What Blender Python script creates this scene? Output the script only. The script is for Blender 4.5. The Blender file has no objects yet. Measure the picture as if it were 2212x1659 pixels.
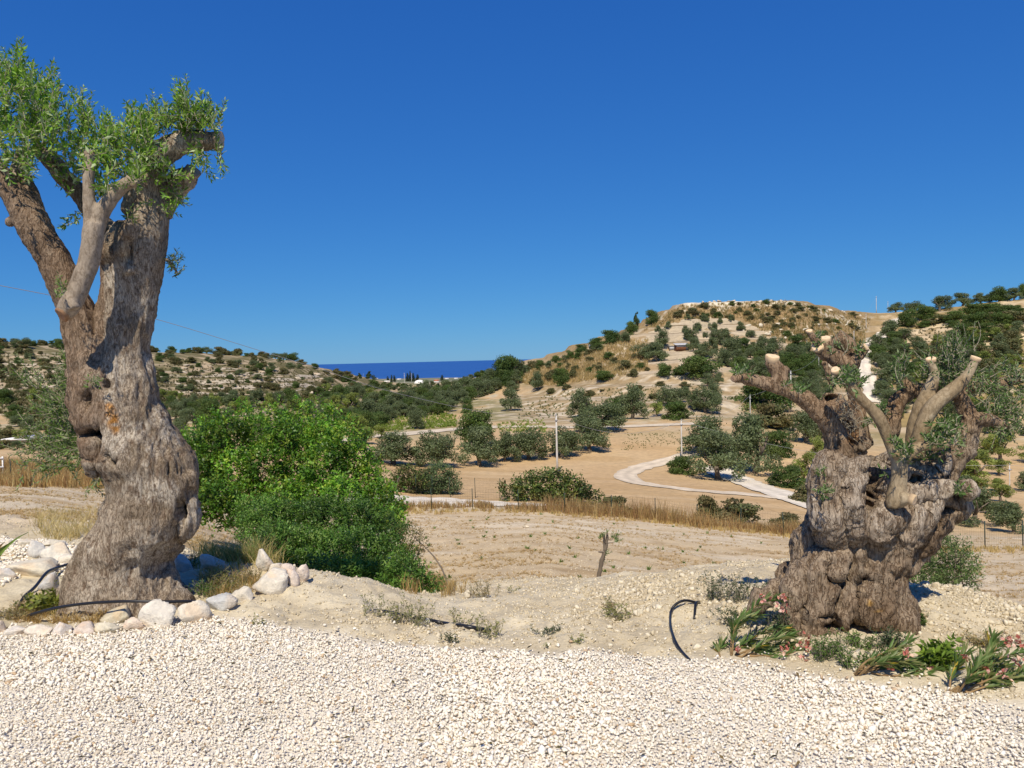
import bpy, math, random
import numpy as np
from mathutils import Vector

# ------------------------------------------------------------------ camera, sky, sun, exposure
SC = bpy.context.scene
COL = SC.collection
EYE = np.array([0.0, 0.0, 1.6])
FPX, CX, CY = 1670.0, 1106.0, 829.5           # focal length and centre in 2212 x 1659 view units
PITCH, ROLL = math.atan((829.5 - 773.0) / FPX), math.radians(1.4)
cp, sp, cr, sr = math.cos(PITCH), math.sin(PITCH), math.cos(ROLL), math.sin(ROLL)
FWD = np.array([0, cp, -sp]); R0 = np.array([1.0, 0, 0]); U0 = np.array([0, sp, cp])
RGT = R0 * cr - U0 * sr; UPV = U0 * cr + R0 * sr
cam = bpy.data.cameras.new('camera'); cam.sensor_width = 36.0; cam.lens = FPX / 2212 * 36
cam.clip_start = 0.05; cam.clip_end = 60000
camo = bpy.data.objects.new('camera', cam); COL.objects.link(camo)
from mathutils import Matrix
camo.matrix_world = Matrix(((RGT[0], UPV[0], -FWD[0], EYE[0]), (RGT[1], UPV[1], -FWD[1], EYE[1]),
                            (RGT[2], UPV[2], -FWD[2], EYE[2]), (0, 0, 0, 1)))
SC.camera = camo

SUN_DIR = np.array([0.17, 1.0, -1.32]); SUN_DIR /= np.linalg.norm(SUN_DIR)
SUN_EL = math.asin(-SUN_DIR[2])
sun = bpy.data.lights.new('sun', 'SUN'); sun.energy = 4.9; sun.angle = math.radians(0.53); sun.color = (1.0, 0.905, 0.745)
suno = bpy.data.objects.new('sun', sun); COL.objects.link(suno)
suno.rotation_euler = Vector(SUN_DIR).to_track_quat('-Z', 'Y').to_euler()
world = bpy.data.worlds.new('World'); SC.world = world; world.use_nodes = True
wn = world.node_tree.nodes; wl = world.node_tree.links
sky = wn.new('ShaderNodeTexSky'); sky.sky_type = 'NISHITA'; sky.sun_disc = False
sky.sun_elevation = SUN_EL; sky.sun_rotation = math.atan2(-SUN_DIR[0], -SUN_DIR[1])
sky.altitude = 0; sky.air_density = 0.85; sky.dust_density = 0.0; sky.ozone_density = 6.0
# one even colour grade over the whole sky, as a phone camera renders it: out = k * in ** g per channel
SKY_S = 0.085
sp_ = wn.new('ShaderNodeSeparateColor'); cb_ = wn.new('ShaderNodeCombineColor'); wl.new(sky.outputs[0], sp_.inputs[0])
for ch, (k_, g_) in enumerate(((0.25, 0.97), (0.485, 0.72), (0.755, 0.44))):
    m1 = wn.new('ShaderNodeMath'); m1.operation = 'MULTIPLY'; m1.inputs[1].default_value = SKY_S; wl.new(sp_.outputs[ch], m1.inputs[0])
    m2 = wn.new('ShaderNodeMath'); m2.operation = 'POWER'; m2.inputs[1].default_value = g_; wl.new(m1.outputs[0], m2.inputs[0])
    m3 = wn.new('ShaderNodeMath'); m3.operation = 'MULTIPLY'; m3.inputs[1].default_value = k_ / SKY_S; wl.new(m2.outputs[0], m3.inputs[0]); wl.new(m3.outputs[0], cb_.inputs[ch])
wl.new(cb_.outputs[0], wn['Background'].inputs[0])
wn['Background'].inputs[1].default_value = SKY_S
SC.view_settings.view_transform = 'Standard'; SC.view_settings.look = 'None'
SC.view_settings.exposure = 0.08; SC.view_settings.gamma = 1.0
SC.cycles.max_bounces = 6; SC.cycles.transparent_max_bounces = 4
SC.cycles.use_denoising = True

# ------------------------------------------------------------------ small helpers
RNG = np.random.default_rng(7)
random.seed(7)

def P(px, py, Y):
    """World point seen at view pixel (px, py) at depth Y metres north of the camera."""
    px = np.asarray(px, float); py = np.asarray(py, float)
    d = FWD + np.multiply.outer((px - CX) / FPX, RGT) + np.multiply.outer((CY - py) / FPX, UPV)
    return EYE + d * (np.asarray(Y, float) / d[..., 1])[..., None]

def pix(p):
    d = np.asarray(p, float) - EYE
    z = d @ FWD
    return CX + FPX * (d @ RGT) / z, CY - FPX * (d @ UPV) / z

def _h(ix, iy, iz, seed):
    h = (ix.astype(np.int64) * 374761393 + iy.astype(np.int64) * 668265263 + iz.astype(np.int64) * 2147483647 + seed * 974634777) & 0xFFFFFFFF
    h = ((h ^ (h >> 13)) * 1274126177) & 0xFFFFFFFF
    h = ((h ^ (h >> 16)) * 2246822519) & 0xFFFFFFFF
    return ((h ^ (h >> 15)) & 0xFFFFFF) / 8388608.0 - 1.0

def vnoise(p, seed=0):
    p = np.asarray(p, float); i = np.floor(p); f = p - i; f = f * f * f * (f * (f * 6 - 15) + 10); i = i.astype(np.int64)
    out = 0.0
    for dx in (0, 1):
        for dy in (0, 1):
            for dz in (0, 1):
                w = (f[..., 0] if dx else 1 - f[..., 0]) * (f[..., 1] if dy else 1 - f[..., 1]) * (f[..., 2] if dz else 1 - f[..., 2])
                out = out + w * _h(i[..., 0] + dx, i[..., 1] + dy, i[..., 2] + dz, seed)
    return out

def fbm(p, octv=4, seed=0, gain=0.5):
    a, s, out = 1.0, 0.0, 0.0
    p = np.asarray(p, float)
    for k in range(octv):
        out = out + a * vnoise(p * 2.03 ** k, seed + k); s += a; a *= gain
    return out / s

def smooth(a, b, x):
    t = np.clip((x - a) / (b - a), 0, 1); return t * t * (3 - 2 * t)

def tag(o, label=None, cat=None, group=None, kind=None):
    if label: o['label'] = label
    if cat: o['category'] = cat
    if group: o['group'] = group
    if kind: o['kind'] = kind
    return o

def empty(name, loc=(0, 0, 0), rz=0.0):
    o = bpy.data.objects.new(name, None); o.location = tuple(map(float, loc)); o.rotation_euler = (0, 0, rz); o.empty_display_size = 0.1
    COL.objects.link(o); return o

def mesh_data(name, verts, faces, mats, col=None, smooth_f=False, midx=None):
    """faces: one (M,k) array or a list of such arrays."""
    me = bpy.data.meshes.new(name)
    verts = np.asarray(verts, np.float32).reshape(-1, 3)
    fl = faces if isinstance(faces, list) else [faces]
    fl = [np.asarray(f, np.int32) for f in fl if len(f)]
    lens = np.concatenate([np.full(len(f), f.shape[1], np.int32) for f in fl])
    loops = np.concatenate([f.ravel() for f in fl])
    me.vertices.add(len(verts)); me.vertices.foreach_set('co', verts.ravel())
    me.loops.add(len(loops)); me.loops.foreach_set('vertex_index', loops)
    me.polygons.add(len(lens))
    st = np.zeros(len(lens), np.int32); st[1:] = np.cumsum(lens)[:-1]
    me.polygons.foreach_set('loop_start', st); me.polygons.foreach_set('loop_total', lens)
    if smooth_f: me.polygons.foreach_set('use_smooth', np.ones(len(lens), bool))
    for m in (mats if isinstance(mats, (list, tuple)) else [mats]): me.materials.append(m)
    if midx is not None: me.polygons.foreach_set('material_index', np.asarray(midx, np.int32))
    if col is not None:
        c = np.ones((len(verts), 4), np.float32); c[:, :3] = col
        at = me.attributes.new('col', 'FLOAT_COLOR', 'POINT'); at.data.foreach_set('color', c.ravel())
    me.update(calc_edges=True)
    return me

def mk(name, verts, faces, mats, parent=None, origin=(0, 0, 0), col=None, smooth_f=False, midx=None):
    v = np.asarray(verts, float).reshape(-1, 3) - np.asarray(origin, float)
    o = bpy.data.objects.new(name, mesh_data(name, v, faces, mats, col, smooth_f, midx))
    COL.objects.link(o)
    if parent is not None: o.parent = parent
    else: o.location = tuple(map(float, origin))
    return o

def join(parts):
    """[(verts, faces(M,k), col or None)] -> verts, faces list, col"""
    vs, fs, cs, n = [], {}, [], 0
    for p in parts:
        v = np.asarray(p[0], float).reshape(-1, 3); f = p[1] if isinstance(p[1], list) else [p[1]]
        for q in f:
            q = np.asarray(q, np.int64)
            if len(q): fs.setdefault(q.shape[1], []).append(q + n)
        vs.append(v); n += len(v)
        c = p[2] if len(p) > 2 and p[2] is not None else (1, 1, 1)
        c = np.asarray(c, float)
        cs.append(np.broadcast_to(c, v.shape) if c.ndim == 1 else c)
    return np.concatenate(vs), [np.concatenate(f) for f in fs.values()], np.concatenate(cs)

def resample(pts, n):
    pts = np.asarray(pts, float); k = len(pts)
    if k == 2:
        t = np.linspace(0, 1, n)[:, None]; return pts[0] * (1 - t) + pts[1] * t
    d = np.concatenate([[0], np.cumsum(np.linalg.norm(np.diff(pts[:, :3], axis=0), axis=1) + 1e-9)])
    s = np.linspace(0, d[-1], n); i = np.clip(np.searchsorted(d, s, 'right') - 1, 0, k - 2)
    u = ((s - d[i]) / (d[i + 1] - d[i]))[:, None]
    p0 = pts[np.maximum(i - 1, 0)]; p1 = pts[i]; p2 = pts[i + 1]; p3 = pts[np.minimum(i + 2, k - 1)]
    return 0.5 * (2 * p1 + (p2 - p0) * u + (2 * p0 - 5 * p1 + 4 * p2 - p3) * u ** 2 + (3 * p1 - p0 - 3 * p2 + p3) * u ** 3)

def tube(pts, rad, seg=8, n=None, cap=True, lump=0.0, seed=0):
    """Swept tube along pts (K,3) with radii (K,). Returns verts, faces list."""
    pts = np.asarray(pts, float); rad = np.broadcast_to(np.asarray(rad, float), (len(pts),))
    if n: q = resample(np.c_[pts, rad], n); pts, rad = q[:, :3], np.maximum(q[:, 3], 1e-4)
    k = len(pts)
    tan = np.gradient(pts, axis=0); tan /= np.linalg.norm(tan, axis=1)[:, None] + 1e-12
    ref = np.array([0.3, 0.2, 1.0]) if abs(tan[0] @ [0, 0, 1]) < 0.9 else np.array([1.0, 0.1, 0])
    u = np.cross(tan[0], ref); u /= np.linalg.norm(u); us = []
    for i in range(k):
        u = u - tan[i] * (u @ tan[i]); u /= np.linalg.norm(u) + 1e-12; us.append(u)
    us = np.array(us); ws = np.cross(tan, us)
    a = np.linspace(0, 2 * np.pi, seg, endpoint=False)
    ring = us[:, None] * np.cos(a)[None, :, None] + ws[:, None] * np.sin(a)[None, :, None]
    r = rad[:, None, None] * np.ones((k, seg, 1))
    if lump:
        pos = pts[:, None] + ring * r
        r = r * (1 + lump * vnoise(pos / (rad.mean() * 1.5 + 1e-6), seed))[..., None]
    v = (pts[:, None] + ring * r).reshape(-1, 3)
    i, j = np.meshgrid(np.arange(k - 1), np.arange(seg), indexing='ij'); j2 = (j + 1) % seg
    f = np.stack([i * seg + j, i * seg + j2, (i + 1) * seg + j2, (i + 1) * seg + j], -1).reshape(-1, 4)
    fs = [f]
    if cap:
        v = np.concatenate([v, pts[:1], pts[-1:]]); n0 = k * seg; jj = np.arange(seg)
        fs.append(np.concatenate([np.stack([np.full(seg, n0), (jj + 1) % seg, jj], -1),
                                  np.stack([np.full(seg, n0 + 1), (k - 1) * seg + jj, (k - 1) * seg + (jj + 1) % seg], -1)]))
    return v, fs

def box(c, s, rz=0.0):
    c = np.asarray(c, float); s = np.asarray(s, float) / 2
    v = np.array([[x, y, z] for x in (-1, 1) for y in (-1, 1) for z in (-1, 1)]) * s
    ca, sa = math.cos(rz), math.sin(rz)
    v = np.c_[v[:, 0] * ca - v[:, 1] * sa, v[:, 0] * sa + v[:, 1] * ca, v[:, 2]] + c
    f = np.array([[0, 1, 3, 2], [4, 6, 7, 5], [0, 4, 5, 1], [2, 3, 7, 6], [0, 2, 6, 4], [1, 5, 7, 3]])
    return v, f

def hull_stone(seed, n=14, scale=(1, 0.8, 0.6)):
    import bmesh
    r = np.random.default_rng(seed); d = r.normal(size=(n, 3)); d /= np.linalg.norm(d, axis=1)[:, None]
    d *= (r.uniform(0.78, 1.0, n))[:, None]
    bm = bmesh.new()
    for p in d * np.array(scale): bm.verts.new(p)
    res = bmesh.ops.convex_hull(bm, input=bm.verts)
    junk = list({e for e in res['geom_interior'] if isinstance(e, bmesh.types.BMVert)})
    for b in junk:
        if b.is_valid: bm.verts.remove(b)
    bm.verts.index_update(); bm.verts.ensure_lookup_table()
    v = np.array([x.co[:] for x in bm.verts]); f = np.array([[x.index for x in fc.verts] for fc in bm.faces])
    bm.free(); return v, f

def leaf_cards(pos, nrm, up, length, width, fold=0.15):
    """pointed leaf of 4 tris: base, two sides, tip. pos = base; up = leaf axis; nrm = face normal."""
    n = len(pos)
    up = up / (np.linalg.norm(up, axis=1)[:, None] + 1e-9)
    side = np.cross(nrm, up); side /= np.linalg.norm(side, axis=1)[:, None] + 1e-9
    nn = np.cross(up, side)
    L = np.broadcast_to(np.asarray(length, float), (n,))[:, None]; W = np.broadcast_to(np.asarray(width, float), (n,))[:, None]
    b = pos; m = pos + up * L * 0.5 - nn * W * fold; tip = pos + up * L
    l = pos + up * L * 0.45 - side * W * 0.5 + nn * W * fold; r = pos + up * L * 0.45 + side * W * 0.5 + nn * W * fold
    v = np.stack([b, l, r, tip, m], 1).reshape(-1, 3)
    base = (np.arange(n) * 5)[:, None]
    f = np.concatenate([base + [0, 4, 1], base + [1, 4, 3], base + [0, 2, 4], base + [2, 3, 4]])
    return v, f

def diamonds(pos, nrm, length, width, rng):
    n = len(pos); a = rng.normal(size=(n, 3)); u = np.cross(nrm, a); u /= np.linalg.norm(u, axis=1)[:, None] + 1e-9
    w = np.cross(nrm, u); w /= np.linalg.norm(w, axis=1)[:, None] + 1e-9
    L = np.broadcast_to(length, (n,))[:, None] * 0.5; W = np.broadcast_to(width, (n,))[:, None] * 0.5
    v = np.stack([pos + u * L, pos + w * W, pos - u * L, pos - w * W], 1).reshape(-1, 3)
    f = (np.arange(n) * 4)[:, None] + np.arange(4)
    return v, f

# ------------------------------------------------------------------ materials
def new_mat(name):
    m = bpy.data.materials.new(name); m.use_nodes = True
    nt = m.node_tree; b = nt.nodes['Principled BSDF']; return m, nt, b

def N(nt, kind, **kw):
    n = nt.nodes.new(kind)
    for k, v in kw.items():
        if k in n.inputs: n.inputs[k].default_value = v
        else: setattr(n, k, v)
    return n

def mixc(nt, fac, a, b, mode='MIX'):
    n = nt.nodes.new('ShaderNodeMix'); n.data_type = 'RGBA'; n.blend_type = mode
    for s, x in (('Factor', fac), ('A', a), ('B', b)):
        i = [q for q in n.inputs if q.name == s and (q.type == 'RGBA' or (s == 'Factor' and q.type == 'VALUE'))][0]
        if hasattr(x, 'links') or isinstance(x, bpy.types.NodeSocket): nt.links.new(x, i)
        elif isinstance(x, (int, float)) and s == 'Factor': i.default_value = x
        else: i.default_value = (*x[:3], 1)
    return [q for q in n.outputs if q.type == 'RGBA'][0]

def ramp(nt, src, a, b, ca=(0, 0, 0), cb=(1, 1, 1)):
    r = nt.nodes.new('ShaderNodeValToRGB'); r.color_ramp.elements[0].position = a; r.color_ramp.elements[1].position = b
    r.color_ramp.elements[0].color = (*ca, 1); r.color_ramp.elements[1].color = (*cb, 1)
    nt.links.new(src, r.inputs[0]); return r.outputs[0]

def ground_mat(name, scale=30.0, dark=0.72, light=1.15, bump=0.4, dist=0.02, rough=0.95, speck=None):
    """colour attribute x fine procedural variation + relief"""
    m, nt, b = new_mat(name); b.inputs['Roughness'].default_value = rough; b.inputs['Specular IOR Level'].default_value = 0.1
    at = N(nt, 'ShaderNodeAttribute', attribute_name='col'); tc = nt.nodes.new('ShaderNodeTexCoord')
    n1 = N(nt, 'ShaderNodeTexNoise', Scale=scale, Detail=8.0, Roughness=0.68); nt.links.new(tc.outputs['Object'], n1.inputs['Vector'])
    c = mixc(nt, 1.0, at.outputs['Color'], ramp(nt, n1.outputs['Fac'], 0.25, 0.75, (dark,) * 3, (light, light, light * 0.98)), 'MULTIPLY')
    if speck:
        n2 = N(nt, 'ShaderNodeTexVoronoi', Scale=speck[0]); nt.links.new(tc.outputs['Object'], n2.inputs['Vector'])
        c = mixc(nt, ramp(nt, n2.outputs['Distance'], speck[1], speck[1] + 0.12, (1, 1, 1), (0, 0, 0)), c, speck[2])
    nt.links.new(c, b.inputs['Base Color'])
    if bump:
        bp = N(nt, 'ShaderNodeBump', Strength=bump, Distance=dist); nt.links.new(n1.outputs['Fac'], bp.inputs['Height']); nt.links.new(bp.outputs[0], b.inputs['Normal'])
    return m

def leaf_mat(name, transl=0.35, rough=0.5, spec=0.3):
    m, nt, b = new_mat(name); b.inputs['Roughness'].default_value = rough; b.inputs['Specular IOR Level'].default_value = spec
    at = N(nt, 'ShaderNodeAttribute', attribute_name='col'); nt.links.new(at.outputs['Color'], b.inputs['Base Color'])
    tr = nt.nodes.new('ShaderNodeBsdfTranslucent'); mx = nt.nodes.new('ShaderNodeMixShader'); mx.inputs[0].default_value = transl
    tcol = mixc(nt, 1.0, at.outputs['Color'], (1.25, 1.3, 0.6), 'MULTIPLY')
    nt.links.new(tcol, tr.inputs[0]); nt.links.new(b.outputs[0], mx.inputs[1]); nt.links.new(tr.outputs[0], mx.inputs[2])
    nt.links.new(mx.outputs[0], nt.nodes['Material Output'].inputs['Surface']); return m

def bark_mat(name, grain=(1, 1, 0.3), bump=0.9, dist=0.012, dark=(0.48, 0.42, 0.37), sc=78.0, lo=(0.5, 0.47, 0.44), hi=(1.42, 1.39, 1.34)):
    """fibrous bark: colour attribute broken by long dark fissures and finer flakes, with relief"""
    m, nt, b = new_mat(name); b.inputs['Roughness'].default_value = 0.92; b.inputs['Specular IOR Level'].default_value = 0.12
    at = N(nt, 'ShaderNodeAttribute', attribute_name='col'); tc = nt.nodes.new('ShaderNodeTexCoord')
    mp = nt.nodes.new('ShaderNodeMapping'); mp.inputs['Scale'].default_value = grain
    nz = N(nt, 'ShaderNodeTexNoise', Scale=5.0, Detail=3.0); nt.links.new(tc.outputs['Object'], nz.inputs['Vector'])
    wv = mixc(nt, 0.035, tc.outputs['Object'], nz.outputs['Color']); nt.links.new(wv, mp.inputs['Vector'])
    n1 = N(nt, 'ShaderNodeTexNoise', Scale=sc * 1.6, Detail=5.0, Roughness=0.7); nt.links.new(mp.outputs[0], n1.inputs['Vector'])
    n2 = N(nt, 'ShaderNodeTexNoise', Scale=sc * 0.55, Detail=3.0, Roughness=0.6); nt.links.new(mp.outputs[0], n2.inputs['Vector'])
    ab = N(nt, 'ShaderNodeMath', operation='SUBTRACT'); ab.inputs[1].default_value = 0.5; nt.links.new(n2.outputs['Fac'], ab.inputs[0])
    ab2 = N(nt, 'ShaderNodeMath', operation='ABSOLUTE'); nt.links.new(ab.outputs[0], ab2.inputs[0])
    crack = ramp(nt, ab2.outputs[0], 0.0, 0.055, dark, (1, 1, 1))
    c = mixc(nt, 1.0, at.outputs['Color'], crack, 'MULTIPLY')
    c = mixc(nt, 1.0, c, ramp(nt, n1.outputs['Fac'], 0.32, 0.68, lo, hi), 'MULTIPLY')
    nt.links.new(c, b.inputs['Base Color'])
    mul = N(nt, 'ShaderNodeMath', operation='MULTIPLY'); nt.links.new(crack, mul.inputs[0]); nt.links.new(n1.outputs['Fac'], mul.inputs[1])
    bp = N(nt, 'ShaderNodeBump', Strength=bump, Distance=dist); nt.links.new(mul.outputs[0], bp.inputs['Height']); nt.links.new(bp.outputs[0], b.inputs['Normal'])
    return m

def plain_mat(name, colr, rough=0.7, spec=0.3, var=0.15, scale=20.0, bump=0.0, metallic=0.0):
    m, nt, b = new_mat(name); b.inputs['Roughness'].default_value = rough; b.inputs['Specular IOR Level'].default_value = spec; b.inputs['Metallic'].default_value = metallic
    tc = nt.nodes.new('ShaderNodeTexCoord'); n1 = N(nt, 'ShaderNodeTexNoise', Scale=scale, Detail=5.0); nt.links.new(tc.outputs['Object'], n1.inputs['Vector'])
    lo = tuple(max(0, x * (1 - var)) for x in colr); hi = tuple(x * (1 + var) for x in colr)
    nt.links.new(ramp(nt, n1.outputs['Fac'], 0.3, 0.7, lo, hi), b.inputs['Base Color'])
    if bump:
        bp = N(nt, 'ShaderNodeBump', Strength=bump, Distance=0.01); nt.links.new(n1.outputs['Fac'], bp.inputs['Height']); nt.links.new(bp.outputs[0], b.inputs['Normal'])
    return m

def pebble_mat(name, cols, rough=0.85):
    """each stone its own tint, drawn from cols by its instance number"""
    m, nt, b = new_mat(name); b.inputs['Roughness'].default_value = rough; b.inputs['Specular IOR Level'].default_value = 0.2
    oi = nt.nodes.new('ShaderNodeObjectInfo'); r = nt.nodes.new('ShaderNodeValToRGB'); r.color_ramp.interpolation = 'LINEAR'
    els = r.color_ramp.elements
    for k, (p, c) in enumerate(cols):
        e = els[k] if k < 2 else els.new(p)
        e.position = p; e.color = (*c, 1)
    nt.links.new(oi.outputs['Random'], r.inputs[0])
    tc = nt.nodes.new('ShaderNodeTexCoord'); n1 = N(nt, 'ShaderNodeTexNoise', Scale=3.0, Detail=4.0); nt.links.new(tc.outputs['Object'], n1.inputs['Vector'])
    c = mixc(nt, 1.0, r.outputs[0], ramp(nt, n1.outputs['Fac'], 0.3, 0.7, (0.86, 0.85, 0.83), (1.08, 1.08, 1.08)), 'MULTIPLY')
    nt.links.new(c, b.inputs['Base Color']); return m

M = {}
M['gravel'] = pebble_mat('gravel_stone', [(0.0, (0.56, 0.49, 0.38)), (0.94, (0.88, 0.84, 0.75)), (0.08, (0.76, 0.70, 0.59)), (0.35, (0.85, 0.79, 0.68)), (0.6, (0.83, 0.745, 0.60)), (0.97, (0.5, 0.36, 0.22)), (1.0, (0.55, 0.42, 0.28))])
M['clod'] = pebble_mat('earth_clod', [(0.0, (0.40, 0.335, 0.225)), (0.94, (0.70, 0.63, 0.485)), (0.4, (0.555, 0.475, 0.33)), (0.7, (0.60, 0.52, 0.37))])
M['ground'] = ground_mat('bank_earth', 45, 0.78, 1.14, 0.7, 0.02)
M['field'] = ground_mat('stubble_earth', 26, 0.72, 1.16, 0.8, 0.03)
M['far'] = ground_mat('hill_earth', 0.9, 0.74, 1.2, 0.5, 0.3)
M['track'] = ground_mat('track_dust', 1.6, 0.74, 1.16, 0.5, 0.06)
M['leaf'] = leaf_mat('foliage', 0.3, 0.55, 0.25)
M['gloss_leaf'] = leaf_mat('glossy_foliage', 0.35, 0.42, 0.35)
M['dry'] = leaf_mat('dry_grass', 0.35, 0.8, 0.1)
M['bark'] = bark_mat('olive_bark')
M['old_wood'] = bark_mat('weathered_wood', (1, 1, 0.26), 1.0, 0.016, (0.42, 0.36, 0.31), 66.0, (0.62, 0.58, 0.54), (1.28, 1.26, 1.22))
M['far_bark'] = plain_mat('far_bark', (0.16, 0.13, 0.10), 0.95, 0.1, 0.25, 6)
M['smooth_bark'] = bark_mat('smooth_bark', (1, 1, 0.55), 0.5, 0.006, (0.72, 0.69, 0.65), 40.0, (0.7, 0.68, 0.65), (1.22, 1.2, 1.18))
M['twig'] = plain_mat('twig', (0.30, 0.26, 0.19), 0.9, 0.1, 0.2, 30)
M['stone'] = plain_mat('limestone', (0.70, 0.62, 0.52), 0.9, 0.15, 0.16, 9, 0.35)
M['pipe'] = plain_mat('black_polythene', (0.012, 0.012, 0.014), 0.4, 0.5, 0.3, 8)
M['concrete'] = plain_mat('pole_concrete', (0.55, 0.53, 0.49), 0.9, 0.1, 0.1, 3)
M['wire'] = plain_mat('cable', (0.33, 0.33, 0.34), 0.5, 0.4, 0.1, 1)
M['post'] = plain_mat('green_post', (0.012, 0.03, 0.02), 0.55, 0.4, 0.2, 5)
# ------------------------------------------------------------------ terrain: heights by bearing and distance
HPX = np.array([-1500, -300, 0, 300, 600, 750, 900, 1130, 1300, 1500, 1700, 1900, 2212, 2600, 3700.0])
NY = np.array([2.5, 4, 5, 6, 7.5, 10, 14, 20, 30, 42.0])
NZ = np.array([
 [0, 0, 0, 0.00, 0.00, -.20, -.60, -1.4, -2.8, -4.5],
 [0, 0, 0, 0.00, 0.00, -.25, -.70, -1.4, -2.8, -4.5],
 [0, 0, 0, 0.02, 0.00, -.30, -.80, -1.5, -2.9, -4.5],
 [0, 0, 0, 0.00, -.10, -.60, -1.3, -2.2, -3.6, -5.2],
 [0, 0, 0, 0.00, -.55, -1.3, -2.1, -3.1, -4.6, -6.1],
 [0, 0, -.02, -.10, -.70, -1.4, -2.2, -3.2, -4.7, -6.5],
 [0, 0, -.08, -.25, -.72, -1.35, -2.2, -3.2, -4.9, -6.7],
 [0, 0, -.10, -.30, -.68, -1.28, -2.1, -3.2, -4.9, -6.9],
 [0, 0, -.10, -.26, -.58, -1.35, -2.25, -3.4, -5.2, -7.3],
 [0, 0, -.04, -.16, -.50, -1.35, -2.5, -3.8, -5.7, -7.85],
 [0, 0, 0.00, -.10, -.45, -1.35, -2.6, -4.1, -6.1, -8.35],
 [0, 0, 0.02, -.28, -.75, -1.5, -2.7, -4.25, -6.5, -8.7],
 [0, 0, -.20, -.55, -1.05, -1.8, -2.9, -4.4, -6.6, -9.0],
 [0, 0, -.20, -.55, -1.05, -1.8, -2.9, -4.4, -6.6, -9.0],
 [0, 0, -.20, -.55, -1.05, -1.8, -2.9, -4.4, -6.6, -9.0]])
FY = np.array([50, 60, 80, 100, 120, 150, 180, 210, 240, 280, 330, 400, 600, 1000, 2500.0])
FP = np.array([
 [1018, 992, 967, 952, 922, 892, 862, 839, 812, 780, 745, 728, 750, 790, 842],
 [1018, 992, 967, 952, 922, 892, 862, 839, 812, 780, 748, 733, 755, 792, 840],
 [1010, 985, 962, 945, 915, 885, 855, 832, 805, 775, 748, 738, 760, 793, 836],
 [1040, 1015, 985, 955, 930, 893, 862, 838, 815, 790, 768, 757, 775, 800, 831],
 [1050, 1022, 985, 955, 930, 895, 868, 848, 830, 810, 788, 774, 790, 805, 825],
 [1060, 1030, 990, 955, 928, 898, 875, 860, 850, 838, 822, 806, 815, 817, 821],
 [1076, 1050, 1005, 957, 925, 893, 872, 860, 853, 846, 840, 834, 826, 821, 817],
 [1084, 1060, 1012, 955, 920, 880, 843, 808, 787, 782, 793, 806, 813, 815, 814],
 [1092, 1064, 1012, 952, 910, 860, 810, 768, 728, 735, 765, 790, 800, 806, 810],
 [1104, 1072, 1018, 948, 905, 845, 790, 745, 700, 652, 670, 730, 770, 790, 803],
 [1124, 1088, 1032, 968, 920, 850, 795, 745, 695, 650, 650, 710, 760, 788, 798],
 [1143, 1108, 1048, 985, 930, 865, 815, 770, 735, 705, 676, 700, 745, 782, 793],
 [1155, 1118, 1058, 998, 935, 850, 790, 745, 705, 670, 645, 655, 710, 770, 785],
 [1165, 1126, 1066, 998, 930, 840, 775, 725, 680, 640, 612, 620, 690, 760, 776],
 [1190, 1150, 1080, 1000, 930, 835, 765, 710, 660, 615, 585, 590, 670, 740, 750]], float)

def pchip(x, y, xi):
    h = np.diff(x); d = np.diff(y) / h; m = np.zeros_like(y)
    m[0], m[-1] = d[0], d[-1]
    s = d[1:] * d[:-1] > 0
    w1, w2 = 2 * h[1:] + h[:-1], h[1:] + 2 * h[:-1]
    with np.errstate(all='ignore'): hm = (w1 + w2) / (w1 / d[:-1] + w2 / d[1:])
    m[1:-1] = np.where(s, hm, 0)
    i = np.clip(np.searchsorted(x, xi, 'right') - 1, 0, len(x) - 2); t = (xi - x[i]) / h[i]
    return ((1 + 2 * t) * (1 - t) ** 2) * y[i] + t * (1 - t) ** 2 * h[i] * m[i] + t * t * (3 - 2 * t) * y[i + 1] + t * t * (t - 1) * h[i] * m[i + 1]

TC = (HPX - CX) / FPX
yrows = np.concatenate([np.geomspace(2.4, 14, 300, endpoint=False), np.geomspace(14, 120, 200, endpoint=False),
                        np.geomspace(120, 420, 300, endpoint=False), np.geomspace(420, 2640, 60)])
TT = np.linspace(-1.25, 1.25, 520)
def _col(k):
    g = []
    for y, z in zip(NY, NZ[k]): g.append((z - 1.6) / y)
    for y, py in zip(FY, FP[k]):
        q = P(HPX[k], py, y); g.append((q[2] - 1.6) / y)
    ys = np.concatenate([NY, FY, [2640]]); g = np.array(g + [(-66 - 1.6) / 2640])
    return pchip(np.log(ys), g, np.log(yrows))
_G = np.array([_col(k) for k in range(len(HPX))]).T                 # rows x control columns
GG = np.array([pchip(TC, r, TT) for r in _G])
YY = yrows[:, None] * np.ones_like(TT)[None]
XX = TT[None] * YY
ZZ = 1.6 + GG * YY
ZZ = np.where(YY < 2.5, 0.0, ZZ)
PXG = CX + TT[None] * FPX * np.ones_like(YY)
P3 = np.stack([XX, YY, 0 * XX], -1)
# hill terraces
lh = smooth(150, 190, YY) * (1 - smooth(400, 430, YY)) * (1 - smooth(800, 900, PXG))
rh = smooth(118, 135, YY) * (1 - smooth(330, 360, YY)) * smooth(1080, 1230, PXG)
nz = fbm(P3 * 0.010, 2, 11) * 1.6 + fbm(P3 * 0.06, 3, 12) * 0.22
for w, st, am in ((lh, 2.3, 0.8), (rh, 2.5, 0.75)):
    q = (ZZ + nz) / st; f = q - np.floor(q)
    ZZ = ZZ + w * am * st * (smooth(0.62, 0.95, f) - f)
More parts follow.
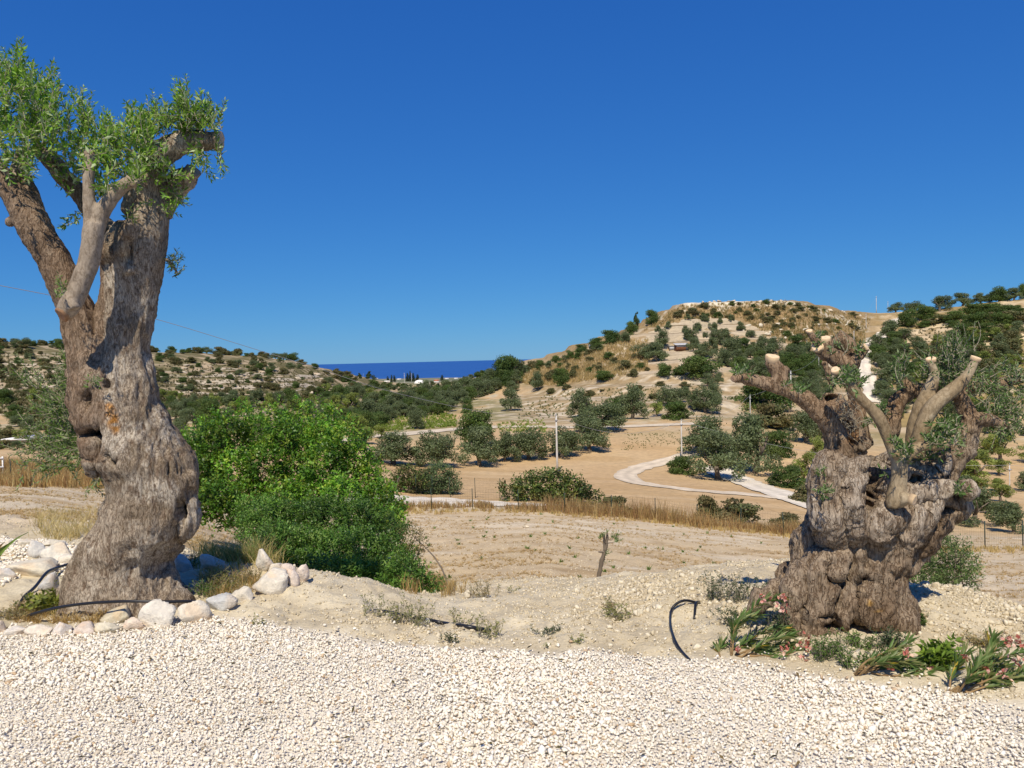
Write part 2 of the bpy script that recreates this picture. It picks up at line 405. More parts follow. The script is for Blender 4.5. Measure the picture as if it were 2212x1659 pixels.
# relief of the ground at every scale
ZZ = ZZ + smooth(30, 120, YY) * fbm(P3 * 0.05, 3, 21) * 0.35
fl = smooth(120, 160, YY)
ZZ = ZZ + fl * fbm(P3 * 0.35, 3, 23) * 0.3
ZZ = ZZ + fbm(P3 * 0.9, 3, 31) * 0.10 * smooth(8, 13, YY) * (1 - smooth(60, 90, YY))

def poly_fn(pts):
    a = np.array(pts, float); return lambda x: np.interp(x, a[:, 0], a[:, 1])
# the gravel's far edge, seen from here in view pixels, then as distance on level ground
_ge = [(-400, 1345), (0, 1352), (250, 1348), (450, 1338), (560, 1352), (700, 1372), (900, 1388), (1106, 1402), (1300, 1412), (1500, 1424), (1700, 1448), (1830, 1470), (2000, 1500), (2212, 1545), (2700, 1640)]
GRAVEL_EDGE = poly_fn([((P(x, y, 5.0)[0]) / 5.0, -1.6 / ((P(x, y, 5.0)[2] - 1.6) / 5.0)) for x, y in _ge])
edge = GRAVEL_EDGE(TT)[None] + fbm(P3 * 2.5, 2, 41) * 0.12
bank = smooth(-0.05, 0.25, YY - edge) * (1 - smooth(9, 13, YY))
ZZ = ZZ + bank * (fbm(P3 * 3.0, 4, 51) * 0.06 + fbm(P3 * 14, 3, 52) * 0.020)
ZZ = ZZ + 0.07 * bank * np.exp(-((XX - 0.85) / 0.9) ** 2 - ((YY - 5.6) / 0.7) ** 2)      # heaped earth by the hose
ZZ = ZZ + 0.10 * bank * np.exp(-((XX - 3.0) / 0.7) ** 2 - ((YY - 5.1) / 0.45) ** 2)

LY = np.log(yrows)
def H(x, y):
    x = np.asarray(x, float); y = np.maximum(np.asarray(y, float), 2.41); t = np.clip(x / y, TT[0], TT[-1])
    fi = np.interp(np.log(y), LY, np.arange(len(LY))); i = np.clip(fi.astype(int), 0, len(LY) - 2); u = fi - i
    fj = (t - TT[0]) / (TT[1] - TT[0]); j = np.clip(fj.astype(int), 0, len(TT) - 2); w = fj - j
    return (ZZ[i, j] * (1 - u) * (1 - w) + ZZ[i + 1, j] * u * (1 - w) + ZZ[i, j + 1] * (1 - u) * w + ZZ[i + 1, j + 1] * u * w)

_ys = np.geomspace(2.45, 2600, 4000)
def G(px, py, ymin=2.45, ymax=2600):
    """First terrain point on the sight line through view pixel (px, py)."""
    ys = _ys[(_ys >= ymin) & (_ys <= ymax)]
    q = P(np.full(len(ys), px), np.full(len(ys), py), ys); d = q[:, 2] - H(q[:, 0], q[:, 1])
    k = np.argmax(d <= 0) if (d <= 0).any() else int(np.argmin(np.abs(d)))
    if k > 0 and d[k] <= 0 < d[k - 1]:
        u = d[k - 1] / (d[k - 1] - d[k]); q[k] = q[k - 1] * (1 - u) + q[k] * u
    return np.array([q[k, 0], q[k, 1], float(H(q[k, 0], q[k, 1]))])
def GN_(pts, **k): return np.array([G(a, b, **k) for a, b in pts])

def inside(x, y, poly):
    poly = np.asarray(poly, float); c = np.zeros(np.shape(x), bool); n = len(poly)
    for i in range(n):
        x1, y1 = poly[i]; x2, y2 = poly[i - 1]
        c ^= ((y1 > y) != (y2 > y)) & (x < (x2 - x1) * (y - y1) / (y2 - y1 + 1e-12) + x1)
    return c

# ---- ground colours (albedo) by soil and plant cover
PYG = CY - FPX * ((np.stack([XX, YY, ZZ - 1.6], -1) @ UPV) / (np.stack([XX, YY, ZZ - 1.6], -1) @ FWD))
def mixa(a, b, w): return a * (1 - w[..., None]) + np.asarray(b, float) * w[..., None]
nA = fbm(P3 * 0.5, 4, 61); nB = fbm(P3 * 0.08, 4, 62); nC = fbm(P3 * np.array([0.25, 0.9, 1]), 4, 63); nD = fbm(P3 * 4.0, 3, 64)
C = np.ones(XX.shape + (3,)) * np.array([0.555, 0.47, 0.325])
C = mixa(C, (0.62, 0.54, 0.39), smooth(-0.3, 0.5, nD))
C = mixa(C, (0.74, 0.68, 0.58), 1 - smooth(-0.1, 0.1, YY - edge))
stub = smooth(8.5, 11, YY + nA * 2) * (1 - smooth(42, 46, YY))
stub = np.where(PXG < 350, np.maximum(stub, smooth(7.6, 8.6, YY + nA)), stub) * (YY < 70)
C = mixa(C, (0.60, 0.465, 0.29), stub)
C = mixa(C, (0.67, 0.56, 0.40), stub * smooth(-0.1, 0.45, nC))
C = mixa(C, (0.42, 0.29, 0.15), stub * smooth(0.05, 0.5, fbm(P3 * np.array([0.6, 1.6, 1]), 4, 66)) * 0.7)
far = smooth(42, 52, YY)
C = mixa(C, (0.52, 0.36, 0.195), far)
C = mixa(C, (0.56, 0.41, 0.235), far * smooth(-0.2, 0.5, nB))
C = mixa(C, (0.44, 0.29, 0.14), far * (1 - smooth(90, 110, YY)) * smooth(0.0, 0.45, fbm(P3 * np.array([.10, .45, 1]), 4, 67)) * 0.6)
val = smooth(95, 125, YY) * (1 - rh) * (1 - lh)
C = mixa(C, (0.24, 0.21, 0.10), val * smooth(-0.4, 0.2, nB)); C = mixa(C, (0.50, 0.42, 0.29), val * smooth(0.0, 0.5, nA))
slope = np.gradient(ZZ, axis=0) / np.gradient(YY, axis=0)
rise = smooth(0.22, 0.6, slope)
g1 = fbm(P3 * 0.13, 4, 71); g2 = fbm(P3 * 0.6, 3, 72)
C = mixa(C, (0.43, 0.335, 0.22), lh); C = mixa(C, (0.15, 0.13, 0.06), lh * smooth(-0.35, 0.08, g1 + 0.4 * g2)); C = mixa(C, (0.56, 0.49, 0.38), lh * rise * smooth(-0.15, 0.35, g2) * .9)
C = mixa(C, (0.49, 0.395, 0.27), rh)
dryg = rh * np.clip(smooth(225, 255, YY) + (1 - smooth(1180, 1330, PXG)) + smooth(-0.05, 0.25, g1) * 0.7, 0, 1)
C = mixa(C, (0.315, 0.22, 0.105), dryg * 0.95); C = mixa(C, (0.18, 0.13, 0.06), dryg * smooth(-0.1, 0.35, g2) * 0.75)
C = mixa(C, (0.30, 0.205, 0.105), rh * rise * 0.85); C = mixa(C, (0.60, 0.53, 0.41), rh * rise * smooth(0.2, 0.5, g2) * .8)
brk = smooth(112, 125, YY) * (1 - smooth(165, 185, YY)) * smooth(1050, 1150, PXG) * (1 - smooth(1560, 1640, PXG)); g3 = fbm(P3 * np.array([.35, 1.1, 1]), 4, 73)
C = mixa(C, (0.30, 0.225, 0.125), brk * smooth(-.05, .3, g3) * .8); C = mixa(C, (0.55, 0.47, 0.35), brk * smooth(.05, .35, -g3))
C = C * (1 + rh[..., None] * .22 * fbm(P3 * 1.3, 3, 74)[..., None])
crest = rh * smooth(264, 272, YY + 3 * g2) * (1 - smooth(284, 296, YY)) * smooth(1440, 1500, PXG) * (1 - smooth(1840, 1900, PXG))
C = mixa(C, (0.66, 0.59, 0.46), crest * smooth(-0.35, 0.1, g2 + 0.4 * g1))
east = smooth(110, 125, YY) * smooth(1850, 1950, PXG) * (1 - smooth(400, 450, YY))
C = mixa(C, (0.30, 0.22, 0.10), east * smooth(-0.25, 0.1, g1)); C = mixa(C, (0.55, 0.43, 0.27), east * smooth(0.0, 0.3, -g1 + 0.2 * g2))
cst = smooth(420, 600, YY); C = mixa(C, (0.16, 0.17, 0.10), cst); C = mixa(C, (0.40, 0.36, 0.28), cst * smooth(0.1, 0.4, fbm(P3 * 0.01, 3, 81)))
C = np.clip(C * (1 + 0.10 * nD[..., None] * (YY < 40)[..., None]), 0.02, 0.9)

# ---- cut the sheet into the pieces of the setting
ci = (YY[:-1, :-1] + YY[1:, 1:]) / 2; cpx = (PXG[:-1, :-1] + PXG[1:, 1:]) / 2; cpy = (PYG[:-1, :-1] + PYG[1:, 1:]) / 2
ce = (edge[:-1, :-1] + edge[1:, 1:]) / 2
zone = np.full(ci.shape, 5)                                          # valley floor
zone[(ci > 112) & (cpx > 1100)] = 6
zone[(ci > 135) & (cpx < 830)] = 7
zone[ci > 430] = 8
sandy = inside(cpx, cpy, [(900, 1075), (980, 1015), (1330, 978), (1330, 925), (1490, 915), (1490, 990), (1800, 1060), (1800, 1130), (1300, 1090)]) & (ci > 49) & (ci < 116)
zone[sandy] = 4
zone[ci < 46] = 3
zone[(ci < np.where(cpx < 350, 7.8, 9.5))] = 2
zone[ci < ce] = 1
names = {1: 'gravel_bed', 2: 'earth_bank', 3: 'stubble_field', 4: 'sandy_field', 5: 'valley_floor', 6: 'hillside', 7: 'terraced_hill', 8: 'coastal_plain'}
gm = {1: 'ground', 2: 'ground', 3: 'field', 4: 'track', 5: 'far', 6: 'far', 7: 'far', 8: 'far'}
nx = len(TT); V = np.stack([XX, YY, ZZ], -1).reshape(-1, 3); Cf = C.reshape(-1, 3)
I, J = np.meshgrid(np.arange(len(yrows) - 1), np.arange(nx - 1), indexing='ij')
Q = np.stack([I * nx + J, I * nx + J + 1, (I + 1) * nx + J + 1, (I + 1) * nx + J], -1)
for z, nm in names.items():
    f = Q[zone == z]; u, inv = np.unique(f, return_inverse=True)
    tag(mk(nm, V[u], inv.reshape(f.shape), M[gm[z]], col=Cf[u], smooth_f=True), kind='structure')
# ground behind and beside the camera
v, f = np.array([[-3.0, -8, 0], [3.0, -8, 0], [3.0, 2.4, 0], [-3.0, 2.4, 0]]), np.array([[0, 1, 2, 3]])
tag(mk('gravel_yard', v, f, M['ground'], col=(0.74, 0.68, 0.58)), kind='structure')
# sea
m, nt, b = new_mat('sea_water'); b.inputs['Base Color'].default_value = (0.012, 0.055, 0.20, 1); b.inputs['Roughness'].default_value = 0.55; b.inputs['Specular IOR Level'].default_value = 0.12
tc = nt.nodes.new('ShaderNodeTexCoord'); n1 = N(nt, 'ShaderNodeTexNoise', Scale=0.01, Detail=6.0); nt.links.new(tc.outputs['Object'], n1.inputs['Vector'])
nt.links.new(ramp(nt, n1.outputs['Fac'], 0.3, 0.7, (0.020, 0.085, 0.29), (0.028, 0.105, 0.335)), b.inputs['Base Color'])
sv = np.array([[-30000, 1200, -62], [30000, 1200, -62], [30000, 26000, -62], [-30000, 26000, -62]], float)
tag(mk('sea', sv, np.array([[0, 1, 2, 3]]), m), kind='structure')

# ---- tracks and roads: ribbons draped on the ground
def ribbon(name, pts, width, col, mat='track', lift=0.03, n=80, label=None, ragged=0.2):
    p = resample(np.asarray(pts, float), n); w = np.broadcast_to(np.asarray(width, float), (len(pts),)); w = np.interp(np.linspace(0, 1, n), np.linspace(0, 1, len(pts)), w)
    t = np.gradient(p[:, :2], axis=0); t /= np.linalg.norm(t, axis=1)[:, None] + 1e-9; s = np.c_[t[:, 1], -t[:, 0]]
    k = 13; a = np.linspace(-0.5, 0.5, k)
    rg = 1 + ragged * fbm(np.c_[np.arange(n) * 0.35, np.zeros(n), np.zeros(n)], 3, 5)
    xy = p[:, None, :2] + s[:, None] * (a[None, :, None] * (w * rg)[:, None, None])
    z = H(xy[..., 0], xy[..., 1]) + lift - 0.02 * (np.abs(a) > 0.45)
    v = np.concatenate([xy, z[..., None]], -1)
    base = np.asarray(col, float); rut = 1 - 0.16 * np.exp(-((a) / 0.12) ** 2) - 0.14 * (np.abs(a) > 0.4)
    c = base * rut[None, :, None] * (1 + 0.16 * fbm(v * 0.8, 3, 9))[..., None]
    i, j = np.meshgrid(np.arange(n - 1), np.arange(k - 1), indexing='ij')
    f = np.stack([i * k + j, i * k + j + 1, (i + 1) * k + j + 1, (i + 1) * k + j], -1).reshape(-1, 4)
    return tag(mk(name, v.reshape(-1, 3), f, M[mat], col=np.clip(c, 0, .9).reshape(-1, 3), smooth_f=True), kind='structure')
WHITE = (0.74, 0.66, 0.54)
ribbon('field_road', GN_([(700, 958), (800, 942), (880, 937), (985, 928), (1075, 923), (1150, 922), (1250, 924), (1340, 922), (1420, 919), (1500, 916)], ymin=70), (3.6, 3.8, 3.8, 3.6, 3.2, 2.6, 2.2, 2.6, 2.6, 2.4), (0.64, 0.545, 0.42), lift=0.10)
ribbon('farm_track', GN_([(1500, 978), (1440, 996), (1385, 1010), (1352, 1026), (1370, 1041), (1430, 1052), (1520, 1061), (1600, 1067), (1700, 1078)], ymin=48), (2.0, 2.0, 2.1, 2.3, 2.3, 2.1, 2.0, 2.1, 2.3), (0.68, 0.57, 0.43), lift=0.07)
ribbon('white_road', GN_([(1530, 1008), (1560, 1022), (1620, 1045), (1680, 1066), (1730, 1083), (1800, 1108)], ymin=48), 3.6, WHITE, lift=0.10)
ribbon('lane', GN_([(760, 1086), (850, 1086), (950, 1085), (1040, 1091), (1130, 1099), (1230, 1108)], ymin=47.5), (4.6, 4.6, 4.6, 3.6, 2.2, 1.2), WHITE, lift=0.06)
ribbon('hill_road', GN_([(1950, 684), (1930, 700), (1905, 722), (1885, 742), (1870, 762), (1864, 785), (1872, 812), (1886, 842), (1890, 870)], ymin=110), (3.2, 3.2, 3.2, 3.6, 3.6, 3.6, 3.6, 3.8, 3.8), WHITE, lift=0.15, n=120)
TAN = (0.62, 0.49, 0.31)
for pts in ([(1950, 728), (1975, 716), (2010, 708), (2060, 703), (2110, 699), (2135, 694)], [(1985, 742), (2040, 736), (2090, 732), (2130, 731), (2135, 745), (2120, 755), (2170, 768), (2230, 775)], [(2120, 729), (2170, 729), (2220, 726)]):
    ribbon('hill_path', GN_(pts, ymin=120), 3.4, TAN, lift=0.15)

for k_, (y0, xa, xb) in enumerate(((692, 1470, 1570), (700, 1440, 1600), (709, 1420, 1640), (718, 1400, 1650), (727, 1395, 1560), (736, 1385, 1550), (745, 1380, 1450), (764, 1380, 1640), (776, 1372, 1660), (745, 1560, 1700))):
    xs_ = np.linspace(xa, xb, 7); ribbon('terrace', GN_([(x_, y0 + 3.0 * math.sin((x_ - 1400) / 45.0 + k_) - (x_ - 1500) * .012) for x_ in xs_], ymin=130), (1.0, 2.4, 2.8, 2.6, 2.8, 2.2, 1.0), (0.47, 0.385, 0.27), 'track', .10, 60, ragged=.5)
for y0, xa, xb in ((800, 300, 560), (812, 380, 690), (824, 340, 640), (836, 420, 760), (848, 300, 700), (790, 0, 120), (815, -10, 140), (838, -10, 130)):
    xs_ = np.linspace(xa, xb, 7); ribbon('terrace', GN_([(x_, y0 + 3.0 * math.sin(x_ / 60.0 + y0)) for x_ in xs_], ymin=150), (.8, 2.0, 2.4, 2.0, 2.6, 2.0, .8), (0.52, 0.445, 0.335), 'track', .10, 70, ragged=.7)
# ------------------------------------------------------------------ old olive trees: solid wood grown from traced limbs
def remeshed(parts, voxel, iters=2):
    """fuse overlapping closed shells into one skin; returns verts, faces (quads/tris list), normals"""
    v, f, c = join([(p[0], p[1]) for p in parts])
    o = mk('tmp_wood', v, f, M['bark'])
    md = o.modifiers.new('r', 'REMESH'); md.mode = 'VOXEL'; md.voxel_size = voxel; md.adaptivity = 0
    dg = bpy.context.evaluated_depsgraph_get(); ev = o.evaluated_get(dg); me = bpy.data.meshes.new_from_object(ev)
    n = len(me.vertices); co = np.zeros(n * 3, np.float32); me.vertices.foreach_get('co', co); co = co.reshape(-1, 3).astype(float)
    ls = np.zeros(len(me.loops), np.int32); me.loops.foreach_get('vertex_index', ls)
    lt = np.zeros(len(me.polygons), np.int32); me.polygons.foreach_get('loop_total', lt)
    st = np.concatenate([[0], np.cumsum(lt)[:-1]])
    faces = [ls[st[lt == k][:, None] + np.arange(k)] for k in np.unique(lt)]
    e = np.zeros(len(me.edges) * 2, np.int32); me.edges.foreach_get('vertices', e); e = e.reshape(-1, 2)
    bpy.data.objects.remove(o, do_unlink=True); bpy.data.meshes.remove(me)
    for _ in range(iters):
        acc = np.zeros_like(co); cnt = np.zeros(n)
        np.add.at(acc, e[:, 0], co[e[:, 1]]); np.add.at(acc, e[:, 1], co[e[:, 0]]); np.add.at(cnt, e[:, 0], 1); np.add.at(cnt, e[:, 1], 1)
        co = co * 0.4 + 0.6 * acc / np.maximum(cnt, 1)[:, None]
    return co, faces, normals(co, faces)

def normals(co, faces):
    nr = np.zeros_like(co)
    for f in faces:
        a = np.cross(co[f[:, 1]] - co[f[:, 0]], co[f[:, -1]] - co[f[:, 0]])
        for k in range(f.shape[1]): np.add.at(nr, f[:, k], a)
    return nr / (np.linalg.norm(nr, axis=1)[:, None] + 1e-12)

def ridged(p, octv=3, seed=0):
    out, a, s = 0.0, 1.0, 0.0
    for k in range(octv): out = out + a * (1 - 2 * np.abs(vnoise(p * 2.1 ** k, seed + k))); s += a; a *= 0.5
    return out / s

def limb(pts, Y, px2m_scale=None, fn=None, seg=14, n=None, lump=0.12, seed=0):
    """pts: (px, py, r_px[, dY]) view pixels; traced limb at depth Y"""
    q = []
    for a in pts:
        x, y = (fn(a[0], a[1]) if fn else (a[0], a[1])); y0 = Y + (a[3] if len(a) > 3 else 0)
        r = a[2] * (fn.scale if fn else 1.0) * y0 / FPX
        q.append([*P(x, y, y0), r])
    q = np.array(q); n = n or max(8, len(q) * 5)
    return tube(q[:, :3], q[:, 3], seg, n, True, lump, seed)

def blob(px, py, r, Y, fn=None, sc=(1, 1, 1), seed=0):
    x, y = (fn(px, py) if fn else (px, py)); r = r * (fn.scale if fn else 1) * Y / FPX; c = P(x, y, Y)
    a, b = np.meshgrid(np.linspace(0, np.pi, 9)[1:-1], np.linspace(0, 2 * np.pi, 14, endpoint=False), indexing='ij')
    d = np.stack([np.sin(a) * np.cos(b), np.sin(a) * np.sin(b), np.cos(a)], -1)
    d = d * (1 + 0.18 * vnoise(d * 2 + seed, seed))[..., None]
    v = d.reshape(-1, 3); k, s = 7, 14
    i, j = np.meshgrid(np.arange(k - 1), np.arange(s), indexing='ij'); f = np.stack([i * s + j, (i + 1) * s + j, (i + 1) * s + (j + 1) % s, i * s + (j + 1) % s], -1).reshape(-1, 4)
    v = np.concatenate([v, [[0, 0, 1], [0, 0, -1]]]); jj = np.arange(s)
    t = np.concatenate([np.stack([np.full(s, k * s), jj, (jj + 1) % s], -1), np.stack([np.full(s, k * s + 1), (k - 1) * s + (jj + 1) % s, (k - 1) * s + jj], -1)])
    return v * r * np.array(sc) + c, [f, t]

def carve(co, nr, px, py, rpx, Y, depth, fn=None, sx=1.0, sy=1.0, near=0.5):
    """press a hollow into the wood where the sight line through (px,py) meets it"""
    x, y = (fn(px, py) if fn else (px, py)); s = (fn.scale if fn else 1)
    qx, qy = pix(co); w = np.exp(-(((qx - x) / (rpx * s * sx)) ** 2 + ((qy - y) / (rpx * s * sy)) ** 2) ** 1.5)
    w = w * (nr[:, 1] < 0.25) * (co[:, 1] < Y + near)
    co[:, 1] += w * depth
    return w

def cut_disc(pts_px, Y, ax, r, fn=None, parent=None, origin=None, mat=None, col=(0.62, 0.44, 0.26), name='cut_end'):
    """pale sawn face: a low disc with rim, facing along ax"""
    x, y = (fn(*pts_px) if fn else pts_px); c = P(x, y, Y); r = r * (fn.scale if fn else 1) * Y / FPX
    ax = np.asarray(ax, float); ax /= np.linalg.norm(ax); c = c + ax * (0.006 + 0.22 * r); r = r * 1.10; u = np.cross(ax, [0.31, 0.2, 0.9]); u /= np.linalg.norm(u); w = np.cross(ax, u)
    s = 18; a = np.linspace(0, 2 * np.pi, s, endpoint=False); rr = r * (1 + 0.13 * np.sin(a * 2 + x) + 0.08 * np.sin(3 * a + y) + 0.05 * np.sin(7 * a))
    ring = u * (np.cos(a) * rr)[:, None] + w * (np.sin(a) * rr)[:, None]
    v = np.concatenate([c - ax * r * 0.7 + ring * 0.98, c + ax * r * 0.10 + ring, c + ax * r * 0.16 + ring * 0.85, c + ax * r * 0.13 + ring * 0.4, [c + ax * r * 0.10]])
    j = np.arange(s); k = (j + 1) % s
    f = np.concatenate([np.stack([q * s + j, q * s + k, (q + 1) * s + k, (q + 1) * s + j], -1) for q in range(3)])
    t = np.stack([3 * s + j, 3 * s + k, np.full(s, 4 * s)], -1)
    cc = np.concatenate([np.tile(np.array([0.30, 0.22, 0.15]), (s, 1)), np.tile(np.array(col) * 0.8, (s, 1)), np.tile(np.array(col), (s, 1)), np.tile(np.array(col) * (1.12, 1.12, 1.2), (s, 1)), [np.array(col) * 0.75]])
    return mk(name, v, [f, t], M['sawn'], parent, origin, cc)
M['sawn'] = ground_mat('sawn_wood', 60, 0.8, 1.12, 0.15, 0.003)

def shoots(specs, rng, leaf_l=0.045, leaf_w=0.013, spacing=0.011, cols=None, pale=0.35):
    """leafy shoots: specs of (root, tip, bend, leafscale). Returns stem parts and leaf arrays"""
    stems, pos, nrm, up, ln, col = [], [], [], [], [], []
    cols = cols or [(0.12, 0.19, 0.045), (0.09, 0.15, 0.045), (0.17, 0.23, 0.07), (0.26, 0.30, 0.17)]
    for root, tip, bend, ls in specs:
        root = np.asarray(root, float); tip = np.asarray(tip, float); L = np.linalg.norm(tip - root); n = max(4, int(L / (spacing * ls ** 0.5)))
        ctrl = (root + tip) / 2 + np.asarray(bend)
        t = np.linspace(0.05, 1, n)[:, None]; c = root * (1 - t) ** 2 + 2 * ctrl * t * (1 - t) + tip * t * t
        tn = 2 * (1 - t) * (ctrl - root) + 2 * t * (tip - ctrl); tn /= np.linalg.norm(tn, axis=1)[:, None] + 1e-9
        tt = np.linspace(0, 1, 5)[:, None]; stems.append(tube(root * (1 - tt) ** 2 + 2 * ctrl * tt * (1 - tt) + tip * tt * tt, np.linspace(0.0032, 0.0012, 5), 4, None, False))
        a = np.cross(tn, rng.normal(size=3)); a /= np.linalg.norm(a, axis=1)[:, None] + 1e-9; b = np.cross(tn, a)
        th = (np.arange(n) * np.pi / 2 + rng.uniform(0, 6))[:, None] + rng.normal(0, .35, (n, 1))
        for sgn in (0, np.pi):
            side = a * np.cos(th + sgn) + b * np.sin(th + sgn); ang = rng.uniform(0.5, 1.15, (n, 1))
            u = tn * np.cos(ang) + side * np.sin(ang) + rng.normal(0, 0.12, (n, 3))
            pos.append(c); up.append(u); nrm.append(np.cross(u, np.cross(tn, side)) + rng.normal(0, .5, (n, 3))); ln.append(ls * rng.uniform(0.65, 1.15, n) * (1 - 0.35 * t[:, 0] ** 3))
            k = rng.choice(len(cols), n, p=None); cc = np.array(cols)[k] * rng.uniform(0.8, 1.2, (n, 1)); col.append(cc)
    pos, nrm, up, ln, col = (np.concatenate(x) for x in (pos, nrm, up, ln, col))
    v, f = leaf_cards(pos, nrm, up, leaf_l * ln, leaf_w * ln, 0.12)
    sv, sf, _ = join(stems)
    return (sv, sf), (v, f, np.repeat(col, 5, axis=0))

# ================================================================== left olive: tall trunk, heavy pollarded head
rng = np.random.default_rng(101)
YL = 5.25
BL = np.array([P(262, 1296, YL)[0], YL, 0.0])
sec = [(1330, 128, 425), (1296, 138, 408), (1280, 143, 392), (1248, 148, 366), (1216, 159, 362), (1185, 178, 387), (1153, 203, 416), (1121, 219, 434), (1089, 228, 426), (1061, 240, 424),
       (1028, 232, 420), (996, 212, 413), (963, 190, 387), (930, 178, 368), (898, 168, 355), (865, 160, 338), (817, 160, 328), (768, 190, 313), (735, 205, 312), (670, 220, 325), (605, 228, 342),
       (560, 226, 352), (520, 232, 359), (477, 258, 361), (445, 270, 352), (412, 277, 346), (390, 290, 342)]
ring, prof = 40, []
for py, xl, xr in sec:
    cx = (xl + xr) / 2; hw = (xr - xl) / 2; c = P(cx, py, YL); prof.append((c, hw * YL / FPX))
cs = resample(np.array([[*c, r] for c, r in prof]), 90)
a = np.linspace(0, 2 * np.pi, ring, endpoint=False)
vv = np.stack([cs[:, None, 0] + cs[:, None, 3] * np.cos(a), cs[:, None, 1] + 0.88 * cs[:, None, 3] * np.sin(a), cs[:, None, 2] + 0 * a], -1)
k = len(cs); i, j = np.meshgrid(np.arange(k - 1), np.arange(ring), indexing='ij')
f = np.stack([i * ring + j, i * ring + (j + 1) % ring, (i + 1) * ring + (j + 1) % ring, (i + 1) * ring + j], -1).reshape(-1, 4)
f = f[:, ::-1]
vv2 = np.concatenate([vv.reshape(-1, 3), cs[:1, :3], cs[-1:, :3]]); jj = np.arange(ring)
tcap = np.concatenate([np.stack([np.full(ring, k * ring), jj, (jj + 1) % ring], -1), np.stack([np.full(ring, k * ring + 1), (k - 1) * ring + (jj + 1) % ring, (k - 1) * ring + jj], -1)])
parts = [(vv2, [f, tcap])]
L = lambda pts, dy=0.0, seed=0, seg=14, lump=0.12: parts.append(limb(pts, YL + dy, seg=seg, lump=lump, seed=seed))
L([(222, 850, 40), (196, 790, 40), (182, 740, 33), (168, 690, 32), (150, 630, 32), (124, 575, 30), (92, 520, 30), (62, 472, 29), (36, 432, 24), (10, 395, 22), (-25, 345, 20), (-60, 290, 16)], -0.06, 3)
L([(75, 480, 25), (58, 430, 22), (46, 396, 19), (42, 360, 14), (50, 320, 9)], 0.04, 4)
L([(42, 475, 12), (24, 478, 8), (20, 486, 6)], -0.08, 5, 8)
L([(255, 520, 24), (215, 478, 18), (180, 430, 17), (145, 388, 16), (108, 345, 14), (80, 318, 11)], 0.22, 6)
L([(312, 430, 34), (322, 380, 31), (340, 342, 28), (368, 318, 25), (405, 306, 22), (440, 304, 20), (467, 304, 17)], 0.0, 7, 16, 0.1)
L([(345, 465, 24), (362, 425, 25), (382, 402, 24), (402, 386, 22), (412, 376, 18)], 0.1, 8, 14, 0.2)
L([(250, 560, 22), (240, 545, 28), (232, 535, 20)], -0.12, 9)
L([(285, 480, 16), (268, 520, 17), (272, 560, 14), (280, 590, 10)], -0.17, 10)          # torn wood below the fork
L([(200, 830, 36), (185, 880, 34), (190, 920, 30), (205, 960, 26)], -0.03, 11, 14, 0.2)
for bx, by, br, bd in ((178, 905, 24, -.10), (170, 870, 20, 0.0), (180, 850, 22, -0.05), (205, 972, 20, -.16), (200, 1000, 15, -.17), (206, 1016, 12, -.15), (390, 1040, 32, -.06), (402, 1090, 24, -.04), (396, 1128, 34, -.02), (170, 812, 22, 0)):
    parts.append(blob(bx, by, br, YL + bd, seed=int(bx)))
for x0, x1 in ((175, 148), (222, 205), (285, 300), (340, 388)):
    L([((x0 + 262) / 2, 1190, 40), (x0, 1262, 40), (x1, 1306, 30), (x1 + (x1 - x0) * .6, 1345, 20)], -0.10 + 0.0012 * abs(x0 - 262), x0, 12, 0.15)
co, faces, nr = remeshed(parts, 0.0105, 2)
co0 = co.copy()
for px_, py_, r_, d_, sx_, sy_ in ((388, 1112, 16, .20, .75, 1.7), (372, 1170, 20, .14, 0.8, 2.0), (190, 938, 15, .20, 1.3, .9), (187, 865, 14, .12, .9, 1.5), (228, 833, 7, .10, 0.7, 1.2), (262, 468, 13, .12, 1.1, 0.9), (236, 985, 8, .08, .8, 1.4), (362, 1015, 7, .08, .8, 1.8), (276, 540, 14, .08, .7, 1.9), (212, 955, 16, .10, .6, 2.2), (347, 1205, 20, .1, .7, 1.8), (250, 1000, 10, .05, 1, 1)):
    carve(co, nr, px_, py_, r_, YL, d_, None, sx_, sy_)
nr = normals(co, faces)
fl = np.clip((co[:, 2] - 0.0) / 0.4, 0, 1)
q = co.copy(); q[:, :2] += 0.06 * np.stack([fbm(co * 2.2, 2, 301), fbm(co * 2.2, 2, 302)], 1)
disp = 0.030 * fbm(co * 3.2, 3, 303) + 0.014 * ridged(q * np.array([5.5, 5.5, 1.1]), 2, 304) + 0.019 * ridged(q * np.array([14, 14, 3.2]), 2, 305) + 0.0085 * ridged(q * np.array([42, 42, 10]), 2, 307) + 0.004 * fbm(q * np.array([80, 80, 45]), 2, 309)
thin = smooth(1.75, 2.3, co[:, 2]); disp *= 1 - 0.45 * thin
co = co + nr * disp[:, None]
g = ridged(q * np.array([42, 42, 11]), 2, 307); big = fbm(co * 2.6, 4, 311)
cw = np.ones((len(co), 3)) * np.array([0.37, 0.31, 0.24])
cw = mixa(cw, (0.25, 0.20, 0.145), smooth(-.05, 0.4, big)); cw = mixa(cw, (0.50, 0.445, 0.365), smooth(0.0, 0.45, fbm(co * 5, 3, 313)) * .9)
cw = mixa(cw, (0.20, 0.15, 0.11), 1 - smooth(-0.35, 0.1, g))
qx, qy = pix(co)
left = (qx < 225) & (qy > 380) & (qy < 1000); cw = mixa(cw, (0.24, 0.165, 0.11), left * 0.75 * smooth(-0.4, 0.2, big + 0.3))  # left stem browned darker: the crown's shade is put into its colour
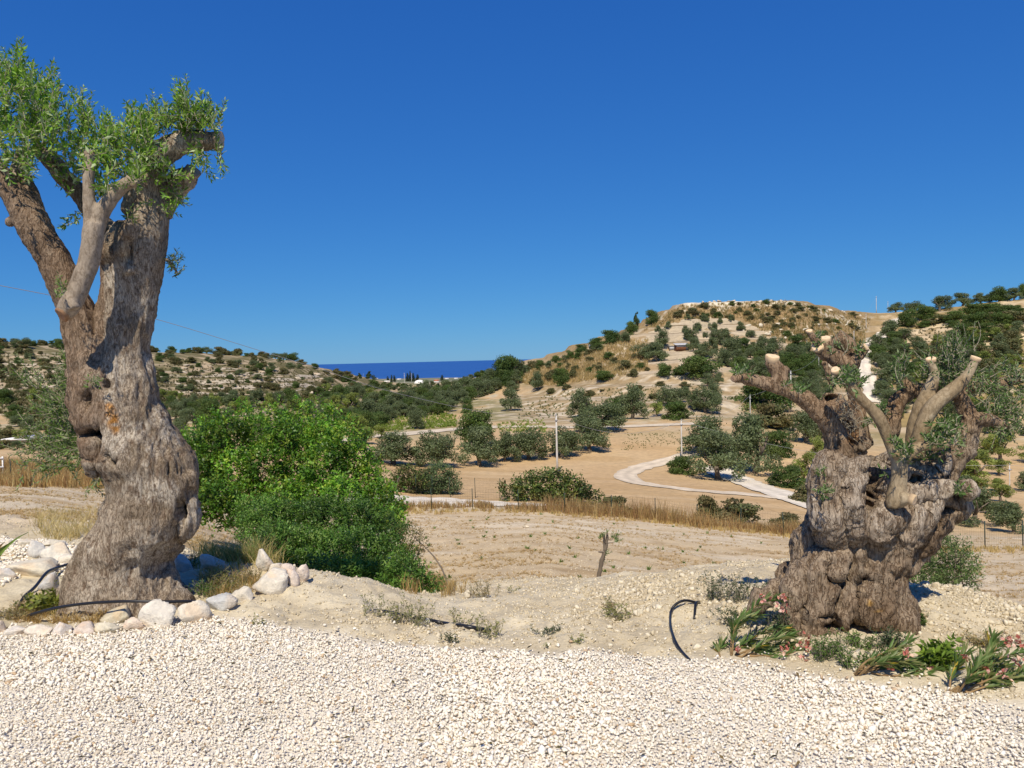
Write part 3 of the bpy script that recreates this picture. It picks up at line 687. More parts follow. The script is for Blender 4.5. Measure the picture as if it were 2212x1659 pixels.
for ox, oy, rx, ry in ((243, 905, 15, 22), (236, 880, 10, 10), (250, 925, 9, 14)):
    cw = mixa(cw, (0.55, 0.27, 0.07), np.exp(-(((qx - ox) / rx) ** 2 + ((qy - oy) / ry) ** 2) ** 2) * (nr[:, 1] < 0) * smooth(-0.5, 0.2, fbm(co * 26, 2, 3)))
cw = mixa(cw, (0.50, 0.38, 0.24), np.exp(-(((qx - 272) / 11) ** 2 + ((qy - 545) / 26) ** 2) ** 2) * (nr[:, 1] < 0))
treeL = empty('old_olive_tree', BL)
tag(treeL, 'tall old olive tree with pollarded head and swollen trunk inside the stone ring', 'tree')
mk('trunk', co, faces, M['bark'], treeL, BL, np.clip(cw, .02, .9), True)
# smooth forked pole grown in front of the trunk
pr = []
fp = lambda pts, dy, s: pr.append(limb(pts, YL + dy, seg=14, lump=0.06, seed=s))
fp([(138, 676, 19), (150, 660, 22), (166, 632, 22), (178, 602, 21), (190, 570, 21), (198, 535, 22), (201, 500, 23), (205, 480, 20)], -0.42, 1)
fp([(198, 505, 18), (194, 470, 13), (192, 430, 12.5), (192, 380, 12), (194, 333, 10.5)], -0.42, 2)
fp([(204, 505, 18), (216, 470, 17), (230, 444, 16), (250, 415, 15), (268, 400, 14), (284, 392, 13)], -0.40, 3)
fp([(160, 668, 14), (150, 648, 10), (140, 634, 5)], -0.47, 4)
c2, f2, n2 = remeshed(pr, 0.009, 3)
c2 = c2 + n2 * (0.004 * fbm(c2 * 9, 3, 41) + 0.0018 * ridged(c2 * np.array([30, 30, 16]), 2, 43))[:, None]
cc2 = mixa(np.ones((len(c2), 3)) * np.array([0.34, 0.28, 0.215]), (0.25, 0.2, 0.15), smooth(-0.1, 0.4, fbm(c2 * 7, 3, 45)))
mk('forked_branch', c2, f2, M['smooth_bark'], treeL, BL, cc2, True)
cut_disc((138, 677), YL - 0.43, (-0.45, -0.5, -0.55), 16, None, treeL, BL, col=(0.36, 0.20, 0.11))
cut_disc((195, 330), YL - 0.42, (0.1, -0.3, 1), 10, None, treeL, BL, col=(0.33, 0.27, 0.21))
cut_disc((286, 391), YL - .40, (.6, -.35, .65), 12.5, None, treeL, BL, col=(0.38, 0.3, 0.22))
cut_disc((469, 303), YL, (1, -0.28, -0.05), 16.5, None, treeL, BL, col=(0.50, 0.38, 0.26))
cut_disc((414, 374), YL + .1, (.75, -0.35, .6), 17, None, treeL, BL, col=(0.40, 0.30, 0.21))
# foliage: (centre px, py, depth offset, spread px, shoots, length px, rise, density)
def sprout(cx, cy, dy, sx, sy, n, lpx, upness, Y, ls=1.0, leans=(0, 0), front=0.0):
    out = []
    for _ in range(n):
        y = Y + dy + rng.normal(0, 0.09) - front * rng.random(); r = P(cx + rng.normal(0, sx), cy + rng.normal(0, sy), y)
        d = np.array([rng.normal(leans[0], 0.5), rng.normal(0, 0.5), rng.normal(upness, 0.45) + leans[1]]); d /= np.linalg.norm(d)
        l = lpx * rng.uniform(0.5, 1.25) * y / FPX; out.append((r, r + d * l, rng.normal(0, 0.12, 3) * l, ls * rng.uniform(.85, 1.15)))
    return out
S = []
for c in ((15, 300, 0.1, 30, 35, 70, 60, .9), (60, 290, .1, 35, 30, 90, 62, 1.0), (40, 345, .1, 30, 20, 60, 50, .5), (100, 300, .15, 22, 22, 60, 55, .9), (110, 250, .15, 20, 20, 16, 70, 1.4),
          (45, 200, .1, 30, 20, 42, 75, 1.7), (10, 190, .1, 20, 25, 34, 65, 1.4), (80, 210, .12, 18, 18, 26, 70, 1.6), (42, 140, .1, 7, 12, 10, 60, 3.0), (-40, 260, .1, 30, 45, 70, 65, .8),
          (145, 318, .15, 22, 20, 42, 45, .7), (62, 245, .1, 40, 20, 55, 55, 1.2), (20, 385, .05, 20, 8, 16, 30, 0)): S += sprout(*c[:8], YL, front=.6)
for c in ((190, 300, .05, 16, 25, 26, 62, 1.8), (232, 330, -.05, 24, 22, 62, 60, 1.2), (250, 365, -.1, 26, 16, 62, 46, .5), (290, 320, .0, 24, 18, 62, 66, 1.4), (310, 350, -.06, 22, 16, 62, 44, .5),
          (235, 412, -.22, 12, 14, 28, 34, .0), (330, 285, .05, 22, 14, 30, 62, 1.6), (400, 262, .0, 22, 16, 80, 48, .9), (420, 280, -.05, 28, 8, 48, 36, .6), (405, 232, .0, 12, 12, 24, 52, 2.0),
          (455, 265, .02, 14, 14, 22, 48, 1.2), (350, 380, -.05, 24, 12, 34, 34, .4), (372, 425, .0, 14, 16, 22, 28, -.2), (448, 330, .0, 16, 6, 16, 44, -1.2), (430, 318, .0, 10, 5, 10, 30, -.8),
          (175, 365, .18, 18, 20, 34, 40, .6), (150, 400, .2, 8, 16, 12, 36, .4), (160, 470, .2, 8, 8, 9, 34, -.2), (210, 345, -.38, 12, 20, 16, 34, .7), (288, 388, -.42, 12, 8, 14, 26, .5)): S += sprout(*c[:8], YL, front=.22 if c[0] < 345 else .10)
for x, y, l, n in ((43, 108, 50, 6), (185, 215, 60, 7), (188, 250, 50, 6), (335, 215, 40, 4), (408, 190, 45, 5), (300, 250, 40, 4), (240, 262, 40, 5), (366, 245, 45, 4), (482, 290, 50, 4), (476, 310, 30, 4), (320, 270, 50, 4), (15, 150, 40, 4)):
    for _ in range(n):
        r = P(x + rng.normal(0, 4), y + l * 0.9, YL + rng.normal(0, .04)); S.append((r, r + np.array([rng.normal(0, .12), rng.normal(0, .1), 1.0]) * l * 1.3 * YL / FPX * rng.uniform(.6, 1.05), rng.normal(0, .01, 3), 0.85))
S = [x for x in S if rng.random() < (0.52 if pix(x[0])[0] < 160 else 0.45 if pix(x[0])[1] < 250 else 0.72)]
(sv, sf), (lv, lf, lc) = shoots(S, rng, 0.052, 0.0175, 0.017, cols=[(0.20, 0.37, 0.035), (0.13, 0.26, 0.035), (0.27, 0.41, 0.07), (0.38, 0.46, 0.24)])
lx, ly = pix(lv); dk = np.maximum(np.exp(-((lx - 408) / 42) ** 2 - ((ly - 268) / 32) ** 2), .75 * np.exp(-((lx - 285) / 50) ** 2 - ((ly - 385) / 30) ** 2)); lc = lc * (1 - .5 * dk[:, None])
tag(mk('twigs', sv, sf, M['twig'], treeL, BL), kind='stuff'); tag(mk('foliage', lv, lf, M['leaf'], treeL, BL, np.clip(lc, 0, .9)), kind='stuff')
# suckers beside the trunk: thin light shoots
S = []
for c in ((150, 935, .25, 18, 40, 95, 60, .35, (-.5, 0)), (120, 905, .3, 24, 36, 44, 60, .5, (-.5, 0)), (160, 820, .2, 8, 24, 34, 46, .6, (-.3, 0)), (175, 990, .1, 20, 16, 46, 44, .1, (-.3, 0)), (110, 980, .25, 26, 22, 34, 50, .2, (-.5, 0)), (206, 1035, -.05, 12, 10, 14, 34, -.8, (0, 0)), (70, 830, .3, 16, 20, 9, 60, .8, (-.2, 0)), (195, 828, -.28, 10, 6, 12, 22, .4, (0, 0)), (100, 1010, .2, 20, 10, 14, 44, -.1, (-.4, 0))):
    S += sprout(*c[:8], YL, 0.9, c[8])
for x, y in ((120, 635), (128, 622)): S += sprout(x + 8, y, -.46, 4, 3, 5, 22, .8, YL, .9)
S += sprout(372, 575, .05, 5, 12, 14, 32, .6, YL, 1, (.4, 0)) + sprout(285, 480, -.2, 8, 8, 8, 26, .6, YL, 1) + sprout(382, 435, .0, 5, 5, 10, 22, .4, YL, 1)
(sv, sf), (lv, lf, lc) = shoots(S, rng, 0.042, 0.0125, 0.016, cols=[(0.15, 0.25, 0.05), (0.11, 0.18, 0.05), (0.19, 0.26, 0.09), (0.24, 0.28, 0.15)])
tag(mk('sucker_twigs', sv, sf, M['twig'], treeL, BL), kind='stuff'); tag(mk('sucker_foliage', lv, lf, M['leaf'], treeL, BL, lc), kind='stuff')
v, f = tube(P([358, 372, 382], [560, 572, 588], [YL, YL, YL]), [0.012, 0.009, 0.007], 7); mk('dead_stub', v, f, M['far_bark'], treeL, BL)

# ================================================================== right olive: squat, gnarled, many sawn limbs
YR = 4.42
def R1(x, y): return 1566 + x * 0.292, 675 + y * 0.292
R1.scale = 0.292
def R2(x, y): return 1566 + x * 0.3255, 1026 + y * 0.3255
R2.scale = 0.3255
BR = np.array([P(1855, 1385, YR)[0], YR, 0.0])
parts = []
A = lambda pts, dy=0.0, seed=0, lump=0.15, seg=16, fn=R1: parts.append(limb(pts, YR + dy, fn=fn, seg=seg, lump=lump, seed=seed))
B = lambda x, y, r, dy=0.0, sc=(1, 1, 1), fn=R2: parts.append(blob(x, y, r * 0.72, YR + dy + 0.02, fn, (sc[0], sc[1], sc[2] * 1.25), int(x + y)))
# body (lower crop units): a vase of wood, narrow at the waist, cup shaped above
vs = [(-70, 660, 1300, .82), (-20, 605, 1335, .86), (60, 592, 1345, .86), (150, 592, 1350, .86), (230, 605, 1350, .86), (310, 635, 1345, .88), (400, 690, 1320, .96), (500, 735, 1250, 1.12), (590, 765, 1175, 1.32), (660, 775, 1155, 1.42), (740, 780, 1172, 1.36), (830, 770, 1200, 1.22), (920, 750, 1240, 1.1), (1010, 730, 1288, 1), (1090, 715, 1315, 1), (1160, 700, 1335, 1)]
q_ = np.array([[*P(*R2((l + r) / 2, y), YR + .07), (r - l) / 2 * .3255 * YR / FPX, w] for y, l, r, w in vs]); q_ = resample(q_, 60); a_ = np.linspace(0, 2 * np.pi, 44, endpoint=False)
vv = np.stack([q_[:, None, 0] + q_[:, None, 3] * np.cos(a_), q_[:, None, 1] + q_[:, None, 3] * q_[:, None, 4] * np.sin(a_), q_[:, None, 2] + 0 * a_], -1); k = 60; rg_ = 44
i, j = np.meshgrid(np.arange(k - 1), np.arange(rg_), indexing='ij'); f = np.stack([i * rg_ + j, i * rg_ + (j + 1) % rg_, (i + 1) * rg_ + (j + 1) % rg_, (i + 1) * rg_ + j], -1).reshape(-1, 4); jj = np.arange(rg_)
tcap = np.concatenate([np.stack([np.full(rg_, k * rg_), (jj + 1) % rg_, jj], -1), np.stack([np.full(rg_, k * rg_ + 1), (k - 1) * rg_ + jj, (k - 1) * rg_ + (jj + 1) % rg_], -1)])
parts.append((np.concatenate([vv.reshape(-1, 3), q_[:1, :3], q_[-1:, :3]]), [f, tcap]))
A([(800, 640, 50, .27), (770, 540, 66, .20), (728, 420, 84, .09), (695, 300, 92, .0), (668, 180, 86), (672, 60, 76), (690, -50, 70), (740, -110, 70)], -.17, 3, .08, 16, R2)
A([(890, 620, 50, .26), (880, 520, 66, .20), (860, 420, 80, .11), (835, 300, 84, .03), (822, 190, 78), (840, 80, 70), (880, 0, 60), (960, -60, 60)], -.21, 2, .08, 16, R2)
A([(980, 620, 50, .26), (985, 520, 70, .18), (990, 430, 84, .10), (1015, 340, 82, .03), (1090, 285, 76), (1170, 260, 76, .04)], -.23, 6, .08, 16, R2)
A([(1090, 620, 46, .24), (1110, 520, 70, .14), (1150, 420, 84, .06), (1210, 320, 84, .0), (1260, 230, 80)], -.17, 16, .08, 16, R2)
A([(1100, 640, 60), (1160, 540, 100), (1240, 400, 130), (1330, 290, 140), (1430, 225, 118), (1520, 195, 92), (1572, 192, 58)], -.02, 4, .1, 18, R2)
A([(1180, 420, 120), (1230, 300, 120), (1300, 200, 110), (1400, 130, 90), (1480, 90, 70)], -.10, 5, .12, 18, R2)
A([(1080, -60, 90), (1180, -20, 90), (1300, 20, 90), (1400, 70, 70)], -.02, 5, .15, 16, R2)
A([(690, 260, 90), (650, 340, 112), (605, 420, 116), (580, 500, 116), (565, 580, 110), (530, 660, 95), (500, 760, 90)], .07, 7, .2, 16, R2)      # dark buttress behind
A([(450, 640, 55), (420, 660, 50), (400, 690, 40)], .25, 8, .2, 12, R2)
A([(720, 380, 40, .06), (680, 460, 46, .03), (640, 530, 52, .01), (590, 600, 60), (530, 660, 70), (490, 740, 74), (470, 820, 74), (470, 900, 80), (450, 980, 80)], -.08, 9, .22, 16, R2)
A([(850, 340, 40, .10), (815, 430, 48, .06), (765, 510, 54, .03), (712, 580, 64, .01), (662, 650, 68), (640, 740, 70), (632, 820, 78), (622, 900, 86), (640, 1000, 92), (660, 1090, 80)], -.15, 10, .22, 16, R2)
A([(420, 720, 40), (340, 760, 42), (280, 800, 38), (230, 850, 32), (180, 900, 20)], -.02, 11, .2, 12, R2)      # root running left
A([(520, 900, 90), (560, 1000, 95), (600, 1070, 90), (760, 1120, 70)], -.14, 12, .2, 14, R2)
for x, y, r, d in ((712, 548, 54, -.12), (618, 552, 44, -.08), (1010, 985, 60, -.17), (1090, 1045, 60, -.17)): B(x, y, r, d)
A([(800, 640, 40, .10), (800, 720, 62, .04), (806, 820, 76), (790, 910, 82), (800, 1000, 84), (830, 1090, 80)], -.13, 17, .14, 14, R2)
for x0, x1, x2, sd in ((890, 885, 880, 61), (965, 960, 940, 62), (1045, 1030, 1040, 63), (1120, 1085, 1110, 64), (1190, 1125, 1170, 65)): A([(x0, 330, 44, .02), (x0 * .6 + x1 * .4, 450, 50, .0), (x1, 590, 52, .0), (x1, 720, 54, .0), (x2, 860, 58, -.02), (x2, 980, 60, -.02)], -.14 + .0000022 * (x1 - 960) ** 2, sd, .14, 12, R2)
A([(880, 760, 40, .08), (890, 860, 60), (880, 950, 66), (900, 1040, 60)], -.13, 18, .14, 14, R2)
A([(1060, 640, 60, .12), (1075, 740, 84, .06), (1100, 830, 96, .02), (1130, 930, 104), (1180, 1020, 100), (1230, 1110, 90)], -.09, 13, .12, 18, R2)
# limbs (upper crop units)
A([(850, 1120, 100), (840, 1000, 86), (805, 890, 76), (745, 785, 70), (650, 690, 62), (540, 612, 52), (440, 565, 48), (340, 535, 42), (230, 508, 36), (140, 488, 29), (72, 490, 22)], -.05, 20, .12)
A([(430, 560, 40), (412, 500, 44), (392, 440, 46), (366, 395, 45), (352, 352, 44)], -.06, 21, .16)
A([(430, 470, 25), (445, 420, 22), (452, 402, 14)], -.06, 22, .1, 10)
A([(930, 1050, 80), (890, 900, 76), (840, 790, 84), (815, 700, 88), (800, 640, 84), (800, 600, 70)], .12, 23, .2, 18)
A([(1010, 1000, 60), (960, 860, 52), (910, 740, 48), (880, 660, 40)], .06, 24, .15)
A([(1030, 980, 50), (1015, 860, 40), (985, 720, 38), (955, 580, 40), (930, 440, 46), (925, 390, 52)], .28, 25, .12)
A([(950, 430, 50), (880, 375, 54), (790, 320, 54), (720, 285, 46), (690, 265, 40)], .24, 26, .14)
A([(925, 420, 48), (935, 330, 60), (905, 260, 66), (870, 215, 62), (825, 175, 54)], .34, 27, .22)
A([(700, 270, 24), (665, 205, 22), (640, 165, 20), (627, 148, 19)], .22, 28, .1, 10)
A([(780, 300, 30), (755, 250, 32), (745, 212, 36)], .22, 29, .2, 10)
A([(930, 410, 36), (985, 335, 28), (1015, 298, 26), (1036, 268, 25)], .20, 30, .1, 12)
A([(800, 560, 16), (770, 470, 15), (735, 370, 15)], .2, 31, .05, 8)
A([(1215, 900, 60), (1235, 800, 58), (1262, 700, 54), (1310, 625, 50), (1400, 580, 46), (1500, 560, 44), (1600, 552, 42)], .22, 32, .12)
A([(1390, 585, 32), (1345, 540, 26), (1325, 500, 20), (1315, 470, 13)], .18, 33, .05, 10)
A([(1600, 552, 40), (1760, 560, 38), (1900, 545, 36), (2040, 515, 34), (2180, 490, 30), (2300, 470, 24)], .40, 34, .15)
A([(1600, 1250, 110), (1650, 1130, 100), (1700, 1020, 88), (1765, 910, 76), (1800, 810, 62), (1785, 710, 52), (1745, 630, 48), (1690, 590, 44), (1640, 570, 36)], .14, 35, .14)
A([(1790, 830, 58), (1860, 800, 54), (1930, 790, 46), (1990, 808, 38), (2050, 828, 28), (2090, 830, 20)], .12, 36, .18)
A([(1810, 850, 40), (1850, 890, 28), (1860, 910, 18)], .1, 37, .1, 10)
A([(1300, 1330, 70), (1420, 1330, 58), (1560, 1305, 50), (1700, 1298, 47), (1840, 1322, 38)], -.16, 38, .16)
A([(1500, 1180, 120), (1560, 1120, 100), (1600, 1060, 80)], .1, 39, .2)
co, faces, nr = remeshed(parts, 0.0105, 2)
for x, y, r, d, sx, sy, fn in ((1105, 1335, 72, .48, 1.0, 1.5, R1), (1060, 1420, 44, .3, 1.2, .8, R1), (893, 1285, 20, .34, .9, 4.2, R1), (1130, 1180, 60, .30, 1.6, .8, R1), (940, 910, 22, .3, 1.0, 2.8, R1), (800, 640, 40, .12, 1.2, .8, R1), (1400, 1250, 50, .16, 1.3, .7, R1), (690, 1290, 18, .12, .8, 2.4, R1),
                               (562, 760, 28, .36, .6, 3.6, R2), (700, 650, 28, .28, .9, 2.4, R2), (725, 850, 20, .2, .7, 2.6, R2), (900, 790, 34, .36, .7, 2.6, R2), (930, 700, 26, .18, 1.4, 1.0, R2), (900, 1050, 70, .36, 1.0, 1.0, R2), (960, 1100, 60, .3, 1.6, .7, R2), (520, 960, 24, .2, .8, 2.6, R2), (740, 1020, 50, .16, 1.2, .6, R2), (650, 430, 40, .14, 1.2, 1.8, R2), (1490, 230, 26, .10, 2.2, .6, R2), (1400, 330, 26, .08, 1.2, 2.0, R2), (690, 950, 36, .10, 1.8, .5, R2), (840, 330, 30, .07, .7, 3, R2), (1100, 420, 24, .07, .7, 3, R2), (610, 1010, 20, .12, .7, 2.4, R2)):
    carve(co, nr, x, y, r, YR, d, fn, sx, sy, .35)
nr = normals(co, faces)
q = co.copy(); q += 0.09 * np.stack([fbm(co * 4.0, 2, 401), fbm(co * 4.0, 2, 402), 0.6 * fbm(co * 4.0, 2, 403)], 1)
low = 1 - smooth(1.0, 1.25, co[:, 2])
knot = ridged(q * np.array([9, 9, 6.5]), 2, 404)
body = 1 - smooth(0.90, 1.12, co[:, 2]); flute = ridged(q * np.array([7.5, 7.5, 1.25]), 2, 406); kn = body * (1 - smooth(.35, .6, co[:, 2]))
disp = 0.036 * flute * (0.10 + 0.90 * body) + body * 0.014 * fbm(co * 5, 3, 405) + kn * 0.009 * knot + (0.6 + 0.4 * low) * (0.015 * ridged(q * np.array([17, 17, 4.5]), 2, 407) + 0.009 * ridged(q * np.array([44, 44, 12]), 2, 409)) + 0.004 * fbm(q * np.array([85, 85, 50]), 2, 411)
co = co + nr * disp[:, None]
g = ridged(q * np.array([44, 44, 13]), 2, 409); big = fbm(co * 3.2, 4, 413)
cw = np.ones((len(co), 3)) * np.array([0.37, 0.29, 0.21])
cw = mixa(cw, (0.24, 0.17, 0.11), smooth(-.05, 0.4, big)); cw = mixa(cw, (0.54, 0.47, 0.39), smooth(0.0, 0.45, fbm(co * 4.5, 3, 415)) * smooth(0.5, .8, co[:, 2]) * .8)
cw = mixa(cw, (0.60, 0.53, 0.445), body * smooth(.45, .75, co[:, 2]) * smooth(.3, .8, flute) * .7)  # weathered ridge tops paler, with the cup's sunlit highlights painted in
cw = mixa(cw, (0.18, 0.13, 0.09), (1 - smooth(-0.35, 0.1, g)) * 0.8)
cw = mixa(cw, (0.34, 0.235, 0.15), smooth(1.05, 1.25, co[:, 2]) * 0.8)
qx, qy = pix(co)
for x, y, rx, ry, fn, cc in ((970, 850, 22, 20, R2, (.6, .36, .1)), (1010, 900, 40, 14, R2, (.5, .3, .1)), (1110, 1340, 60, 80, R1, (.34, .21, .11)), (940, 920, 60, 60, R1, (.34, .2, .1)), (860, 1080, 60, 30, R2, (.4, .26, .14))):
    ux, uy = fn(x, y); s = fn.scale
    cw = mixa(cw, cc, np.exp(-(((qx - ux) / (rx * s)) ** 2 + ((qy - uy) / (ry * s)) ** 2) ** 2) * (nr[:, 1] < 0.1) * smooth(-.6, .1, fbm(co * 22, 2, 7)))
treeR = empty('old_olive_tree', BR)
tag(treeR, 'squat gnarled old olive tree with many freshly sawn limbs beside the pink oleanders', 'tree')
mk('trunk', co, faces, M['old_wood'], treeR, BR, np.clip(cw, .02, .9), True)
# smooth younger stems; their shaded look is put into a darker bark colour
pr = []
A2 = lambda pts, dy, s, lump=0.06: pr.append(limb(pts, YR + dy, fn=R1, seg=16, lump=lump, seed=s))
A2([(1270, 1440, 70), (1262, 1385, 72), (1275, 1290, 62), (1285, 1200, 58), (1290, 1130, 58), (1275, 1070, 48)], -.30, 1)
A2([(1290, 1130, 50), (1245, 1020, 46), (1215, 950, 45), (1165, 830, 46), (1112, 745, 44), (1015, 645, 38), (925, 545, 34), (868, 478, 32), (822, 436, 29)], -.28, 2)
A2([(1300, 1140, 44), (1345, 1070, 40), (1400, 1020, 38), (1480, 988, 36), (1570, 990, 34), (1630, 975, 30), (1680, 945, 25)], -.30, 3)
A2([(1380, 1080, 60), (1390, 980, 56), (1410, 840, 55), (1455, 690, 52), (1510, 575, 48), (1548, 470, 38), (1530, 390, 30), (1525, 358, 27)], -.06, 4)
A2([(1420, 1080, 56), (1430, 960, 54), (1480, 800, 54), (1565, 668, 55), (1685, 575, 50), (1765, 495, 42), (1818, 422, 36), (1850, 352, 29)], -.14, 5)
A2([(1290, 1380, 50), (1340, 1378, 44), (1375, 1385, 38)], -.34, 6)
A2([(1255, 1080, 30), (1272, 1050, 26), (1282, 1028, 23)], -.34, 7)
c2, f2, n2 = remeshed(pr, 0.009, 3)
c2 = c2 + n2 * (0.005 * fbm(c2 * 8, 3, 51) + 0.002 * ridged(c2 * np.array([28, 28, 16]), 2, 53))[:, None]
cc2 = mixa(np.ones((len(c2), 3)) * np.array([0.27, 0.205, 0.125]), (0.38, 0.31, 0.21), smooth(-0.1, 0.4, fbm(c2 * 6, 3, 55)))
mk('young_stems', c2, f2, M['smooth_bark'], treeR, BR, cc2, True)
for x, y, r, dy, ax in ((350, 345, 47, -.06, (.05, -.30, 1)), (822, 436, 33, -.28, (-.5, -.35, .8)), (690, 262, 38, .22, (-.7, -.6, .4)), (626, 145, 21, .22, (-.3, -.4, .9)), (742, 205, 40, .22, (-.1, -.3, 1)), (1037, 266, 27, .2, (.7, -.55, .5)), (1524, 354, 30, -.06, (-.2, -.35, .9)), (1852, 348, 30, -.14, (.25, -.35, .9)), (1690, 940, 27, -.30, (.5, -.8, .2)), (1380, 1385, 42, -.35, (.6, -.7, -.3)), (1283, 1024, 24, -.34, (.15, -.6, .8)), (1315, 466, 13, .18, (-.1, -.4, 1)), (2095, 830, 18, .12, (.9, -.4, 0))):
    cut_disc((x, y), YR + dy, ax, r, R1, treeR, BR, col=(0.74, 0.54, 0.33))
cut_disc((1846, 1324), YR - .16, (1, -.25, -.05), 38, R1, treeR, BR, col=(0.36, 0.35, 0.34))
cut_disc((70, 490), YR - .05, (-.9, -.4, 0), 22, R1, treeR, BR, col=(0.34, 0.22, 0.14))
S = []
def sp(x, y, dy, sx, sy, n, l, up, ls=1.0, lean=(0, 0)):
    u, w = R1(x, y); return sprout(u, w, dy, sx * .292, sy * .292, n, l * .292, up, YR, ls, lean)
for c in ((880, 490, -.30, 45, 24, 50, 65, .2), (115, 450, -.05, 26, 14, 20, 55, .6), (190, 490, -.08, 16, 10, 8, 50, .6), (690, 200, .2, 16, 24, 12, 50, .6), (550, 590, -.1, 24, 16, 14, 60, .6), (990, 290, .2, 16, 16, 12, 55, .5), (820, 260, .18, 16, 20, 6, 40, .3), (1310, 400, .15, 30, 50, 24, 70, .8), (1270, 500, .15, 20, 30, 14, 60, .7), (1330, 1050, -.34, 24, 28, 30, 60, .4), (1650, 900, -.2, 50, 55, 76, 75, .6), (1560, 960, -.28, 50, 20, 24, 60, .5), (1680, 830, -.1, 30, 20, 20, 60, .9), (740, 1335, -.26, 22, 18, 18, 50, .3), (720, 1210, -.2, 14, 14, 8, 45, .4), (1470, 1060, -.1, 40, 20, 16, 55, .4), (1270, 980, -.3, 16, 14, 8, 50, .8), (1740, 1320, -.24, 24, 10, 12, 40, .2), (1200, 1220, -.1, 24, 20, 10, 60, .3), (1160, 740, .1, 16, 12, 10, 50, .5), (1080, 810, .0, 14, 10, 8, 50, .2), (450, 540, -.1, 14, 8, 6, 45, .8), (980, 540, .0, 20, 20, 14, 60, .7)):
    S += sp(*c)
for c in ((1640, 400, .05, 75, 60, 90, 110, .8), (1700, 300, .1, 60, 50, 34, 120, 1.3), (1620, 500, .05, 60, 30, 44, 80, .3), (1800, 480, .1, 50, 50, 26, 90, .4), (1960, 560, .3, 90, 60, 50, 100, .3), (2050, 700, .2, 70, 60, 60, 110, -.3), (2120, 780, .2, 50, 60, 50, 100, -.4), (2150, 480, .35, 50, 50, 36, 100, .4), (1990, 460, .3, 60, 40, 16, 90, .6), (2060, 860, .15, 50, 30, 26, 90, -.6), (1500, 450, .05, 40, 40, 20, 90, .6), (2210, 620, .25, 40, 80, 40, 100, -.2)):
    S += sp(*c, .8)
for x0, y0, x1, y1 in ((1800, 300, 1740, 80), (1830, 290, 1850, 60), (1760, 320, 1700, 120), (1500, 560, 1600, 860), (1490, 400, 1380, 300), (1520, 360, 1400, 415), (1000, 500, 1170, 450), (1880, 620, 1900, 460), (1700, 700, 1650, 560), (2000, 800, 1980, 620), (1310, 560, 1290, 380), (800, 560, 690, 700), (880, 300, 830, 130)):
    for _ in range(2):
        y = YR + rng.uniform(-.15, .25); a0 = P(*R1(x0 + rng.normal(0, 12), y0 + rng.normal(0, 12)), y); a1 = P(*R1(x1 + rng.normal(0, 20), y1 + rng.normal(0, 20)), y + rng.normal(0, .1)); S.append((a0, a1, rng.normal(0, .03, 3), .45))
(sv, sf), (lv, lf, lc) = shoots(S, rng, 0.040, 0.0125, 0.0165, cols=[(0.10, 0.18, 0.04), (0.075, 0.135, 0.04), (0.15, 0.22, 0.075), (0.21, 0.26, 0.13)])
tag(mk('twigs', sv, sf, M['twig'], treeR, BR), kind='stuff'); tag(mk('foliage', lv, lf, M['leaf'], treeR, BR, lc), kind='stuff')
S = []
for _ in range(46):
    a0 = P(*R1(rng.uniform(820, 1000), rng.uniform(620, 850)), YR - .05 + rng.normal(0, .04)); S.append(tube(np.array([a0, a0 + rng.normal(0, .05, 3), a0 + np.array([rng.normal(0, .07), rng.normal(-.03, .03), rng.normal(-.06, .08)])]), [.002, .0018, .001], 4, 6, False))
v, f, _ = join(S); tag(mk('dead_twigs', v, f, M['twig'], treeR, BR), kind='stuff')
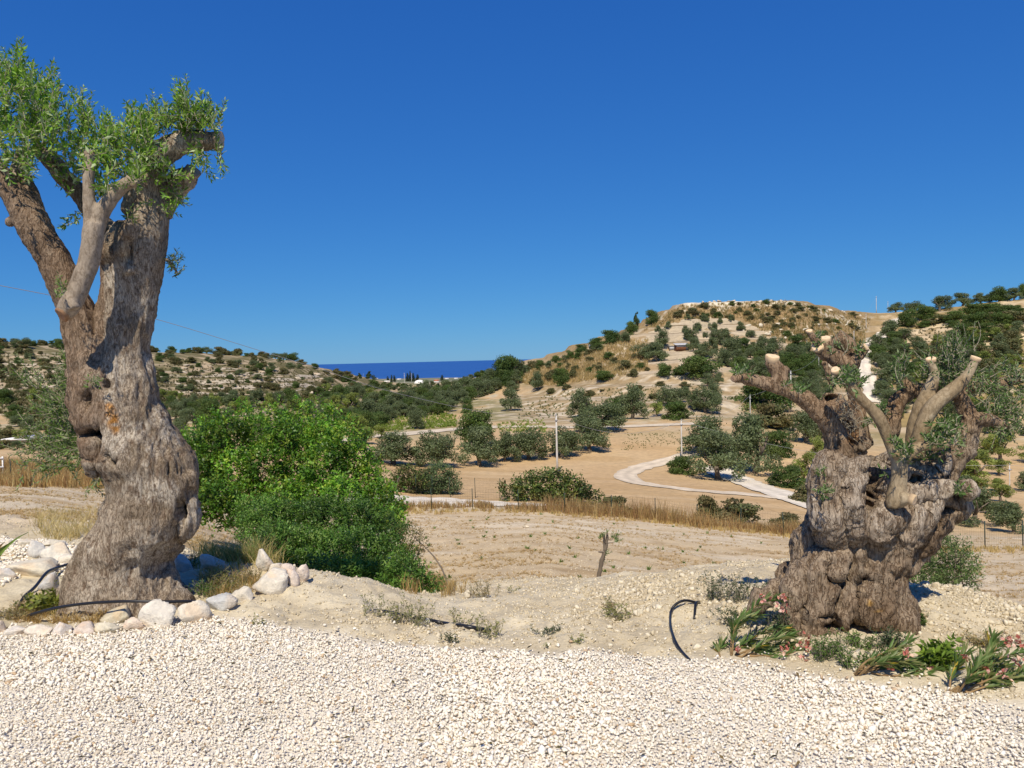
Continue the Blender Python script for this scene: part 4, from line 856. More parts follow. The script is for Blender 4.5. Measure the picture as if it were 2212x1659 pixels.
# ------------------------------------------------------------------ trees and shrubs of the valley and hills
ASP = 0.62
def crown(seed, kind):
    """unit crown (about 1 wide, 1 high incl. lift) of many small leaf sprays on uneven lobes"""
    r = np.random.default_rng(seed); pal = PAL[kind]; lob = []
    if kind in ('olive', 'almond'):
        n = 15 if kind == 'olive' else 16
        for _ in range(n):
            a = r.uniform(0, 6.283); d = r.uniform(0.0, 0.34) ; z = r.uniform(0.30, 0.84); d *= 1.05 - 0.8 * max(0, z - 0.60)
            lob.append((math.cos(a) * d, math.sin(a) * d, z, r.uniform(0.14, 0.23) * (1 if kind == 'olive' else .75)))
        if kind == 'olive':
            for _ in range(9): a = r.uniform(0, 6.283); lob.append((math.cos(a) * .37, math.sin(a) * .37, r.uniform(.16, .45), r.uniform(.11, .17)))
    elif kind == 'cypress':
        for z in np.linspace(0.05, 0.95, 14): lob.append((r.normal(0, .03), r.normal(0, .03), z, 0.17 * (1 - z) ** .6 + .05))
    elif kind == 'pine':
        for _ in range(14): a = r.uniform(0, 6.283); z = r.uniform(.25, .95); d = .36 * (1 - z) + .04; lob.append((math.cos(a) * d, math.sin(a) * d, z, .15 * (1.15 - z) + .05))
    else:                                                             # dense dome down to the ground
        for _ in range(20):
            a = r.uniform(0, 6.283); z = r.uniform(0.06, 0.82); d = r.uniform(0.1, 0.40) * math.sqrt(max(0.05, 1 - (z / .95) ** 2)); lob.append((math.cos(a) * d, math.sin(a) * d, z, r.uniform(0.15, 0.24)))
    pos, nrm, cl = [], [], []
    tot = {'olive': 7000, 'almond': 3200, 'dome': 7000, 'scrub': 3600, 'cypress': 2200, 'pine': 2600, 'vine': 420}[kind]
    wsum = sum(l[3] ** 2 for l in lob)
    for (x, y, z, q) in lob:
        n = int(tot * q * q / wsum); d = r.normal(size=(n, 3)); d /= np.linalg.norm(d, axis=1)[:, None]
        rr = q * (r.uniform(0.35, 1.0, n) ** 0.45) * (1 + 0.30 * vnoise(d * 2.2 + seed + x * 9, seed)) * (1 + 0.12 * r.normal(size=n))
        p = np.array([x, y, z]) + d * rr[:, None] * np.array([1, 1, 0.85]); pos.append(p); nrm.append(d * 0.9 + r.normal(0, .75, (n, 3)))
        base = np.array(pal)[r.integers(0, len(pal))]; tint = np.array(pal)[r.integers(0, len(pal), n)] * 0.55 + base * 0.45
        cl.append(tint * r.uniform(0.7, 1.3, (n, 1)) * r.uniform(.8, 1.2))
    pos, nrm, cl = np.concatenate(pos), np.concatenate(nrm), np.concatenate(cl)
    if kind in ('dome', 'scrub'): pos[:, 2] *= ASP
    nrm /= np.linalg.norm(nrm, axis=1)[:, None]; keep = pos[:, 2] > 0.005; pos, nrm, cl = pos[keep], nrm[keep], cl[keep]
    s = {'olive': .046, 'almond': .05, 'dome': .044, 'scrub': .075, 'cypress': .05, 'pine': .06, 'vine': .15}[kind]
    v, f = diamonds(pos, nrm, s * r.uniform(.7, 1.5, len(pos)), s * .5 * r.uniform(.7, 1.3, len(pos)), r)
    return mesh_data('crown_' + kind, v, f, M['leaf'], np.repeat(cl, 4, axis=0))

PAL = {'olive': [(0.15, 0.185, 0.085), (0.12, 0.155, 0.068), (0.20, 0.235, 0.125), (0.095, 0.13, 0.055)],
       'almond': [(0.22, 0.27, 0.06), (0.16, 0.21, 0.05), (0.27, 0.30, 0.08)],
       'dome': [(0.075, 0.13, 0.032), (0.055, 0.10, 0.028), (0.11, 0.17, 0.036), (0.12, 0.15, 0.042)],
       'scrub': [(0.14, 0.15, 0.06), (0.10, 0.12, 0.05), (0.17, 0.155, 0.065), (0.18, 0.14, 0.065)],
       'cypress': [(0.04, 0.065, 0.03), (0.03, 0.05, 0.022)], 'pine': [(0.06, 0.095, 0.035), (0.045, 0.075, 0.03)],
       'vine': [(0.18, 0.26, 0.04), (0.23, 0.29, 0.05)]}
def trunk_mesh(seed, h0=0.5):
    r = np.random.default_rng(seed); ps = []; lean = r.normal(0, .05, 2)
    top = np.array([lean[0], lean[1], .30]); ps.append(tube([[0, 0, -.05], [lean[0] * .6, lean[1] * .4, .14], top], [.062, .045, .04], 8, 6, True, .25, seed))
    for k in range(4):
        a = k * 1.6 + r.uniform(0, 1); e = np.array([math.cos(a) * .24, math.sin(a) * .24, r.uniform(.52, .72)]); ps.append(tube([top, (top + e) / 2 + r.normal(0, .03, 3), e], [.032, .022, .008], 6, 6))
    v, f, _ = join(ps); return mesh_data('tree_trunk', v, f, M['far_bark'], None, True)
PROTO = {k: [crown(50 + 10 * q + i, k) for i in range(n)] for q, (k, n) in enumerate((('olive', 5), ('almond', 3), ('dome', 5), ('scrub', 5), ('cypress', 2), ('pine', 2)))}
TRUNKS = [trunk_mesh(500 + i) for i in range(4)]
NAMES = {'olive': 'olive_tree', 'almond': 'almond_tree', 'dome': 'carob_shrub', 'scrub': 'scrub_bush', 'cypress': 'cypress_tree', 'pine': 'pine_tree'}
CATS = {'olive': 'tree', 'almond': 'tree', 'dome': 'shrub', 'scrub': 'bush', 'cypress': 'tree', 'pine': 'tree'}
vr = np.random.default_rng(77)
def plant(loc, w, h, kind, label, group=None, name=None):
    me = PROTO[kind][vr.integers(len(PROTO[kind]))]; rz = vr.uniform(0, 6.28)
    if kind in ('olive', 'almond'):
        o = empty(name or NAMES[kind], loc, rz); o.scale = (w, w, h)
        for nm, md in (('trunk', TRUNKS[vr.integers(len(TRUNKS))]), ('crown', me)):
            c = bpy.data.objects.new(nm, md); COL.objects.link(c); c.parent = o
    else:
        o = bpy.data.objects.new(name or NAMES[kind], me); COL.objects.link(o); o.location = tuple(map(float, loc)); o.rotation_euler = (0, 0, rz); o.scale = (w * 1.1, w * 1.1, h * 1.03 / (ASP if kind in ('dome', 'scrub') else 1))
    return tag(o, label, CATS[kind], group)
def at(px, py, wpx, hpx, kind, label, group=None, ymin=46, name=None, sink=0.03):
    p = G(px, py, ymin=ymin); s = p[1] / FPX; p = p - np.array([0, 0, sink * hpx * s])
    k_ = 1.04 if group else 1.18
    return plant(p, wpx * s * k_, hpx * s * k_, kind, label, group, name)

# single trees one can point at: (px, py of the foot, width, height, kind, label)
SOLO = [
 (851, 1003, 104, 66, 'olive', 'broad grey olive tree just behind the bright green carob thicket'),
 (947, 1010, 88, 78, 'olive', 'large grey olive tree standing over the left end of the sandy field'),
 (1028, 965, 84, 72, 'dome', 'round dark green carob rising above the olive row'),
 (1036, 1006, 82, 78, 'olive', 'olive tree with bare forked trunk, leftmost of the row along the sandy field'),
 (1091, 997, 60, 62, 'olive', 'small olive second from the left in the row along the sandy field'),
 (1142, 992, 74, 70, 'olive', 'dense olive third from the left in the row along the sandy field'),
 (1212, 988, 72, 66, 'olive', 'olive tree in the row directly behind the near left concrete pole'),
 (1275, 975, 78, 66, 'olive', 'dark olive at the right end of the row along the sandy field'),
 (1295, 931, 100, 54, 'olive', 'wide olive tree beside the field road above the end of the row'),
 (1256, 902, 54, 58, 'olive', 'upright olive on the slope above the field road'),
 (1366, 905, 62, 70, 'olive', 'tall cone shaped grey olive above the field road'),
 (1330, 896, 50, 34, 'dome', 'dark shrub tucked against the tall cone shaped olive'),
 (1446, 876, 56, 43, 'olive', 'olive tree left in the clump of five on the pale slope'),
 (1484, 868, 32, 30, 'olive', 'slim olive second from the left in the clump on the pale slope'),
 (1499, 886, 33, 36, 'olive', 'small olive in front of the clump on the pale slope'),
 (1525, 892, 54, 51, 'olive', 'olive with a leaning bare trunk on the pale slope right of centre'),
 (1543, 871, 33, 40, 'olive', 'olive at the back right of the clump on the pale slope'),
 (1529, 835, 28, 27, 'olive', 'small thin olive with bare trunk above the clump on the slope'),
 (1551, 829, 23, 22, 'olive', 'sparse little olive right of the thin one above the clump'),
 (1418, 900, 36, 28, 'almond', 'bright yellow green sapling among dark shrubs by the field road'),
 (1465, 905, 56, 35, 'dome', 'dark shrub between the yellow green sapling and the field road'),
 (1514, 814, 80, 41, 'dome', 'big dark green carob below the wooden shed'),
 (1436, 811, 36, 24, 'dome', 'dark rounded shrub left of the big carob below the shed'),
 (1466, 811, 24, 17, 'dome', 'small dark shrub just left of the big carob below the shed'),
 (1392, 775, 50, 33, 'olive', 'olive tree left of the shed on the levelled ground'),
 (1420, 781, 47, 38, 'olive', 'front olive tree left of the shed with shade beneath it'),
 (1499, 759, 28, 28, 'olive', 'olive tree touching the right end of the shed'),
 (1433, 751, 32, 36, 'olive', 'olive tree behind the left end of the shed'),
 (1493, 736, 30, 28, 'olive', 'olive tree directly above the shed roof'),
 (1545, 746, 31, 33, 'olive', 'olive tree on the terrace right of the shed'),
 (1568, 740, 30, 28, 'olive', 'olive tree further right on the terrace beside the shed'),
 (1577, 772, 42, 46, 'olive', 'tall full olive on the slope right of the shed'),
 (1519, 775, 38, 33, 'olive', 'olive tree below right of the shed'),
 (1557, 788, 38, 36, 'olive', 'olive tree lowest of the three right of the shed'),
 (1163, 842, 31, 36, 'olive', 'lone olive with trunk at the foot of the dry grass slope'),
 (1212, 834, 36, 36, 'dome', 'dark leaning shrub at the foot of the dry grass slope'),
 (1306, 820, 42, 18, 'dome', 'low wide dark shrub on the dry grass slope'),
 (1366, 723, 26, 26, 'dome', 'dark shrub on the hill skyline below the pointed pine'),
 (1376, 711, 17, 33, 'pine', 'pointed dark pine on the left skyline of the hill'),
 (1409, 699, 28, 27, 'dome', 'dark bushy tree on the hill skyline right of the pointed pine'),
 (1318, 743, 42, 28, 'dome', 'large dark carob on the skyline above the concrete block'),
 (1345, 741, 30, 25, 'olive', 'grey olive on the skyline right of the large carob'),
 (1288, 751, 30, 20, 'dome', 'dark shrub on the skyline left of the concrete block'),
 (1256, 760, 26, 15, 'dome', 'low dark shrub lower on the left skyline of the hill'),
 (901, 926, 36, 45, 'olive', 'lone olive with bare trunk in the green vegetable strip'),
 (824, 918, 48, 25, 'dome', 'low dark carob at the left end of the vegetable strip'),
 (797, 912, 54, 46, 'olive', 'grey olive behind the top of the bright green thicket'),
 (1010, 892, 22, 28, 'dome', 'narrow dark shrub on the pale terraces by the grove'),
 (1104, 887, 42, 43, 'olive', 'lone olive with dark shade on the pale eroded terrace'),
 (1106, 846, 28, 21, 'olive', 'small olive at the top of the pale eroded terrace'),
 (1098, 828, 60, 54, 'dome', 'tall purplish brown tree against the sea at the end of the grove'),
 (1553, 1036, 112, 98, 'olive', 'large round olive tree inside the loop of the farm track'),
 (1520, 978, 112, 70, 'olive', 'broad olive tree behind the loop of the farm track'),
 (1630, 1022, 100, 118, 'olive', 'tall grey olive beside the white road'),
 (1475, 1023, 56, 36, 'dome', 'dark shrub at the foot of the concrete pole by the farm track'),
 (1700, 1052, 66, 44, 'dome', 'dark green shrub on the verge of the white road'),
 (1651, 882, 100, 54, 'dome', 'wide dark carob with black shade beside the right hand poles'),
 (1665, 924, 78, 46, 'scrub', 'brownish dark shrub below the wide carob'),
 (1741, 955, 78, 62, 'olive', 'grey olive seen left of the gnarled trunk'),
 (1680, 988, 60, 52, 'dome', 'dark shrub between the tall grey olive and the gnarled trunk'),
 (1735, 1040, 56, 58, 'almond', 'thin yellow green almond just left of the gnarled trunk'),
 (1765, 1000, 40, 52, 'almond', 'bare twiggy almond half hidden by the gnarled tree'),
 (2106, 1135, 96, 74, 'olive', 'grey olive shrub right of the gnarled trunk beyond the fence'),
 (2190, 1150, 70, 60, 'olive', 'grey olive shrub at the right edge beyond the fence'),
 (2100, 1045, 90, 66, 'almond', 'bright yellow green bush right of the gnarled tree'),
 (2160, 1000, 70, 60, 'almond', 'yellow green almond at the right edge below the lopped limbs'),
 (2056, 900, 34, 38, 'olive', 'small olive with bare trunk framed by the lopped limbs'),
 (2167, 772, 30, 31, 'olive', 'silvery olive with a pale stout trunk on the right hill path'),
 (2030, 672, 44, 30, 'olive', 'broad olive on the right skyline, leftmost of the skyline group'),
 (2079, 660, 42, 26, 'olive', 'olive on the right skyline over the pale bare patch'),
 (2118, 649, 34, 21, 'olive', 'flat topped olive on the right skyline with trunk showing'),
 (2137, 653, 20, 18, 'olive', 'little round olive on the right skyline'),
 (2157, 648, 42, 28, 'dome', 'dark tree on the right skyline beside the little round olive'),
 (2190, 635, 34, 24, 'olive', 'olive high on the right skyline near the picture edge'),
 (2212, 630, 30, 30, 'dome', 'dark tree on the skyline at the right picture edge'),
 (1973, 678, 38, 27, 'olive', 'olive at the top right of the white hill road'),
 (1935, 667, 30, 19, 'olive', 'small olive on the saddle at the top of the hill road'),
 (1960, 706, 36, 34, 'dome', 'dark tree right beside the top of the white hill road'),
 (1998, 690, 40, 28, 'dome', 'dark shrub in the band right of the top of the hill road'),
 (1330, 1112, 60, 34, 'scrub', 'twiggy grey shrub behind the dry grass of the fence'),
 (1530, 1118, 44, 44, 'scrub', 'upright dark shrub in the fence grass right of centre'),
 (1585, 1132, 90, 40, 'scrub', 'reddish leaved bush in the fence grass near the gnarled tree'),
 (1750, 1085, 60, 36, 'scrub', 'brown brush pile at the end of the white road'),
 (1700, 1150, 50, 26, 'scrub', 'green weeds clump in the fence grass beside the gnarled tree'),
]
for px_, py_, w_, h_, k_, lb in SOLO: at(px_, py_, w_, h_, k_, lb)

def fill(poly, n, kinds, wr, hr, label, group, mind=0.6, ymin=60, avoid=None):
    """countable repeats scattered over a patch of the hill outlined in view pixels"""
    poly = np.array(poly, float); got = []; tries = 0
    while len(got) < n and tries < n * 40:
        tries += 1; x = vr.uniform(poly[:, 0].min(), poly[:, 0].max()); y = vr.uniform(poly[:, 1].min(), poly[:, 1].max())
        if not inside(np.array(x), np.array(y), poly): continue
        w = vr.uniform(*wr)
        if any((x - a) ** 2 + ((y - b) * 1.8) ** 2 < (mind * (w + c) / 2) ** 2 for a, b, c in got): continue
        if avoid is not None and avoid(x, y): continue
        got.append((x, y, w)); k = kinds[vr.integers(len(kinds))]
        at(x, y, w, w * vr.uniform(*hr), k, label[k] if isinstance(label, dict) else label, group, ymin)
road_av = lambda x, y: abs(x - np.interp(y, [684, 722, 762, 785, 842, 900], [1950, 1905, 1870, 1864, 1886, 1892])) < 13
fill([(830, 876), (900, 862), (1000, 842), (1085, 815), (1125, 812), (1110, 832), (1050, 854), (1000, 870), (960, 894), (880, 905), (830, 895)], 90, ['olive', 'olive', 'olive', 'dome'], (26, 44), (.75, 1.0), {'olive': 'olive tree in the close planted grove below the sea view', 'dome': 'dark green tree in the close planted grove below the sea view'}, 'grove trees', .42, 100)
fill([(1385, 728), (1480, 690), (1600, 690), (1640, 740), (1640, 800), (1560, 800), (1480, 725)], 26, ['olive'], (13, 24), (.8, 1.1), 'small olive tree on the bare terraces above the shed', 'terrace olives above the shed', 1.1, 140)
fill([(1585, 760), (1740, 755), (1790, 800), (1790, 870), (1720, 880), (1660, 830), (1590, 810)], 40, ['olive', 'olive', 'olive', 'dome'], (26, 46), (.75, 1.0), {'olive': 'olive tree between the shed and the hill road', 'dome': 'dark shrub between the shed and the hill road'}, 'trees left of the hill road', .5, 120, road_av)
fill([(1895, 735), (1940, 720), (1960, 760), (1960, 900), (1900, 900), (1905, 830), (1892, 780)], 22, ['olive', 'olive', 'dome'], (30, 52), (.7, .9), {'olive': 'olive tree hugging the right side of the hill road', 'dome': 'dark shrub hugging the right side of the hill road'}, 'trees along the hill road', .55, 110, road_av)
fill([(1985, 700), (2210, 668), (2210, 700), (1985, 712)], 16, ['dome', 'dome', 'scrub'], (28, 56), (.4, .6), {'dome': 'dark shrub in the thick band under the right skyline', 'scrub': 'brownish scrub in the thick band under the right skyline'}, 'shrub band under the right skyline', .5, 140)
fill([(1970, 742), (2212, 712), (2212, 800), (1980, 830)], 60, ['dome', 'olive', 'scrub', 'almond'], (22, 46), (.5, .85), {'dome': 'dark shrub on the terraced right hill', 'olive': 'olive tree on the terraced right hill', 'scrub': 'brown scrub on the terraced right hill', 'almond': 'yellow green almond on the terraced right hill'}, 'planting of the terraced right hill', .5, 120)
fill([(1960, 830), (2240, 800), (2240, 950), (1960, 930)], 26, ['almond', 'almond', 'olive', 'dome'], (26, 50), (.55, .85), {'almond': 'yellow green almond in the orchard behind the lopped limbs', 'olive': 'olive tree in the orchard behind the lopped limbs', 'dome': 'dark shrub in the orchard behind the lopped limbs'}, 'orchard behind the lopped limbs', .8, 90)
fill([(1990, 960), (2240, 950), (2240, 1120), (2050, 1110)], 14, ['almond', 'olive', 'dome'], (36, 70), (.6, .9), {'almond': 'yellow green sapling low at the right edge', 'olive': 'grey olive low at the right edge', 'dome': 'dark shrub low at the right edge'}, 'low trees at the right edge', .7, 60)
fill([(1120, 806), (1240, 768), (1300, 752), (1300, 760), (1240, 778), (1120, 816)], 16, ['dome', 'olive', 'scrub'], (14, 30), (.6, .8), {'dome': 'dark shrub on the lower left skyline of the hill', 'olive': 'olive on the lower left skyline of the hill', 'scrub': 'brown scrub on the lower left skyline of the hill'}, 'shrubs of the lower skyline', .6, 150)
fill([(1300, 800), (1180, 830), (1140, 830), (1220, 785), (1340, 770), (1400, 800), (1380, 815)], 22, ['dome', 'scrub', 'scrub'], (12, 30), (.5, .75), {'dome': 'small dark shrub on the dry grass flank of the hill', 'scrub': 'brownish scrub on the dry grass flank of the hill'}, 'shrubs of the dry grass flank', .9, 130)
fill([(1430, 690), (1500, 660), (1700, 655), (1850, 680), (1850, 740), (1700, 740), (1620, 690), (1500, 690)], 80, ['scrub', 'scrub', 'dome'], (7, 24), (.45, .7), {'dome': 'dark shrub among the dry grass near the hill top', 'scrub': 'low brown scrub among the dry grass near the hill top'}, 'scrub of the upper hill', .7, 200, road_av)
fill([(1180, 842), (1330, 830), (1500, 830), (1560, 850), (1400, 880), (1200, 885), (1120, 870)], 12, ['scrub'], (10, 26), (.4, .6), 'little scrub on the pale broken terraces', 'scrub on the pale broken terraces', 1.4, 110)
LEFT = [(-20, 742), (150, 745), (330, 758), (480, 762), (640, 778), (740, 806), (830, 838), (820, 870), (600, 870), (330, 868), (-20, 872)]
fill(LEFT, 240, ['scrub', 'dome', 'scrub', 'olive'], (9, 26), (.5, .75), {'scrub': 'low brownish scrub bush on the terraced left hill', 'dome': 'dark green shrub on the terraced left hill', 'olive': 'grey olive bush on the terraced left hill'}, 'bushes of the terraced left hill', .62, 130)
fill([(-20, 740), (150, 742), (340, 755), (480, 760), (640, 774), (640, 780), (480, 768), (330, 764), (-20, 750)], 44, ['dome', 'olive', 'scrub'], (12, 32), (.55, .8), {'scrub': 'brownish bush along the left hill crest', 'dome': 'dark bush along the left hill crest', 'olive': 'grey olive along the left hill crest'}, 'bushes along the left crest', .7, 250)
fill([(210, 860), (780, 862), (780, 885), (210, 905)], 64, ['almond', 'almond', 'olive', 'dome'], (18, 36), (.75, 1.0), {'almond': 'light green young almond at the foot of the left hill', 'olive': 'grey olive at the foot of the left hill', 'dome': 'dark shrub at the foot of the left hill'}, 'orchard at the foot of the left hill', .45, 110)
fill([(-20, 862), (160, 862), (160, 985), (-20, 985)], 34, ['almond', 'olive', 'dome', 'scrub'], (26, 52), (.6, .9), {'almond': 'light green almond left of the tall olive trunk', 'olive': 'grey olive left of the tall olive trunk', 'dome': 'dark shrub left of the tall olive trunk', 'scrub': 'brown scrub left of the tall olive trunk'}, 'trees left of the tall trunk', .75, 70)
fill([(380, 885), (800, 880), (830, 950), (760, 990), (380, 990)], 60, ['olive', 'dome', 'almond'], (30, 56), (.65, .95), {'almond': 'light green almond in the valley behind the thicket', 'olive': 'grey olive in the valley behind the thicket', 'dome': 'dark shrub in the valley behind the thicket'}, 'valley trees behind the thicket', .5, 75)
fill([(740, 832), (900, 836), (990, 826), (1060, 812), (1060, 818), (900, 850), (820, 862), (760, 855)], 54, ['olive', 'dome', 'pine'], (9, 19), (.5, .75), {'olive': 'small olive in the far end of the valley', 'dome': 'dark tree in the far end of the valley', 'pine': 'dark pine in the far end of the valley'}, 'trees in the far end of the valley', .55, 300)
for x, y, w, h in ((838, 826, 6, 13), (846, 826, 5, 16), (852, 825, 6, 14), (880, 824, 7, 18), (886, 824, 6, 22), (893, 824, 7, 18), (902, 824, 8, 15), (955, 822, 7, 12), (800, 824, 26, 22), (775, 822, 20, 16)):
    at(x, y, w * 2.4 if w < 12 else w, h, 'cypress' if w < 12 else 'pine', 'slim dark cypress on the coastal plain before the sea' if w < 12 else 'spreading dark pine at the end of the left ridge', 'coastal cypresses' if w < 12 else 'ridge pines', 350)

fill([(700, 850), (800, 858), (890, 868), (870, 905), (800, 930), (720, 930), (640, 900)], 34, ['olive', 'dome', 'almond', 'olive'], (26, 44), (.7, .95), {'almond': 'light green almond in the green valley hollow', 'olive': 'grey olive in the green valley hollow', 'dome': 'dark tree in the green valley hollow'}, 'trees in the valley hollow', .5, 100)
# ---- ground cover: low plants, dry grass
def tufts(name, P0, hgt, n_bl, cols, kind='grass', label=None, width=0.006, spread=0.25, mat='dry', rng=vr, seeds=0.0):
    """many blades rising from points P0"""
    P0 = np.asarray(P0, float); n = len(P0); hgt = np.broadcast_to(hgt, (n,)); r = rng
    b = np.repeat(P0, n_bl, axis=0); h = np.repeat(hgt, n_bl) * r.uniform(.45, 1.1, n * n_bl)
    b = b + np.c_[r.normal(0, 1, (n * n_bl, 2)) * (np.repeat(hgt, n_bl) * .18)[:, None], np.zeros(n * n_bl)]
    lean = r.normal(0, spread, (n * n_bl, 2)); t = b + np.c_[lean * h[:, None], h]; mid = b + np.c_[lean * .35 * h[:, None], h * .55]
    a = r.uniform(0, 6.283, n * n_bl); w = np.broadcast_to(width, (n,)); w = np.repeat(w, n_bl)[:, None] * np.c_[np.cos(a), np.sin(a), 0 * a]
    v = np.stack([b - w, b + w, mid + w * .8, mid - w * .8, t], 1).reshape(-1, 3); k = (np.arange(len(b)) * 5)[:, None]
    cc = np.array(cols)[r.integers(0, len(cols), len(b))] * r.uniform(.8, 1.2, (len(b), 1))
    o = mk(name, v, [k + np.array([0, 1, 2, 3]), k + np.array([3, 2, 4])], M[mat], None, (0, 0, 0), np.repeat(cc, 5, axis=0))
    return tag(o, label, kind, None, 'stuff')
def patch(poly, n, ymin=2.5, ymax=2600):
    poly = np.array(poly, float); x = vr.uniform(poly[:, 0].min(), poly[:, 0].max(), n * 4); y = vr.uniform(poly[:, 1].min(), poly[:, 1].max(), n * 4); k = inside(x, y, poly)
    return np.array([G(a, b, ymin=ymin, ymax=ymax) for a, b in zip(x[k][:n], y[k][:n])])
STRAW = [(0.50, 0.36, 0.16), (0.42, 0.28, 0.12), (0.56, 0.43, 0.22), (0.34, 0.22, 0.10)]
# fence line (defined by its posts)
FENCE = np.array([G(x, y, ymin=34, ymax=52) for x, y in ((-60, 1040), (25, 1042), (112, 1044), (205, 1050), (300, 1060), (390, 1068), (475, 1075), (560, 1082), (650, 1092), (744, 1099), (838, 1103), (933, 1103), (1021, 1102), (1120, 1105), (1221, 1110), (1322, 1117), (1416, 1123), (1507, 1139), (1600, 1146), (1693, 1158), (1780, 1165), (1870, 1172), (1960, 1180), (2046, 1186), (2128, 1193), (2210, 1198), (2300, 1205))])
def along(P0, n, jx, jy):
    t = vr.uniform(0, len(P0) - 1.001, n); i = t.astype(int); u = (t - i)[:, None]; p = P0[i] * (1 - u) + P0[i + 1] * u
    p[:, 0] += vr.normal(0, jx, n); p[:, 1] += vr.normal(*jy, n); p[:, 2] = H(p[:, 0], p[:, 1]); return p
g_ = along(FENCE, 3400, .3, (1.2, 1.0)); dens = vnoise(g_ * 0.30, 5) + .5 * vnoise(g_ * 1.1, 7); g_ = g_[dens > -.22]
tufts('fence_grass', g_, 0.40 + 0.85 * np.clip(vnoise(g_ * 0.6, 6) + .4, 0, 1.2) * smooth(.02, .12, g_[:, 0] / g_[:, 1] + .05), 14, STRAW + [(0.34, 0.19, 0.10), (0.28, 0.19, 0.09), (0.38, 0.24, 0.13)], label='tall dry straw coloured grass along the wire fence', width=0.012)
g_ = along(FENCE, 900, .3, (-1.2, .8)); tufts('verge_grass', g_, 0.22, 10, [(0.58, 0.44, 0.2), (0.5, 0.37, 0.17)], label='short dry grass on the near side of the wire fence', width=0.012)
g_ = patch([(-60, 1000), (240, 1010), (240, 1056), (-60, 1052)], 900, 25, 60); tufts('verge_grass', g_, 0.6 + .5 * np.clip(vnoise(g_ * .5, 8), -.6, 1), 14, STRAW + [(0.36, 0.2, 0.1)], label='band of tall dry grass left of the tall olive trunk', width=0.013)
g_ = patch([(1150, 800), (1330, 740), (1400, 735), (1400, 800), (1330, 815), (1180, 835), (1110, 830)], 1500, 120); tufts('hill_grass', g_, 1.1, 9, [(0.44, 0.33, 0.15), (0.36, 0.26, 0.12), (0.52, 0.41, 0.22)], label='dry golden grass on the left flank of the hill', width=0.05)
g_ = patch([(1390, 715), (1470, 660), (1700, 650), (1880, 690), (1860, 750), (1700, 745), (1600, 690), (1480, 690)], 1900, 180); tufts('hill_grass', g_, 1.0, 9, [(0.40, 0.29, 0.13), (0.32, 0.23, 0.11), (0.47, 0.36, 0.19), (0.22, 0.2, 0.08)], label='dry golden grass around the top of the hill', width=0.06)
# green row crops and low weeds
for nm, poly, n, hh, lb, ym in (('vegetable_rows', [(790, 935), (985, 922), (985, 895), (900, 890), (800, 915)], 700, .45, 'low green vegetable plants in the strip above the field road', 85), ('vegetable_rows', [(1075, 915), (1180, 905), (1180, 935), (1075, 935)], 160, .4, 'low green plants by the field road beside the olive row', 80),
                                ('field_weeds', [(1120, 905), (1250, 905), (1560, 845), (1500, 830), (1200, 845), (1110, 880)], 520, .35, 'small green weeds dotted over the pale broken terraces', 100), ('field_weeds', [(1340, 975), (1460, 960), (1470, 930), (1350, 935)], 160, .16, 'tiny weeds dotted over the upper sandy field', 60),
                                ('vine_rows', [(1960, 800), (2230, 760), (2230, 860), (1960, 880)], 320, .7, 'yellow green vines on the lower right hill', 110), ('hill_weeds', [(-20, 760), (640, 785), (820, 850), (500, 890), (-20, 900)], 3400, .7, 'low garrigue plants covering the terraced left hill', 140), ('hill_weeds', [(1900, 700), (2230, 680), (2230, 800), (1960, 820)], 800, .7, 'low dry herbs between the shrubs of the right hill', 120)):
    g_ = patch(poly, n, ym); cols = PAL['vine'] if nm in ('vegetable_rows', 'vine_rows') else [(0.10, 0.13, 0.03), (0.14, 0.16, 0.05)] if nm == 'field_weeds' else [(0.12, 0.115, 0.05), (0.16, 0.13, 0.06), (0.09, 0.10, 0.045)]
    tufts(nm, g_, hh, 10, cols, 'plants', lb, hh * .10, .55, 'leaf')
# straw litter and small herbs of the near field
def field_pts(n, t0, t1, y0, y1):
    t = vr.uniform(t0, t1, n); y = np.exp(vr.uniform(math.log(y0), math.log(y1), n)); return np.c_[t * y, y, H(t * y, y)]
g_ = field_pts(22000, -.75, .75, 9.5, 44); k_ = vnoise(g_ * np.array([.45, 1.0, 1]), 15) + vr.normal(0, .25, len(g_)) > 0.05
tufts('field_straw', g_[k_], 0.03 + 0.0012 * g_[k_][:, 1], 8, [(0.46, 0.32, 0.16), (0.38, 0.25, 0.12), (0.52, 0.4, 0.23)], label='flattened dry straw lying over the near field', width=.0025 + .00016 * g_[k_][:, 1], spread=1.5)
g_ = field_pts(110, -.4, .6, 10, 42); tufts('field_weeds', g_, 0.05 + .002 * g_[:, 1], 12, [(0.14, 0.22, 0.04), (0.12, 0.17, 0.05)], 'plants', 'small green weeds scattered over the near field', .006 + .0003 * g_[:, 1], .7, 'leaf')
